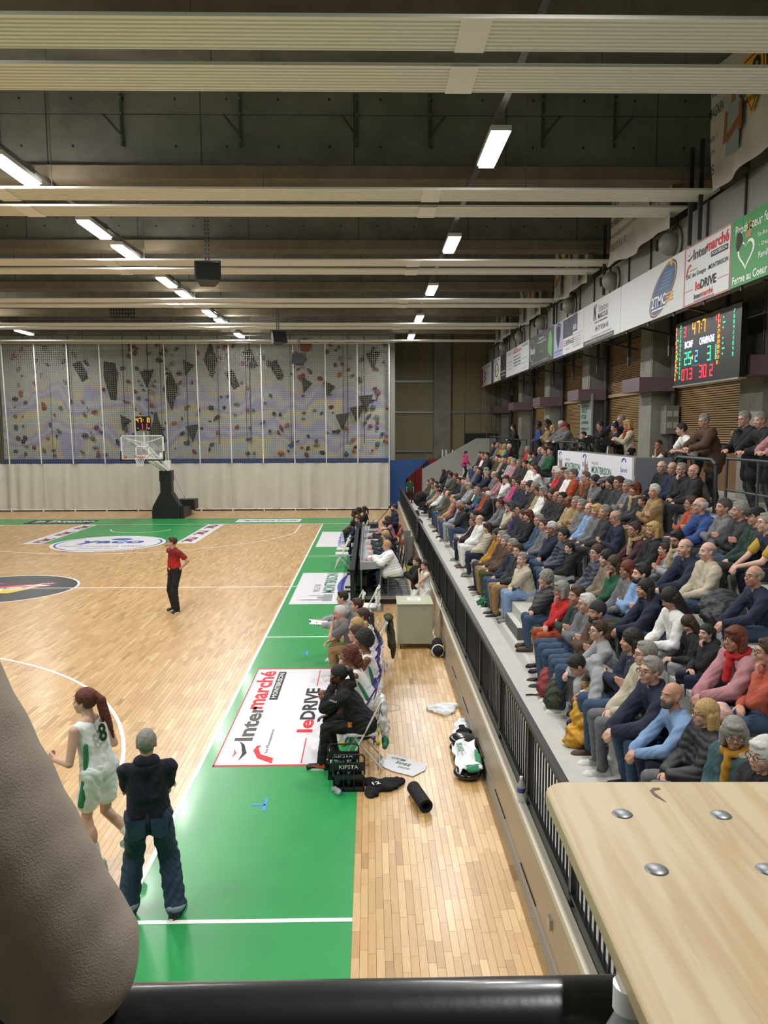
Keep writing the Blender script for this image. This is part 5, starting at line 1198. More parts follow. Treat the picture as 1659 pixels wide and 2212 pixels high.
def crowd():
    rr=random.Random(5); recs=[]
    for l in CROWD.split('\n'):
        r,y,dz,h,g,leg,ex,po=l.split(); recs.append([int(r),float(y),float(dz),h,g,leg,ex,po])
    for i,(r,y,dz,h,g,leg,ex,po) in enumerate(recs):
        scarf=None
        if ':' in ex: ex,scarf=ex.split(':')
        ex=ex.replace('-','')
        kid='k' in ex; gar,c=g.split(':')
        yaws=(0,.3) if y<12 else (.3,.6)
        yaw=rr.choice(yaws)
        if po=='v': yaw=.95
        if po in 'bdp': yaw=0 if y<14 else .3
        if scarf and 'e' in ex and po=='p': yaw=.6
        D=P_(po,yaw)
        hz=D['H'].translation.z
        s=1+dz*.55 if not kid else .80+dz*.3
        s=min(1.09,max(.74,s))
        if po=='b': s=1.0
        fat=1.12 if (gar in('coat','jacket') and rr.random()<.35) else 1.0
        X=2.72+.7*r+.05+D['H'].translation.x*s-(.02 if po=='l' else 0)
        if po in 'fcdb': X=2.72+.7*r+min(.16,D['H'].translation.x)
        zf=.66+.4*r+.4*(1-s)
        if r==5: X,zf=6.55,2.66+.05
        L=mklook(h,g,leg,ex,rr,scarf)
        if c=='teal' and gar=='coat': L['ex']+='h'; L['fleece']=1
        root=thing('person',None,'person',(X,y,zf),PI+rr.uniform(-.12,.12)+(.25 if po=='v' else 0)); root.scale=(s,s,s)
        gk=gar if gar in('sweater','jacket','puffer','vest','hoodie') else 'jacket'
        bm_=shared(('body',po,yaw),lambda:body_mesh(D)); tm=shared(('top',po,gk,fat),lambda:top_mesh(D,gk,.014,fat)); lm=shared(('legs',po),lambda:legs_mesh(D))
        dress(root,D,L,bm_,tm,lm,kid,detail=y<26)
        if gar in('jacket','coat'): put('collar',shared(('collar',po),lambda:collar_mesh(D,gar,fat)),L['top'],root)
        if gar=='vest': put('t_shirt',shared(('tee',po),lambda:top_mesh(D,'tshirt',.013,1.0,.4)),cloth('yellow' if c=='navy' else 'white'),root)
        recs[i].append(root); recs[i].append(scarf)
    # labels: every one from its looks, then from its neighbours
    def desc(q,short=False):
        g,c=q[4].split(':'); return '%s %s'%(WORD.get(c,c),GAR[g])
    used={}
    def acc(q):
        ex=q[6].split(':')[0]; a=[]
        if 'g' in ex: a.append('glasses')
        if q[9]: a.append(q[9].replace('rust','rust orange')+' scarf')
        if q[3][0]=='H': a.append('knitted beanie')
        if q[3][0]=='K': a.append('peaked cap')
        if q[3][0]=='A': a.append('flat cap')
        if q[3][0]=='W': a.append('hood up')
        return ' and '.join(a)
    for n,q in enumerate(recs):
        who='child' if 'k' in q[6] else 'person'
        a=acc(q); base='%s in %s%s, %s, %s'%(who,desc(q),(' and '+a) if a else '',PW[q[7]],ROWN[q[0]])
        row=[p for p in recs if p[0]==q[0]]; k=row.index(q); L_=row[k-1] if k>0 else None; R_=row[k+1] if k+1<len(row) else None
        zone='at the near end' if k<4 else 'at the far end' if k>=len(row)-3 else ''
        c=[base]
        s0='%s in %s, %s'%(who,desc(q),ROWN[q[0]])
        if R_: c.append('%s, left of %s'%(s0,desc(R_)))
        if L_: c.append('%s, right of %s'%(s0,desc(L_)))
        if L_ and R_: c.append('%s, between %s and %s'%(s0,desc(R_),desc(L_)))
        c.append(s0+', %s, %s'%(PW[q[7]],zone or 'middle part'))
        c.append('%s in %s, %s, %s from the near end of its row'%(who,desc(q),ROWN[q[0]],ORD(k+1)))
        used.setdefault(base,[]).append(n); q.append(c)
    cnt={}
    for q in recs:
        for s_ in q[-1]: cnt[s_]=cnt.get(s_,0)+1
    taken=set()
    for q in recs:
        for s_ in q[-1]:
            if cnt[s_]==1 and s_ not in taken and len(s_.split())<=16: q[8]['label']=s_; taken.add(s_); break
        else: q[8]['label']=q[-1][-1]
        q[8]['group']='spectators seated in the '+('first row' if q[0]==0 else ROWN[q[0]]).replace('bench','bench')
def ORD(n):
    w=['','first','second','third','fourth','fifth','sixth','seventh','eighth','ninth','tenth','eleventh','twelfth']; return w[n] if n<13 else '%dth'%n if n%10 not in(1,2,3) or n<20 else '%d%s'%(n,{1:'st',2:'nd',3:'rd'}[n%10])
crowd()
# ---------------------------------------------------------------- people modelled one by one
def hero(label,loc,rz,D,look,kind='sweater',group=None,vox=.0085,cvox=.012,sleeve=1,fat=1.0,short=None,wide=1.0,long=0,scale=1,noleg=False,seed=1,top=None,soft=False):
    root=thing('person',label,'person',loc,rz,group); root.scale=(scale,)*3
    look.setdefault('garment',kind); look.setdefault('lip',LIPL); look.setdefault('sole',WHITE); look.setdefault('hair','s'); look.setdefault('brow',look.get('hmat'))
    dress(root,D,look,body_mesh(D,vox,1.0),top_mesh(D,kind,cvox,fat,sleeve,seed,long,soft),legs_mesh(D,cvox,short,wide,seed),detail=True)
    return root
def LK(skin='l',top='black',legs='black',hair='s',hc='k',shoe='dark shoe',ex='',**k):
    L=dict(skin=SK['d'][k.pop('sk',0)%2] if skin=='d' else SK['l'][k.pop('sk',0)],top=cloth(top),legs=cloth(legs),hair=hair,hmat=hairmat(hc) if hair not in 'HKAW' else cloth(hc),under=hairmat('n'),ex=ex,shoe=MATS.get(shoe) or mat(shoe,{'dark shoe':'#222326','white shoe':'#d8d8d6','brown shoe':'#4d3a2c','grey shoe':'#7b7973','mint shoe':'#9fc0ae','black gold shoe':'#2c2622'}[shoe],.5),lip=LIPD if skin=='d' else LIPL)
    L['brow']=hairmat(hc if hc in HCOL else 'k'); L.update(k); return L
for c_ in (('dark shoe','#222326'),('white shoe','#d8d8d6'),('brown shoe','#4d3a2c'),('grey shoe','#7b7973')): mat(c_[0],c_[1],.55)
def sockets(root,D,m,h=.17,r=.05):
    for i in (0,1): a=D['an'][i]; k_=D['kn'][i]; d=(k_-a).normalized(); ob('sock',MB().cyl(a-d*.03,a+d*h,r*.86,r,n=12),m,root)
def panel_on(root,pts,m,name,t=.004):
    b=MB(); b.add([V3(p) for p in pts],[tuple(range(len(pts)))]); return ob(name,b,m,root)
GP=mat('green patterned kit','#2b7a52',.7,noise=(70,.6))
# referee
D=pose(hip=(0,0,.94),lean=.03,yaw=.0,pitch=.03,wr=[(-.02,.20,1.0),(.02,-.22,.97)],an=[(.06,.13,.085),(-.04,-.13,.085)],epole=[(-.75,.75,.1),(-.8,-.5,0)],hand=[((.1,-.7,-.6),(.2,-.5,.2),.6),None],foot=(.35,-.1),kpole=(1,0,.0))
D['H']=headmat(D['H'].translation,-.65,.0)
t=hero('person in red short-sleeved referee shirt and black trousers, hand on hip, whistle in mouth',(-4.46,17.4,0),PI+.8,D,LK(top='red',legs='black',hc='n',brow=hairmat('n')),'tucked',sleeve=.4,wide=1.22)
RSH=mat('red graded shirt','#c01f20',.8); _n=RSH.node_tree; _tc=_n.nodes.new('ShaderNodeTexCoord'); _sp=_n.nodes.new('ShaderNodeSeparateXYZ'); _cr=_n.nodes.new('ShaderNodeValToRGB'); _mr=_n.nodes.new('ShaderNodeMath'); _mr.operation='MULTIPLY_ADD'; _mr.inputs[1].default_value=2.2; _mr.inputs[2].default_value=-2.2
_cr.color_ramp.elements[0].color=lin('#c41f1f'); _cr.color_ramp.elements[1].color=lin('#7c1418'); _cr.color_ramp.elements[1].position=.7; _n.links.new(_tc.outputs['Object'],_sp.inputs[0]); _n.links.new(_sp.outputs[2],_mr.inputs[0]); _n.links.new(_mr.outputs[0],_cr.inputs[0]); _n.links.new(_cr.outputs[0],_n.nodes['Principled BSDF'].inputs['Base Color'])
for c in t.children:
    if c.name.startswith('shirt'): setm(c,RSH)
ob('belt',MB().torus((0,0,1.0),.128,.014,24,6,Matrix.Diagonal((.92,1.38,1.4))),mat('leather black','#101011',.4),t); ob('buckle',MB().box(.13,-.03,.985,.15,.03,1.02),GOLD,t)
ob('whistle',MB().cyl((.105,.0,-.072),(.15,-.01,-.085),.011,n=8),INK,t).matrix_local=D['H']
ob('chest_badge',MB().cyl((.128,-.07,1.33),(.137,-.07,1.33),.025,n=12),WHITE,t)
# red-haired player
D=pose(hip=(0,0,.93),lean=.22,yaw=.35,pitch=0,wr=[(.34,.20,1.06),(.30,-.20,1.02)],an=[(-.02,.09,.085),(-.32,-.10,.26)],epole=[(-1,.4,-.3),(-1,-.4,-.3)],hand=[((1,-.2,.3),(0,-1,0),1.0),((1,.2,.3),(0,1,0),1.0)],foot=(.2,0),kpole=(1,0,0))
t=hero('person in white and green basketball kit with long red ponytail, fists raised, walking',(-2.55,6.98,0),2.72,D,LK(top='kit',legs='kit',hair='p',hc='r',shoe='mint shoe',sk=2,legname='shorts'),'jersey',short=.62,vox=.0085,cvox=.010)
ob('sock',MB().cyl(D['an'][0]-V3((0,0,.02)),D['an'][0]+(D['kn'][0]-D['an'][0]).normalized()*.17,.043,.05,n=14),WHITE,t); ob('sock',MB().cyl(D['an'][1],D['an'][1]+(D['kn'][1]-D['an'][1]).normalized()*.17,.043,.05,n=14),WHITE,t)
B=Blob(); B.cap((-.10,0,.08),(-.16,0,.02),.032,.04); B.cap((-.16,0,.02),(-.24,.01,-.22),.042,.028); B.cap((-.24,.01,-.22),(-.27,.01,-.34),.028,.012); put('ponytail',B.mesh('ponytail',WHITE,.008,1,hairfn(.003,120)),hairmat('r'),t,D['H'])
B=Blob(); hp=D['hp'][0]; B.cap(D['hip']+V3((0,.155,.30)),D['hip']+V3((.0,.165,.03)),.022,.03); B.cap(D['hip']+V3((0,.165,.03)),hp+(D['kn'][0]-hp)*.6+V3((0,.085,0)),.034,.04); put('side_panel',B.mesh('side_panel',WHITE,.009,1),GP,t)
txt('8',D['hip']+D['up']*.28-D['fwd']*.155+D['side']*.07,-D['side'],D['up'],.17,mat('dark green number','#1c3a2c',.6),t,.1,.03,'shirt_number')
txt('JACO',hp+V3((-.10,.02,-.02)),(0,-1,0),(0,0,1),.04,INK,t,.12)
# person in polo and wide jeans, seen from behind
D=pose(hip=(0,0,.90),lean=-.02,yaw=.05,pitch=.03,wr=[(.22,-.08,1.10),(.22,.08,1.07)],an=[(.06,.20,.085),(-.05,-.20,.085)],epole=[(-.25,1,-.5),(-.25,-1,-.5)],hand=[((.1,-1,0),(-1,0,0),.4),((.1,1,0),(-1,0,0),.4)],foot=(.4,-.4),kpole=(1,0,0))
JN=mat('dark jeans','#2c3e56',.85,noise=(5,.35),bump=(160,.35))
t=hero('person in navy polo shirt and baggy turned-up jeans seen from behind, arms crossed',(-1.87,6.2,0),1.80,D,LK(top='polo',hc='g',shoe='dark shoe',legs='jean'),'polo',sleeve=.45,wide=1.36,vox=.0085,cvox=.011,scale=.965,fat=1.12)
for c in t.children:
    if c.name.startswith('trousers'): setm(c,JN)
for i in (0,1):
    a=D['an'][i]; ob('turn_up',MB().torus(a+V3((0,0,.01)),.072,.022,20,8,Matrix.Diagonal((1.05,1,1.3))),mat('light denim','#8d98a5',.85),t)
    hp,kn=D['hp'][i],D['kn'][i]; p=hp+V3((-.138,-.0,.02)); w=.075
    panel_on(t,[p+V3((0,w,.03)),p+V3((0,-w,.03)),p+V3((.012,-w*.9,-.13)),p+V3((.014,0,-.16)),p+V3((.012,w*.9,-.13))],mat('pocket denim','#324660',.85,noise=(8,.3)),'back_pocket')
ob('white_sleeve',MB().cyl(D['el'][0]+(D['wr'][0]-D['el'][0])*.02,D['wr'][0],.055,.044,n=14),WHITE,t); ob('white_sleeve',MB().cyl(D['el'][1]+(D['wr'][1]-D['el'][1])*.02,D['wr'][1],.055,.044,n=14),WHITE,t)
B=Blob(); B.cap(D['neck']+V3((-.02,.05,.02)),D['neck']+V3((-.02,-.05,.02)),.063); put('collar',B.mesh('collar',WHITE,.009,2),cloth('polo'),t)
# bench people, facing the court
CHW=mat('white folding chair','#dadbd9',.35); CHP=mat('violet chair tube','#4b3a86',.4); TENB=mat('tennis ball felt','#b8c832',.95,bump=(300,.6))
def folding_chair(loc,rz,label,m=CHW,group=None,tennis=False,name='folding_chair'):
    t=thing(name,label,'chair',loc,rz,group)
    b=MB(); 
    for s in (-.21,.21):
        ob('leg',MB().cyl((.22,s,0),(-.22,s,.86),.012),m,t); ob('leg',MB().cyl((-.24,s*.86,0),(.14,s*.86,.45),.012),m,t)
        if tennis: ob('ball_foot',MB().sph((-.24,s*.86,.03),.034,12,8),TENB,t); ob('ball_foot',MB().sph((.22,s,.03),.034,12,8),TENB,t)
    ob('cross_bar',MB().cyl((.18,-.21,.08),(.18,.21,.08),.009),m,t); ob('cross_bar',MB().cyl((-.2,-.18,.08),(-.2,.18,.08),.009),m,t)
    ob('seat',MB().prism([(.2,-.2),(.2,.2),(.14,.22),(-.18,.2),(-.18,-.2),(.14,-.22)],(0,0,.435),(1,0,0),(0,1,0),(0,0,1),.022),m,t)
    b=MB(); n=9; V=[]; 
    for k in (0,1):
        for i in range(n+1): a=-.21+.42*i/n; q=.03*math.cos(a/.21*PI/2); V+=[(-.185-k*.008-q,a,.70),(-.215-k*.008-q,a,.84)]
    m2=2*(n+1); F=[(2*i,2*i+2,2*i+3,2*i+1) for i in range(n)]+[(m2+2*i,m2+2*i+1,m2+2*i+3,m2+2*i+2) for i in range(n)]+[(2*i+1,2*i+3,m2+2*i+3,m2+2*i+1) for i in range(n)]+[(2*i,m2+2*i,m2+2*i+2,2*i+2) for i in range(n)]
    b.add(V,F); ob('backrest',b,m,t); return t
def seat_pose(lean=.35,wr=None,yaw=0,pitch=0,an=None,seat=.46,hand=None,epole=None,head=None,twist=0):
    z=seat-.03; hip=(0,0,z+.10)
    return pose(hip,lean=lean,yaw=yaw,pitch=pitch,wr=wr or [(.46,.08,.62),(.47,-.07,.60)],an=an or [(.40,.13,.085),(.34,-.13,.085)],kpole=(.3,0,1),hand=hand or [((.6,-.7,-.2),(-.2,-.5,-1),.7),((.6,.7,-.2),(-.2,.5,-1),.7)],epole=epole or [(-.3,.8,-.6),(-.3,-.8,-.6)],head=head,twist=twist)
folding_chair((-.10,9.15,0),PI,'white folding chair under the person in the black hoodie, nearest on the bench side')
D=seat_pose(lean=.52,wr=[(.375,.06,.99),(.44,-.10,.58)],pitch=.25,an=[(.50,.16,.085),(.36,-.12,.085)],hand=[((.15,-.2,1),(-1,0,0),.5),((.8,.4,-.1),(0,.2,-1),.4)],epole=[(.3,.4,-1),(0,-.8,-.4)])
t=hero('person in black hooded tracksuit, face in hand, seated on the nearest white chair',(-.10,9.15,0),PI-.05,D,LK('d','black','black','p','k','black gold shoe',sk=0,hair_='b'),'hoodie',vox=.0075,cvox=.010,wide=1.05,fat=1.15)
sockets(t,D,mat('white sock','#dcded9',.8),.2,.052)
for i in (0,1): 
    a=D['an'][i]; ob('shoe_flash',MB().prism([(-.05,0),(.04,.0),(.12,.03),(.03,.035),(-.04,.05)],(a.x,a.y+.046,.03),(1,0,0),(0,0,1),(0,1,0),.004),mat('orange flash','#d4552a',.5),t)
k0=D['kn'][0]; txt('Jaco',k0+V3((.062,.03,-.05)),(0,0,-1),(.2,1,0),.06,WHITE,t,.22,.03,'trouser_lettering')
ob('trouser_badge',MB().box(.12,.21,.55,.17,.225,.61),mat('badge orange blue','#d07a3a',.5,noise=(60,.8)),t)
txt('hoinc',D['sh'][0]+(D['el'][0]-D['sh'][0])*.35+V3((.0,.085,0)),(.9,0,.3),(-.3,0,.9),.03,WHITE,t,.09,.01)
def player(x,y,label,hair,hc,skin='l',sk=0,lean=.45,wr=None,yaw=0,pitch=.05,num=None,chair='purple chair',**k):
    fc=folding_chair((x-.15,y,0),PI,'purple tube chair with tennis ball feet under '+chair,CHP,'chairs along the team bench',True,'bench_chair'); fc.scale=(1,1,.9)
    D=seat_pose(lean=lean,wr=wr,yaw=yaw,pitch=pitch); t=hero(label,(x,y,0),PI+k.get('r',0),D,LK(skin,'kit','kit',hair,hc,'white shoe',sk=sk,legname='shorts'),'jersey',short=.6,vox=.0085,cvox=.010,seed=int(y*10))
    if num: txt(num,D['hip']+D['up']*.2-D['fwd']*.15+D['side']*.09,-D['side'],D['up'],.19,mat('dark green number','#1c3a2c',.6),t,.19,.03,'shirt_number')
    B=Blob(); B.cap(D['hip']+D['side']*.155+D['up']*.34,D['hip']+D['side']*.165+D['up']*.02,.02,.035); put('side_panel',B.mesh('side_panel',WHITE,.01,1),GP,t); sockets(t,D,MATS['white sock'],.13,.05)
    return t,D
t,D=player(.0,9.92,'person in white kit with long curly auburn hair, next to the black hoodie','c','r','d',1,.5,[(.62,.02,.66),(.60,-.04,.64)],chair='the curly auburn-haired player')
B=Blob(); B.ell((-.10,0,-.03),(.08,.085,.09)); B.ell((-.13,0,-.1),(.06,.07,.06)); put('curly_bunch',B.mesh('curls',WHITE,.011,1,lambda a,n:a+n*((np.sin(95*a[:,0])*np.sin(90*a[:,1]+2)*np.sin(85*a[:,2]))*.012)[:,None]),mat('auburn curls','#5a2e1a',.7),t,D['H'])
ob('undershirt_sleeve',MB().cyl(D['sh'][0],D['sh'][0]+(D['el'][0]-D['sh'][0])*.6,.07,.062,n=14),WHITE,t)
player(.06,10.5,'person in white kit with dark afro hair on the bench','a','k','d',1,.25,chair='the afro-haired player')
player(.04,11.05,'person in white kit, third from the hoodie, brown hair tied back, leaning forward','p','n','l',0,.45,chair='the leaning brown-haired player')
player(.06,11.55,'person in white kit with blond-streaked ponytail leaning low on the bench','p','y','l',2,.5,chair='the player with blond-streaked ponytail')
player(.08,12.05,'person in white kit numbered 20 with brown ponytail, farthest of the players','p','n','l',1,.35,num='20',chair='the player numbered 20')
folding_chair((-.2,12.45,0),PI,'white folding chair under the grey-haired coach',CHW)
D=seat_pose(lean=.55,wr=[(.42,.03,.97),(.50,-.06,.62)],pitch=.1,hand=[((-.1,-.2,1),(-1,0,0),.9),((.6,.7,-.2),(-.2,.5,-1),.7)],epole=[(.4,.4,-1),(-.3,-.8,-.6)])
hero('person with red glasses and beige trousers, chin on hand, leaning out from the bench',(-.2,12.45,0),PI,D,LK('l','grey','tan','s','w','white shoe','g',gmat=mat('red frame','#b03030',.4)),'polo',sleeve=.4)
folding_chair((-.22,13.55,0),PI,'white folding chair under the person in the light grey hoodie',CHW)
D=seat_pose(lean=.5,wr=[(.62,.12,.66),(.62,-.10,.70)],pitch=.1,hand=[((1,-.2,0),(0,0,1),.6),((1,.2,0),(0,0,1),.6)])
t=hero('person in light grey hoodie with stubble holding a white clipboard over the green border',(-.22,13.55,0),PI,D,LK('l','lgrey','tan','s','k','white shoe'),'hoodie')
folding_chair((.05,12.95,0),PI,'white folding chair under the person in the navy sweatshirt',CHW)
D=seat_pose(lean=.5); hero('person in navy sweatshirt with short brown hair, hunched forward beside the clipboard holder',(.05,12.95,0),PI,D,LK('l','navy','black','s','n','white shoe'),'sweater',fat=1.1)
cb=thing('clipboard','white clipboard with papers and black clip held out by the seated assistant','clipboard',(-.93,13.5,.69)); cb.rotation_euler=(.1,.1,.1)
ob('board',MB().box(-.17,-.11,0,.17,.13,.006),WHITE,cb); ob('paper',MB().box(-.15,-.1,.006,.15,.1,.009),mat('paper','#f0f0ee',.7),cb); ob('clip',MB().box(-.17,-.04,.006,-.14,.04,.02),INK,cb)
# scorer's table crew, on the low platform (top .2)
def official(x,y,label,look,kind='jacket',lean=.3,wr=None,yaw=0,pitch=.1,z=.2,**k):
    D=seat_pose(lean=lean,wr=wr or [(.52,.13,.86),(.52,-.11,.86)],yaw=yaw,pitch=pitch,hand=[((1,-.2,0),(0,0,-1),.3),((1,.2,0),(0,0,-1),.3)],epole=[(-.2,.8,-.5),(-.2,-.8,-.5)])
    c=thing('meeting_chair','grey upholstered chair with steel legs under the '+label.replace('person','official').split(' at the')[0].split(' and ')[0],'chair',(x,y,z),PI,'chairs behind the scorers table')
    ob('seat',MB().box(-.2,-.22,.40,.22,.22,.445),mat('dark seat cloth','#2b2d31',.9),c); ob('backrest',MB().prism([(-.22,.55),(-.2,.55),(-.26,.9),(-.28,.9)],(0,-.21,0),(1,0,0),(0,0,1),(0,1,0),.42),mat('dark seat cloth','#2b2d31',.9),c)
    for s in (-.23,.23): ob('leg',MB().cyl((.2,s,.42),(.2,s,0),.012),GALV,c); ob('leg',MB().tube([(-.3,s,0),(-.2,s,.42),(-.27,s,.88)],.012),GALV,c)
    return hero(label,(x,y,z),PI,D,look,kind,vox=.0095,cvox=.013,**k),D
WP=cloth('twhite',.5)
t,D=official(.62,18.3,'person in long white quilted jacket and red glasses at the scorers table',LK('l','twhite','denim','s','y','brown shoe','g',gmat=mat('red frame','#b03030',.4),garment='puffer',top_=0),'puffer',lean=.38,long=.55,fat=1.1)
official(.62,19.35,'person in dark navy jacket at the scorers table beside the long white jacket',LK('l','navy','black','s','d'),'jacket')
official(.58,20.1,'person with long grey-blond hair and dark cardigan at the scorers table',LK('l','char','black','l','y'),'sweater')
official(.55,20.95,'balding person with beard in black and yellow sleeves at the scorers table',LK('l','char','black','b','n','dark shoe','e'),'sweater')
official(.62,22.3,'person in black coat with headset at the scorers table laptop',LK('l','black','black','s','k','dark shoe','e'),'coat')
official(.72,23.6,'person in pink cardigan at the far end of the scorers table',LK('l','pink','black','l','n'),'sweater')
# far bench and standing announcer
D=seat_pose(lean=.12,wr=[(.36,.20,.60),(.38,-.16,.58)],yaw=.25); folding_chair((-.32,25.3,0),PI,'white folding chair under the person in the navy suit')
t=hero('person in navy suit and pale blue shirt seated at the far table end',(-.32,25.3,0),PI+.3,D,LK('l','navy','navy','s','n','white shoe','e'),'jacket'); ob('shirt_front',MB().cyl(D['hip']+D['fwd']*.115+D['up']*.16,D['hip']+D['fwd']*.088+D['up']*.44,.034,.05,n=12),mat('pale blue shirt','#a9c4da',.7),t)
for i,(x,y,h) in enumerate(((-.45,27.2,'s'),(-.30,27.9,'c'),(-.10,28.6,'p'))):
    folding_chair((x,y,0),PI,'white folding chair on the far bench, %s from the table'%ordn[i].replace('nearest','first'))
    D=seat_pose(lean=.2,yaw=.3); hero('person in black visiting kit on the far bench, %s, %s'%(('nearest of three','middle of three','farthest of three')[i],('short hair','curly hair','hair tied back')[i]),(x,y,0),PI,D,LK('d','black','black',h,'k','white shoe',sk=i),'tshirt',sleeve=.4,vox=.0095,cvox=.013)
D=pose(hip=(0,0,.94),lean=0,yaw=.35,wr=[(.22,.20,1.05),(.10,-.24,.84)],an=[(.0,.11,.085),(0,-.11,.085)]); hero('person in dark navy jacket with short beard standing behind the microphone stand',(.80,25.0,0),PI+.1,D,LK('l','navy','black','s','k','dark shoe','e'),'jacket')
# two girls against the parapet
D=pose(hip=(0,0,.94),lean=.02,yaw=.35,pitch=.1,wr=[(.19,.0,1.42),(.20,.04,1.12)],an=[(.05,.09,.085),(-.05,-.09,.085)],hand=[((.1,-.3,1),(-1,0,0),.9),((0,1,0),(-1,0,0),.4)],epole=[(.2,.5,-1),(-.2,-.9,-.6)])
t=hero('child in white sleeveless kit, hand to mouth, leaning on the parapet',(1.16,15.95,0),PI+.35,D,LK('l','kit','kit','p','n','dark shoe',sk=2,legname='shorts'),'jersey',short=.62,scale=.80); 
D=pose(hip=(0,0,.94),lean=-.02,yaw=.3,wr=[(.32,.0,1.30),(.30,-.12,1.32)],an=[(.05,.09,.085),(-.05,-.09,.085)],hand=[((.1,-.2,1),(0,-1,0),.25),((.1,.2,1),(0,1,0),.25)],epole=[(-.2,.8,-1),(-.2,-.8,-1)])
hero('child in black sweatshirt and white shorts clapping behind the grey cabinet',(1.0,16.45,0),PI+.3,D,LK('l','black','kit','p','n','dark shoe',sk=2,legname='shorts'),'hoodie',short=.62,scale=.80)
# pink girl on the far steps and green boy
D=pose(hip=(0,0,.90),lean=.2,yaw=-.2,wr=[(.35,.2,.95),(.3,-.2,.9)],an=[(.1,.1,.085),(-.1,-.1,.085)])
hero('child in hot pink hoodie standing on the far steps facing the crowd',(4.35,35.6,1.86),.2,D,LK('l','hotpink','black','u','k'),'hoodie',scale=.78,vox=.0095)
D=pose(hip=(0,0,.93)); hero('child in green shirt standing behind the far end of the railing',(1.9,36.6,.66),1.2,D,LK('l','green','black','s','k'),'tshirt',scale=.7,sleeve=.4,vox=.0095)
# people standing along the gallery
def leaner(x,y,label,look,kind='coat',lean=.35,yaw=.3,rail=1.0,s=1.0,z=2.66,sleeve=1,bow=None,**k):
    dx=x-5.95
    D=pose(hip=(0,0,.93),lean=lean,yaw=yaw,pitch=.15,wr=bow or [(dx+.02,.12,rail+.07),(dx+.04,-.12,rail+.07)],an=[(-.02,.12,.085),(-.1,-.12,.085)],hand=[((.3,-1,0),(-.3,0,-1),.5),((.3,1,0),(-.3,0,-1),.5)],epole=[(0,.7,-1),(0,-.7,-1)] if bow else [(-.6,.7,.2),(-.6,-.7,.2)])
    t=hero(label,(x,y,z),PI,D,look,kind,vox=.0095,cvox=.013,sleeve=sleeve,scale=s,**k); return t,D
leaner(6.32,33.1,'person in long black headscarf and robe leaning on the dark gallery railing',LK('l','black','black','W','black'),lean=.3,long=.9)
leaner(6.45,29.4,'person in black jacket over bright blue shirt standing by the pillar',LK('d','blue','black','c','k'),'tshirt',lean=.02,bow=[(.2,.15,1.05),(.2,-.15,1.05)],s=1.02)
leaner(6.6,28.7,'person in black hooded jacket with tied-back braids beside the blue shirt',LK('d','char','black','p','k'),'hoodie',lean=.0,bow=[(.2,.1,1.1),(.2,-.1,1.1)],s=1.08)
leaner(6.35,27.3,'person in camel coat on the gallery beside the black-sweatered phone user',LK('l','tan','black','l','n'),'coat',lean=.1,bow=[(.25,.05,1.25),(.25,-.05,1.25)],s=.97)
leaner(6.35,26.3,'person in black sweater with blond hair bent over a phone on the gallery',LK('l','black','black','l','y'),'sweater',lean=.2,bow=[(.3,.05,1.15),(.3,-.05,1.15)],s=.95)
leaner(6.4,25.4,'person with white hair behind the pink cap on the gallery',LK('l','grey','char','s','w','dark shoe','g'),'jacket',lean=.15,s=1.03)
t,D=leaner(6.5,24.6,'person in pink cap and grey blazer leaning on the black railing',LK('l','grey','black','K','magenta','dark shoe','g'),'jacket',lean=.5,s=1.02); put('ponytail',XM['ponytail'],hairmat('k'),t,D['H'])
leaner(6.4,14.95,'person in white T-shirt with dark hair, forearms folded on the hooped railing',LK('l','twhite','black','s','k'),'tshirt',lean=.65,yaw=-.2,sleeve=.4,s=.97)
leaner(6.42,14.25,'person in olive waxed coat with grey hair and glasses leaning on the hooped railing',LK('l','brown','black','s','g','dark shoe','g'),'coat',lean=.38,long=.5,fat=1.1,s=1.03)
leaner(6.4,12.75,'person in long black coat, hand over mouth, leftmost at the tube railing',LK('l','black','char','s','g','dark shoe','g'),'coat',lean=.3,long=.6,bow=[(.30,.02,1.36),(.44,-.1,1.07)],s=1.03)
leaner(6.4,12.15,'person in black coat with slicked grey hair leaning on the tube railing',LK('l','black','char','s','g'),'coat',lean=.38,long=.6,s=1.02)
t,D=leaner(6.4,11.5,'person in pink coat, green scarf and glasses at the right-edge tube railing',LK('l','pink','char','s','n','dark shoe','gs',scarf=cloth('green')),'coat',lean=.2,s=1.03)
# media crew
leaner(6.35,22.2,'person in dark green jacket low behind the white board, hand on cheek',LK('l','dgreen','black','s','k'),'jacket',lean=.4,bow=[(.28,.02,1.2),(.4,-.1,.95)],s=.84)
leaner(6.5,21.6,'person in black top with glasses and hair bun operating a camera',LK('l','black','black','u','k','dark shoe','g'),'sweater',lean=.05,bow=[(.4,.1,1.3),(.4,-.1,1.3)],s=.98)
leaner(6.7,20.4,'person in navy polo with glasses holding a black camera to the face',LK('l','navy','black','s','g','dark shoe','g'),'polo',lean=.05,bow=[(.18,.06,1.56),(.18,-.05,1.56)],s=1.07)
leaner(6.35,19.6,'person in black with tied hair looking into a camera on tripod',LK('l','black','black','u','k'),'sweater',lean=.2,bow=[(.35,.05,1.3),(.35,-.05,1.3)],s=.95)
leaner(6.35,18.75,'person in cream cardigan and rust scarf with blond bob and glasses behind the board',LK('l','cream','black','o','y','dark shoe','gs',scarf=cloth('rust')),'sweater',lean=.1,yaw=.0,bow=[(.4,.06,1.25),(.4,-.06,1.25)],s=.99)
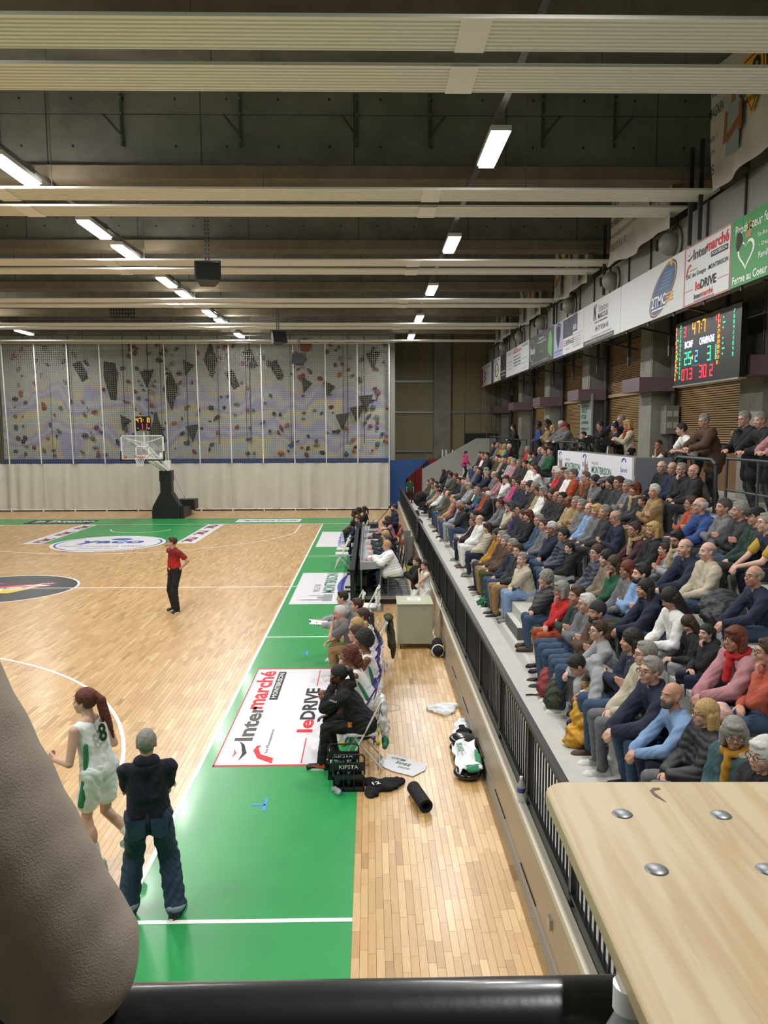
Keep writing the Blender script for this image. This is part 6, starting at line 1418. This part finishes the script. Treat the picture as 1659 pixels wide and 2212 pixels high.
# foreground arm and shoulder at the gallery rail
D=pose(hip=(-.02,0,.93),neck=(.06,0,1.47),yaw=.2,wr=[(.25,.1,1.2),(.20,-.05,1.33)],an=[(-.05,.12,.085),(-.05,-.12,.085)],epole=[(-.5,.8,-.5),(-.1,-1,-1.2)],ua=.34,fa=.33)
TK=mat('taupe knit','#93887c',.95,noise=(14,.08),bump=(500,.25))
t=hero('person in taupe sweatshirt standing close at the gallery rail, only sleeve in view',(-.60,.60,2.45),PI/2,D,LK('l','taupeknit','denim','s','n'),'hoodie',vox=.01,cvox=.008,fat=1.15,seed=3,wide=1.0,soft=True)
for c in t.children:
    if c.name.startswith('hoodie'): setm(c,TK)
# ---------------------------------------------------------------- gallery where the camera stands
gal=simple('floor_gallery',CONC,(-6,-6,2.25,8,.82,2.45))
gr2=thing('gallery_rail','thick black tube rail of the gallery right in front of the camera','railing',(0,.78,2.45))
ob('tube',MB().cyl((-5,0,.984),(6,0,.998),.045,n=40),mat('glossy black rail','#1c1d20',.3,coat=.3,bump=(40,.04)),gr2)
for x in (-3,-1.8,2.4,4): ob('post',MB().cyl((x,0,0),(x,0,.96),.02),BLK,gr2)
PINE=bpy.data.materials.new('pine board'); PINE.use_nodes=True; nt=PINE.node_tree; b_=nt.nodes['Principled BSDF']; b_.inputs['Roughness'].default_value=.5
N=nt.nodes.new; Lk=nt.links.new; tc=N('ShaderNodeTexCoord'); mp=N('ShaderNodeMapping'); mp.inputs['Rotation'].default_value=(0,0,.12); mp.inputs['Scale'].default_value=(11,.7,4); wv=N('ShaderNodeTexNoise'); wv.inputs['Scale'].default_value=2.2; wv.inputs['Distortion'].default_value=.8; wv.inputs['Detail'].default_value=4
Lk(tc.outputs['Object'],mp.inputs[0]); Lk(mp.outputs[0],wv.inputs[0]); cr=N('ShaderNodeValToRGB'); cr.color_ramp.elements[0].color=lin('#b6a584'); cr.color_ramp.elements[0].position=.44; cr.color_ramp.elements[1].position=.60; cr.color_ramp.elements[1].color=lin('#a98f69'); e_=cr.color_ramp.elements.new(.66); e_.color=lin('#ad9a78'); Lk(wv.outputs[0],cr.inputs[0]); Lk(cr.outputs[0],b_.inputs['Base Color'])
tb=thing('pine_table','varnished pine table board with rounded corners and steel bolts, right foreground','table',(.72,.78,2.45))
pts=[]; x0,x1,y0,y1,rr_=.238,1.25,.30,1.045,.035
for cx_,cy_,a0 in ((x1-rr_,y1-rr_,0),(x0+rr_,y1-rr_,90),(x0+rr_,y0+rr_,180),(x1-rr_,y0+rr_,270)):
    for k in range(7): a=math.radians(a0+15*k); pts.append((cx_+rr_*math.cos(a)-.72,cy_+rr_*math.sin(a)-.78))
top=ob('table_top',MB().prism(pts,(0,0,1.115),(1,0,0),(0,1,0),(0,0,1),.023),PINE,tb); md=top.modifiers.new('b','BEVEL'); md.width=.005; md.segments=3; md.limit_method='ANGLE'
for x,y in ((.325,.949),(.453,.946),(.325,.82),(.452,.82),(.58,.946),(.58,.82)):
    ob('bolt_head',MB().lathe([(.0,.0035),(.006,.0033),(.011,.0018),(.0135,0),(.0135,-.001)],(x-.72,y-.78,1.138),20),mat('zinc bolt','#83868a',.42,.6),tb)
ob('knot',MB().prism([(0,0),(.004,.006),(.012,.008),(.012,.012),(.003,.012),(-.004,.004),(-.003,-.012),(.004,-.025),(.007,-.03),(.004,-.018)],(.387-.72,1.01-.78,1.1385),(1,0,0),(0,1,0),(0,0,1),.0003),mat('dark knot','#5f4430',.6),tb)
tb.rotation_euler=(0,0,-.022)
ob('pedestal',MB().box(-.1,-.3,0,-.02,-.2,1.115),DKG,tb); ob('pedestal',MB().box(.3,-.3,0,.38,-.2,1.115),DKG,tb); ob('lower_shelf',MB().box(-.53,-.36,.86,.4,-.02,.88),PINE,tb)
def bottle(loc,label,h=.22,r=.032,cap='#e8e8ea',lab=None,tilt=None,group=None):
    t=thing('water_bottle',label,'bottle',loc,0,group); k=h/.22; rr=r
    ob('bottle_body',MB().lathe([(0,.002),(rr*.85,.0),(rr,.01),(rr,.03*k),(rr*.94,.04*k),(rr,.05*k),(rr*.94,.07*k),(rr,.08*k),(rr,.13*k),(rr*.85,.155*k),(rr*.45,.185*k),(.012,.195*k),(.012,.2*k)],n=20),mat('clear plastic','#dfe6ea',.06,alpha=.35,spec=.8),t)
    ob('bottle_cap',MB().cyl((0,0,.198*k),(0,0,.22*k),.0155,n=14),mat('cap '+cap,cap,.4),t)
    if lab: ob('bottle_label',MB().cyl((0,0,.085*k),(0,0,.125*k),rr*1.015,n=20,caps=False),mat('label '+lab,lab,.5),t)
    if tilt: t.rotation_euler=tilt
    return t
bb_=bottle((.242,.67,3.33),'clear bottle with white cap half hidden under the table edge',.24,.036)
bottle((1.39,6.82,.662),'clear water bottle with blue label standing on the parapet ledge',.24,.036,lab='#3a4a9c')
bottle((-.43,8.42,.035),'small clear water bottle with blue cap lying on the green paint',.2,.034,'#3a5fb0',tilt=(1.45,0,.5))
bottle((.15,11.1,.0),'clear water bottle standing on the floor beside the bench chairs',.3,.04,lab='#cfd6da')
# grey cabinet
cab=thing('rolling_cabinet','beige-grey metal cabinet on castors with a taped white label','cabinet',(.505,14.15,0))
CM=mat('beige grey metal','#a2a48d',.5,noise=(1.5,.03)); bx=ob('carcass',MB().box(0,0,.1,.66,.72,.84),CM,cab); md=bx.modifiers.new('b','BEVEL'); md.width=.01
ob('lid',MB().box(-.01,-.01,.84,.67,.73,.87),CM,cab); ob('label_sheet',MB().box(.2,.3,.8705,.45,.55,.8725),WHITE,cab); txt('VIDEO',(.23,.36,.874),(1,0,0),(0,1,0),.1,INK,cab,.18); ob('keyhole',MB().cyl((.5,-.008,.78),(.5,0,.78),.012,n=10),ALU,cab)
for x in (.06,.6):
    for y in (.07,.65): c_=ob('castor',MB().cyl((x-.012,y,.045),(x+.012,y,.045),.045,n=16),INK,cab); ob('fork',MB().box(x-.018,y-.02,.05,x+.018,y+.02,.1),ALU,c_)
# scorers' table on its low platform
pf=thing('scorers_platform','low dark platform with slotted deck under the scorers table','platform',(0,18,0))
ob('deck_frame',MB().box(-.1,0,.0,.98,8,.17),INK,pf); 
for i in range(36): ob('deck_slat',MB().box(-.09,.03+.22*i,.17,.97,.2+.22*i,.195),mat('grey deck slat','#55585b',.5,.3),pf)
ob('edge_trim',MB().box(-.12,-.03,.12,1.0,.0,.2),MIDG,pf)
tt=thing('scorers_table','long grey scorers table with steel legs and sloping front','table',(0,18,.2)); GT=mat('grey laminate','#9a9da3',.45)
ob('table_top',MB().box(-.26,0,.78,.30,7.0,.81),GT,tt); ob('apron',MB().prism([(-.26,.62),(.24,.66),(.3,.78),(-.26,.78)],(0,-.0,0),(1,0,0),(0,0,1),(0,1,0),.03),GT,tt); ob('front_panel',MB().box(-.27,0,.5,-.25,7,.95),mat('dark panel back','#1b1c20',.6),tt)
for y in (.05,2.3,4.6,6.9):
    for x,dx in ((-.22,0),(.26,-.05)): ob('leg',MB().bar((x+dx,y,0),(x,y,.78),.035,.035),GALV,tt)
for i in range(11): b=MB().cyl((-.2,.3+.6*i,.81),(-.2,.3+.6*i,.9),.006,n=6); ob('foul_marker_pin',b,RED if i%3==1 else INK,tt)
led_=thing('perimeter_board','row of black LED perimeter boards seen from behind along the green border','advertising board',(-.42,17.2,0))
for i in range(4):
    y=2.45*i; pn_=ob('board_panel',MB().box(-.04,y,.06,.04,y+2.42,.9),mat('black LED back','#17181b',.55),led_); 
    for k in range(5): ob('connector',MB().box(.04,y+.2+.45*k,.35,.07,y+.3+.45*k,.5),DKG,pn_)
    ob('foot',MB().box(-.25,y+.2,0,.3,y+.26,.05),INK,led_); ob('foot',MB().box(-.25,y+2.1,0,.3,y+2.16,.05),INK,led_)
ob('padding',MB().box(-.05,0,.9,.06,9.8,.97),mat('black foam','#101113',.9),led_)
def laptop(x,y,label):
    t=thing('laptop',label,'laptop',(x,y,1.012)); ob('keyboard_base',MB().box(-.02,-.17,0,.22,.17,.018),DKG,t); ob('screen',MB().box(-.06,-.17,.015,-.045,.17,.25),MIDG,t)
laptop(-.06,22.1,'open grey laptop before the person with headset'); laptop(-.04,23.5,'second open laptop at the far end of the scorers table')
for i,(y,lab) in enumerate(((18.6,'white score sheet before the white puffer jacket'),(19.4,'white score sheet before the dark jacket'),(20.2,'white papers before the grey-blond hair'),(21.0,'white papers before the balding official'))):
    ob('score_sheet',MB().box(-.05,y,1.011,.2,y+.3,1.017),MATS['paper'],None,lab,'paper')
ob('red_marker',MB().cyl((-.1,18.15,1.03),(-.1,18.4,1.03),.02),RED,None,'red marker cone lying at the near end of the scorers table','marker')
ob('walkie_box',MB().box(.0,24.3,1.01,.26,24.8,1.16),INK,None,'black mixing console at the far end of the scorers table','mixer')
ms=thing('microphone_stand','black microphone on a slanted boom stand at the far end of the table','microphone stand',(.2,24.4,1.16)); ob('boom',MB().cyl((0,0,0),(.42,-.1,.52),.01),INK,ms); ob('microphone',MB().cyl((.38,-.09,.5),(.5,-.1,.66),.03,.02),INK,ms)
# empty folding chairs
folding_chair((-.35,15.3,0),PI+.1,'empty white folding chair left of the other before the grey cabinet'); folding_chair((-.05,15.9,0),PI-.1,'empty white folding chair with a jersey on its back')
folding_chair((-.85,22.9,0),PI,'empty white folding chair facing the court near the Ville sticker, nearer one'); folding_chair((-.85,23.8,0),PI,'empty white folding chair facing the court, farther one')
# soft things: towels, shirts, jackets
def softmesh(name,pts,m,vox=.012,amp=.01,seed=0,flat=1.0,k=45):
    B=Blob()
    for c,r in pts: B.ell(c,r)
    return B.mesh(name,m,vox,3,wrinkle(amp,k,seed))
def soft(name,label,cat,loc,pts,m,rz=0,**k): 
    t=ob(name,softmesh(name,pts,m,**k),None,None,label,cat,loc=loc,rz=rz); return t
WC=mat('white jersey cloth','#dfe1e6',.85,bump=(200,.2)); GC=GP; BC=mat('black jersey cloth','#17181a',.9,bump=(200,.3))
soft('crumpled_jersey','crumpled white jersey with green edge on the floor near the parapet, farther one','jersey',(1.05,10.95,.0),[((0,0,.02),(.2,.17,.05)),((.12,.08,.03),(.1,.1,.05)),((-.14,.03,.02),(.1,.08,.03)),((.02,-.12,.02),(.12,.09,.035))],WC,amp=.018)
soft('crumpled_jersey','white jersey crumpled against the parapet foot, nearer one','jersey',(1.24,10.2,.0),[((0,0,.03),(.1,.2,.06)),((-.05,-.15,.02),(.1,.1,.035)),((.03,.15,.05),(.06,.08,.06))],WC,amp=.018,seed=2)
def flatshirt(loc,rz,label,m,marks,poly):
    B=MB(); n=len(poly); B.prism(poly,(0,0,.004),(1,0,0),(0,1,0),(0,0,1),.012); o=ob('shirt',B,m,None,label,'shirt',loc=loc,rz=rz)
    for s_,x,y,w,h,mm in marks: txt(s_,(x,y,.017),(1,0,0),(0,1,0),h,mm,o,w,.005)
    md=o.modifiers.new('b','BEVEL'); md.width=.005; return o
flatshirt((.36,9.08,0),-.55,'white training shirt with green lettering spread flat on the floor',WC,(('suez',-.08,.0,.2,.06,GRNI),('GRIM',-.2,.1,.2,.05,GREYI),('yaco',.0,-.1,.16,.05,GREYI)),[(-.3,.2),(-.25,.05),(-.3,-.12),(.0,-.2),(.28,-.2),(.33,.02),(.28,.16),(.0,.2),(-.15,.22)])
t=soft('tracksuit_top','black tracksuit top with white number dropped beside the drink crates','jacket',(.13,8.5,0),[((0,0,.03),(.2,.13,.05)),((-.12,-.14,.02),(.09,.13,.035)),((.15,.08,.03),(.1,.1,.04)),((-.14,.1,.03),(.09,.08,.04))],BC,amp=.014,seed=5,vox=.011)
txt('12',(.02,8.38,.09),(1,.3,0),(-.3,1,0),.07,WHITE,t,.09,.02).matrix_parent_inverse=t.matrix_world.inverted() if 0 else Matrix.Translation((-.13,-8.5,0))
# drink crates
def crate(x,y,z,label):
    t=thing('bottle_crate',label,'crate',(x,y,z)); w,d,h=.36,.24,.25
    for zz in (.0,.13): 
        b=MB(); 
        for a in ((-w/2,-d/2,-w/2+.01,d/2),(w/2-.01,-d/2,w/2,d/2),(-w/2,-d/2,w/2,-d/2+.01),(-w/2,d/2-.01,w/2,d/2)): b.box(a[0],a[1],zz+.02,a[2],a[3],zz+.055)
        ob('side_band',b,BLK,t)
    ob('crate_base',MB().box(-w/2,-d/2,0,w/2,d/2,.012),BLK,t); b=MB()
    for i in (1,2): b.box(-w/2+w/3*i-.004,-d/2,.012,-w/2+w/3*i+.004,d/2,.15)
    b.box(-w/2,-.004,.012,w/2,.004,.15); ob('dividers',b,BLK,t)
    for sx in (-1,1):
        for sy in (-1,1): ob('corner_post',MB().box(sx*(w/2-.006)-.006,sy*(d/2-.006)-.006,0,sx*(w/2-.006)+.006,sy*(d/2-.006)+.006,.19),BLK,t)
    ob('name_plate',MB().box(-w/2,-.006,.2,w/2,.006,.3),BLK,t); ob('handle',MB().tube([(-w/2,0,.15),(-w/2,0,.36),(-w/2+.03,0,.39),(w/2-.03,0,.39),(w/2,0,.36),(w/2,0,.15)],.009),BLK,t)
    txt('KIPSTA',(-.11,-.007,.225),(1,0,0),(0,0,1),.045,WHITE,t,.22,.01,ls=1)
    for i,(bx_,by_) in enumerate(((-.12,-.06),(0,-.06),(0,.06),(.12,.06))):
        ob('drink_bottle',MB().lathe([(0,0),(.033,0),(.033,.14),(.02,.16),(.02,.175),(.012,.2),(0,.2)],(bx_,by_,.014),14),mat('dark teal bottle','#16303a',.3),t)
crate(-.26,8.52,0,'black wire drinks crate nearer the camera with lettered plate'); crate(-.33,8.83,0,'black wire drinks crate standing behind the nearer one')
# foam roller
fr_=thing('foam_roller','black grooved hollow foam roller lying on the parquet','foam roller',(.53,8.12,.075)); fr_.rotation_euler=(0,0,.25)
b=MB(); nseg=48; V=[];F=[]; ny=36
for j in range(ny+1):
    for i in range(nseg):
        a=2*PI*i/nseg; r_=.075-(.006 if ((i//3+j//2)%2==0 and 1<j<ny-1) else 0)-(.003 if j%6==0 else 0); V.append((r_*math.cos(a),-.23+.46*j/ny,r_*math.sin(a)))
for j in range(ny):
    for i in range(nseg): F.append((j*nseg+i,(j+1)*nseg+i,(j+1)*nseg+(i+1)%nseg,j*nseg+(i+1)%nseg))
b.add(V,F,False); ob('grooved_foam',b,mat('black foam rubber','#1b1b1d',.8),fr_)
b=MB(); b.lathe([(.075,-.23),(.045,-.232),(.045,.232),(.075,.23)],n=32,ax='y'); ob('hollow_core',b,mat('black foam core','#0e0e0f',.9),fr_)
# balance discs with shirt
DM=mat('glossy black rubber','#141517',.22,coat=.4)
for i,(y,z,x,l) in enumerate(((8.75,.07,1.16,'glossy black balance cushion lying nearest against the parapet'),(9.12,.07,1.2,'glossy black balance cushion in the middle under the white shirt'),(9.5,.06,1.19,'glossy black balance cushion stacked lower at the far side'),(9.52,.165,1.19,'glossy black balance cushion on top of the far stack'))):
    ob('balance_cushion',MB().sph((0,0,0),.17,28,12,(1,1,.36)),DM,None,l,'cushion',loc=(x-.02,y,z-.008))
soft('drawstring_bag','small black drawstring bag behind the balance cushions','bag',(1.23,9.84,0),[((0,0,.09),(.1,.11,.09)),((-.02,.03,.17),(.05,.05,.04))],BC,amp=.01)
b=MB(); n,m_=14,16; V=[];F=[]
for j in range(m_+1):
    for i in range(n+1):
        u,v=i/n,j/m_; x=1.02+.28*u; y=8.62+.78*v; z=.15+.035*math.sin(v*PI)+.02*math.sin(u*9+v*5)+.05*math.exp(-((v-.9)/.12)**2)-.05*(u<.08)-.04*math.exp(-((v-.32)/.1)**2); V.append((x+.015*math.sin(v*14),y,z))
for j in range(m_):
    for i in range(n): F.append((j*(n+1)+i,j*(n+1)+i+1,(j+1)*(n+1)+i+1,(j+1)*(n+1)+i))
b.add(V,F,True); sh2=ob('shirt',b,WC,None,'white shirt with green lettering draped over the balance cushions','shirt'); md=sh2.modifiers.new('s','SOLIDIFY'); md.thickness=.008
txt('suez',(1.06,9.25,.205),(0,-1,0),(1,0,.15),.07,GRNI,sh2,.26,.01); ob('printed_hem',softmesh('hem',[((1.2,8.66,.15),(.11,.09,.03)),((1.29,8.95,.16),(.04,.25,.03))],GC,amp=.008),None,sh2)
# basketballs
BM=mat('orange red leather','#9c3a22',.6,bump=(300,.3)); 
for i,(x,y) in enumerate(((1.18,32.2),(1.2,30.3),(1.12,29.7),(1.15,27.5),(1.05,30.9))):
    t=ob('basketball',MB().sph((0,0,0),.12,20,14),BM,None,'basketball on the floor by the parapet, %s from the near end'%ordn[(3,1,2,0,4)[i]].replace('nearest','nearest one') if 0 else 'red and white basketball on the floor along the parapet, number %s away from the table'%('one','two','three','four','five')[(4,2,1,0,3)[i]],'ball','basketballs along the parapet',loc=(x,y,.121))
    sm_=MB().torus((0,0,0),.12,.003,24,4); sm_.torus((0,0,0),.12,.003,24,4,Matrix.Rotation(PI/2,3,'X')); ob('seam',sm_,INK,t); ob('pale_panel',MB().sph((0,0,.004),.12,16,6,(1.005,.5,1.005)),mat('pale leather','#cfc6b2',.6),t)
# green shopping bag, panels, bags by the parapet
gb=thing('shopping_bag','shiny lime green shopping bag with black jacket inside','bag',(1.1,21.5,0)); ob('bag_body',softmesh('bag',[((0,0,.16),(.24,.2,.16)),((.08,0,.2),(.16,.2,.14)),((-.1,0,.2),(.14,.2,.14))],mat('lime foil','#a7bd2c',.3),amp=.016),None,gb); ob('jacket_inside',softmesh('jk',[((.05,0,.38),(.16,.13,.1)),((.1,0,.46),(.08,.08,.08))],BC,amp=.012),None,gb); txt('AUCHAN' if 0 else 'MARCHE',(-.18,-.215,.12),(1,0,0),(0,0,1),.1,WHITE,gb,.3,.01)
for i,(x,y) in enumerate(((1.22,24.2),(1.3,23.6))): ob('folded_screen',MB().box(x-.15,y,.0,x+.06,y+.04,.95-.1*i),MIDG,None,('grey folded screen panel leaning by the parapet, farther one','white folded screen panel leaning by the parapet, nearer one')[i],'panel')
hb=thing('sports_bag','black and white sports bag on the floor behind the grey cabinet','bag',(1.22,13.75,0)); ob('bag_body',softmesh('sb',[((0,0,.12),(.12,.22,.12)),((.0,.1,.2),(.1,.12,.09))],BC,amp=.01),None,hb); ob('yellow_strap',MB().tube([(.08,-.2,.05),(.12,0,.2),(.08,.2,.1)],.012),mat('yellow ink','#cfc02a',.5),hb); ob('white_trim',MB().torus((0,-.12,.12),.11,.012,16,6,Matrix.Rotation(PI/2,3,'X')),WHITE,hb)
ob('crutch',MB().cyl((1.15,14.3,.02),(1.42,14.95,.8),.014),ALU,None,'thin grey pole leaning from the floor to the railing beside the cabinet','pole')
# jackets on the railing
soft('draped_jacket','dark jacket with beige lining hung over the railing at the far side','jacket',(1.47,22.8,.66),[((-.06,0,.45),(.05,.35,.34)),((-.02,0,.76),(.08,.3,.06)),((.06,.0,.55),(.04,.3,.22))],cloth('char'),amp=.015)
soft('draped_jersey','white green jersey hanging on the back of the nearest white chair','jersey',(.14,9.15,.45),[((.0,0,.20),(.05,.2,.22)),((.03,.02,.0),(.05,.14,.12))],WC,amp=.014); 
soft('green_jersey_hem','green patterned jersey end on the nearest white chair','jersey',(.17,9.12,.28),[((0,0,.02),(.04,.14,.09))],GC,amp=.01)
soft('olive_parka','olive parka with cream collar over the chair behind the navy sweatshirt','jacket',(.34,13.1,.0),[((0,0,.60),(.06,.22,.28)),((-.03,0,.88),(.08,.2,.06)),((.04,-.16,.42),(.05,.07,.24)),((.04,.15,.45),(.05,.07,.2))],cloth('olive'),amp=.007,k=18)
# jersey over an empty chair
soft('draped_jersey','white and green jersey over the back of the empty folding chair','jersey',(.15,15.9,.45),[((0,0,.18),(.05,.18,.2)),((.02,0,-.02),(.04,.12,.1))],WC,amp=.014,seed=3)
# pushchair
pc=thing('pushchair','black pushchair with folded hood parked on the far walkway','pushchair',(2.15,31.2,.66)); b=MB()
for x,y in ((-.25,-.28),(-.25,.28),(.35,-.28),(.35,.28)): w_=ob('wheel',MB().torus((x,y,.14 if x>0 else .1),.115 if x>0 else .075,.022,20,8,Matrix.Rotation(PI/2,3,'X')),INK,pc); ob('spokes',MB().cyl((x,y-.02,.14 if x>0 else .1),(x,y+.02,.14 if x>0 else .1),.05),DKG,w_)
for y in (-.27,.27): ob('frame',MB().tube([(-.25,y,.12),(.15,y,.6),(.55,y,1.02)],.014),BLK,pc); ob('frame',MB().tube([(.35,y,.15),(.05,y,.55)],.014),BLK,pc)
ob('handlebar',MB().cyl((.55,-.27,1.02),(.55,.27,1.02),.018),BLK,pc); ob('hood',softmesh('hood',[((-.1,0,.78),(.26,.25,.2)),((-.22,0,.65),(.18,.24,.2))],BC,amp=.008,vox=.02),None,pc); ob('seat_pod',softmesh('pod',[((-.02,0,.5),(.3,.22,.14)),((.05,0,.3),(.26,.2,.08))],cloth('char'),amp=.008,vox=.02),None,pc)
# things in the stand near the front
bp=thing('backpack','dark red backpack with black strap on the walkway before the front row','backpack',(2.27,9.6,.66)); ob('pack_body',softmesh('bp',[((0,0,.2),(.11,.14,.2)),((-.05,0,.14),(.08,.13,.12))],mat('brick red fabric','#8a3a3c',.8),amp=.008),None,bp); ob('strap',MB().tube([(-.05,.05,.02),(-.18,.1,.01),(-.26,.06,.02)],.01),INK,bp)
bp=thing('backpack','floral camouflage backpack leaning beside the dark red one','backpack',(2.27,9.15,.66)); ob('pack_body',softmesh('bp2',[((0,0,.2),(.12,.15,.2)),((0,0,.34),(.08,.1,.08)),((-.06,0,.13),(.08,.12,.11))],mat('camouflage print','#3c4234',.8,noise=(28,.9)),amp=.008),None,bp); ob('foil_packet',MB().sph((0,0,.43),.06,8,6,(.6,1,.8)),mat('foil','#c9b38a',.3,.6),bp)
soft('yellow_coat','mustard yellow padded coat spilling from the front row onto the walkway','coat',(2.46,8.15,.66),[((.08,.1,.42),(.2,.2,.1)),((-.1,.05,.28),(.14,.2,.18)),((-.16,-.02,.1),(.15,.22,.1)),((-.28,-.1,.06),(.1,.08,.06))],mat('mustard nylon','#c4901c',.5),amp=.016,vox=.014)
pg=thing('magazine','open colour magazine lying on the yellow coat','magazine',(2.5,8.25,1.17)); pg.rotation_euler=(.12,-.1,.5); ob('pages',MB().box(-.1,-.15,0,.1,.15,.012),MATS['paper'],pg)
for i in range(6): ob('photo',MB().box(-.09+.1*(i%2),-.14+.095*(i//2),.012,-.0+.1*(i%2),-.055+.095*(i//2),.0135),mat('magazine photo %d'%(i%2),('#7a2530','#4d4a55')[i%2],.5,noise=(60,.6)),pg)
TT=mat('green tartan','#2c6e3c',.9); nt=TT.node_tree; b_=nt.nodes['Principled BSDF']; tc=nt.nodes.new('ShaderNodeTexCoord'); ck=nt.nodes.new('ShaderNodeTexChecker'); ck.inputs['Scale'].default_value=14; ck.inputs[1].default_value=lin('#2f8a48'); ck.inputs[2].default_value=lin('#16243c'); nt.links.new(tc.outputs['Object'],ck.inputs[0]); nt.links.new(ck.outputs[0],b_.inputs['Base Color'])
soft('tartan_blanket','green and navy tartan blanket over the knees, trailing onto the walkway','blanket',(2.42,14.85,.66),[((.12,.05,.44),(.24,.22,.06)),((-.06,.05,.28),(.12,.24,.22)),((-.12,.0,.08),(.16,.26,.09)),((-.2,.12,.04),(.12,.16,.05))],TT,amp=.014,vox=.016)
soft('knitted_hat','pale pink knitted hat on the knees of the right-edge spectator','hat',(3.0,6.35,1.62),[((0,0,.05),(.1,.11,.08)),((0,0,.1),(.07,.08,.05))],mat('pink knit','#d8b0a8',.95,bump=(90,.9)),amp=.006)
soft('black_coat','charcoal padded coat heaped beside the cream sweater in the third row','coat',(4.1,8.75,1.86),[((0,0,.16),(.25,.3,.16)),((-.1,-.15,.12),(.2,.2,.12)),((.05,.1,.26),(.18,.18,.1))],cloth('char',.6),amp=.018,vox=.016)
soft('mustard_bag','tan leather bag on the second row bench','bag',(3.5,20.1,1.47),[((0,0,.07),(.1,.24,.07))],mat('tan leather','#b07a2c',.5),amp=.004)
# camera gear on the media balcony
tv=thing('tripod_camera','video camera on silver tripod behind the white board','camera',(5.95,19.2,2.66))
for a in (0,2.1,4.2): ob('leg',MB().cyl((0,0,1.05),(.3*math.cos(a),.3*math.sin(a),0),.018,.012),ALU,tv)
ob('camera_body',MB().box(-.18,-.08,1.08,.18,.08,1.26),INK,tv); ob('lens',MB().cyl((-.32,0,1.17),(-.18,0,1.17),.05),INK,tv)
tv=thing('tripod_camera','second video camera on dark tripod left of the silver one','camera',(5.95,20.9,2.66))
for a in (.5,2.6,4.7): ob('leg',MB().cyl((0,0,1.05),(.3*math.cos(a),.3*math.sin(a),0),.016,.012),DKG,tv)
ob('camera_body',MB().box(-.16,-.07,1.08,.16,.07,1.24),INK,tv); ob('lens',MB().cyl((-.3,0,1.16),(-.16,0,1.16),.045),INK,tv)
ob('bench',MB().box(6.3,15.0,2.66,6.7,18.2,3.08),MIDG,None,'grey bench on the gallery behind the white board','bench')
bpy.data.scenes.remove(TS)
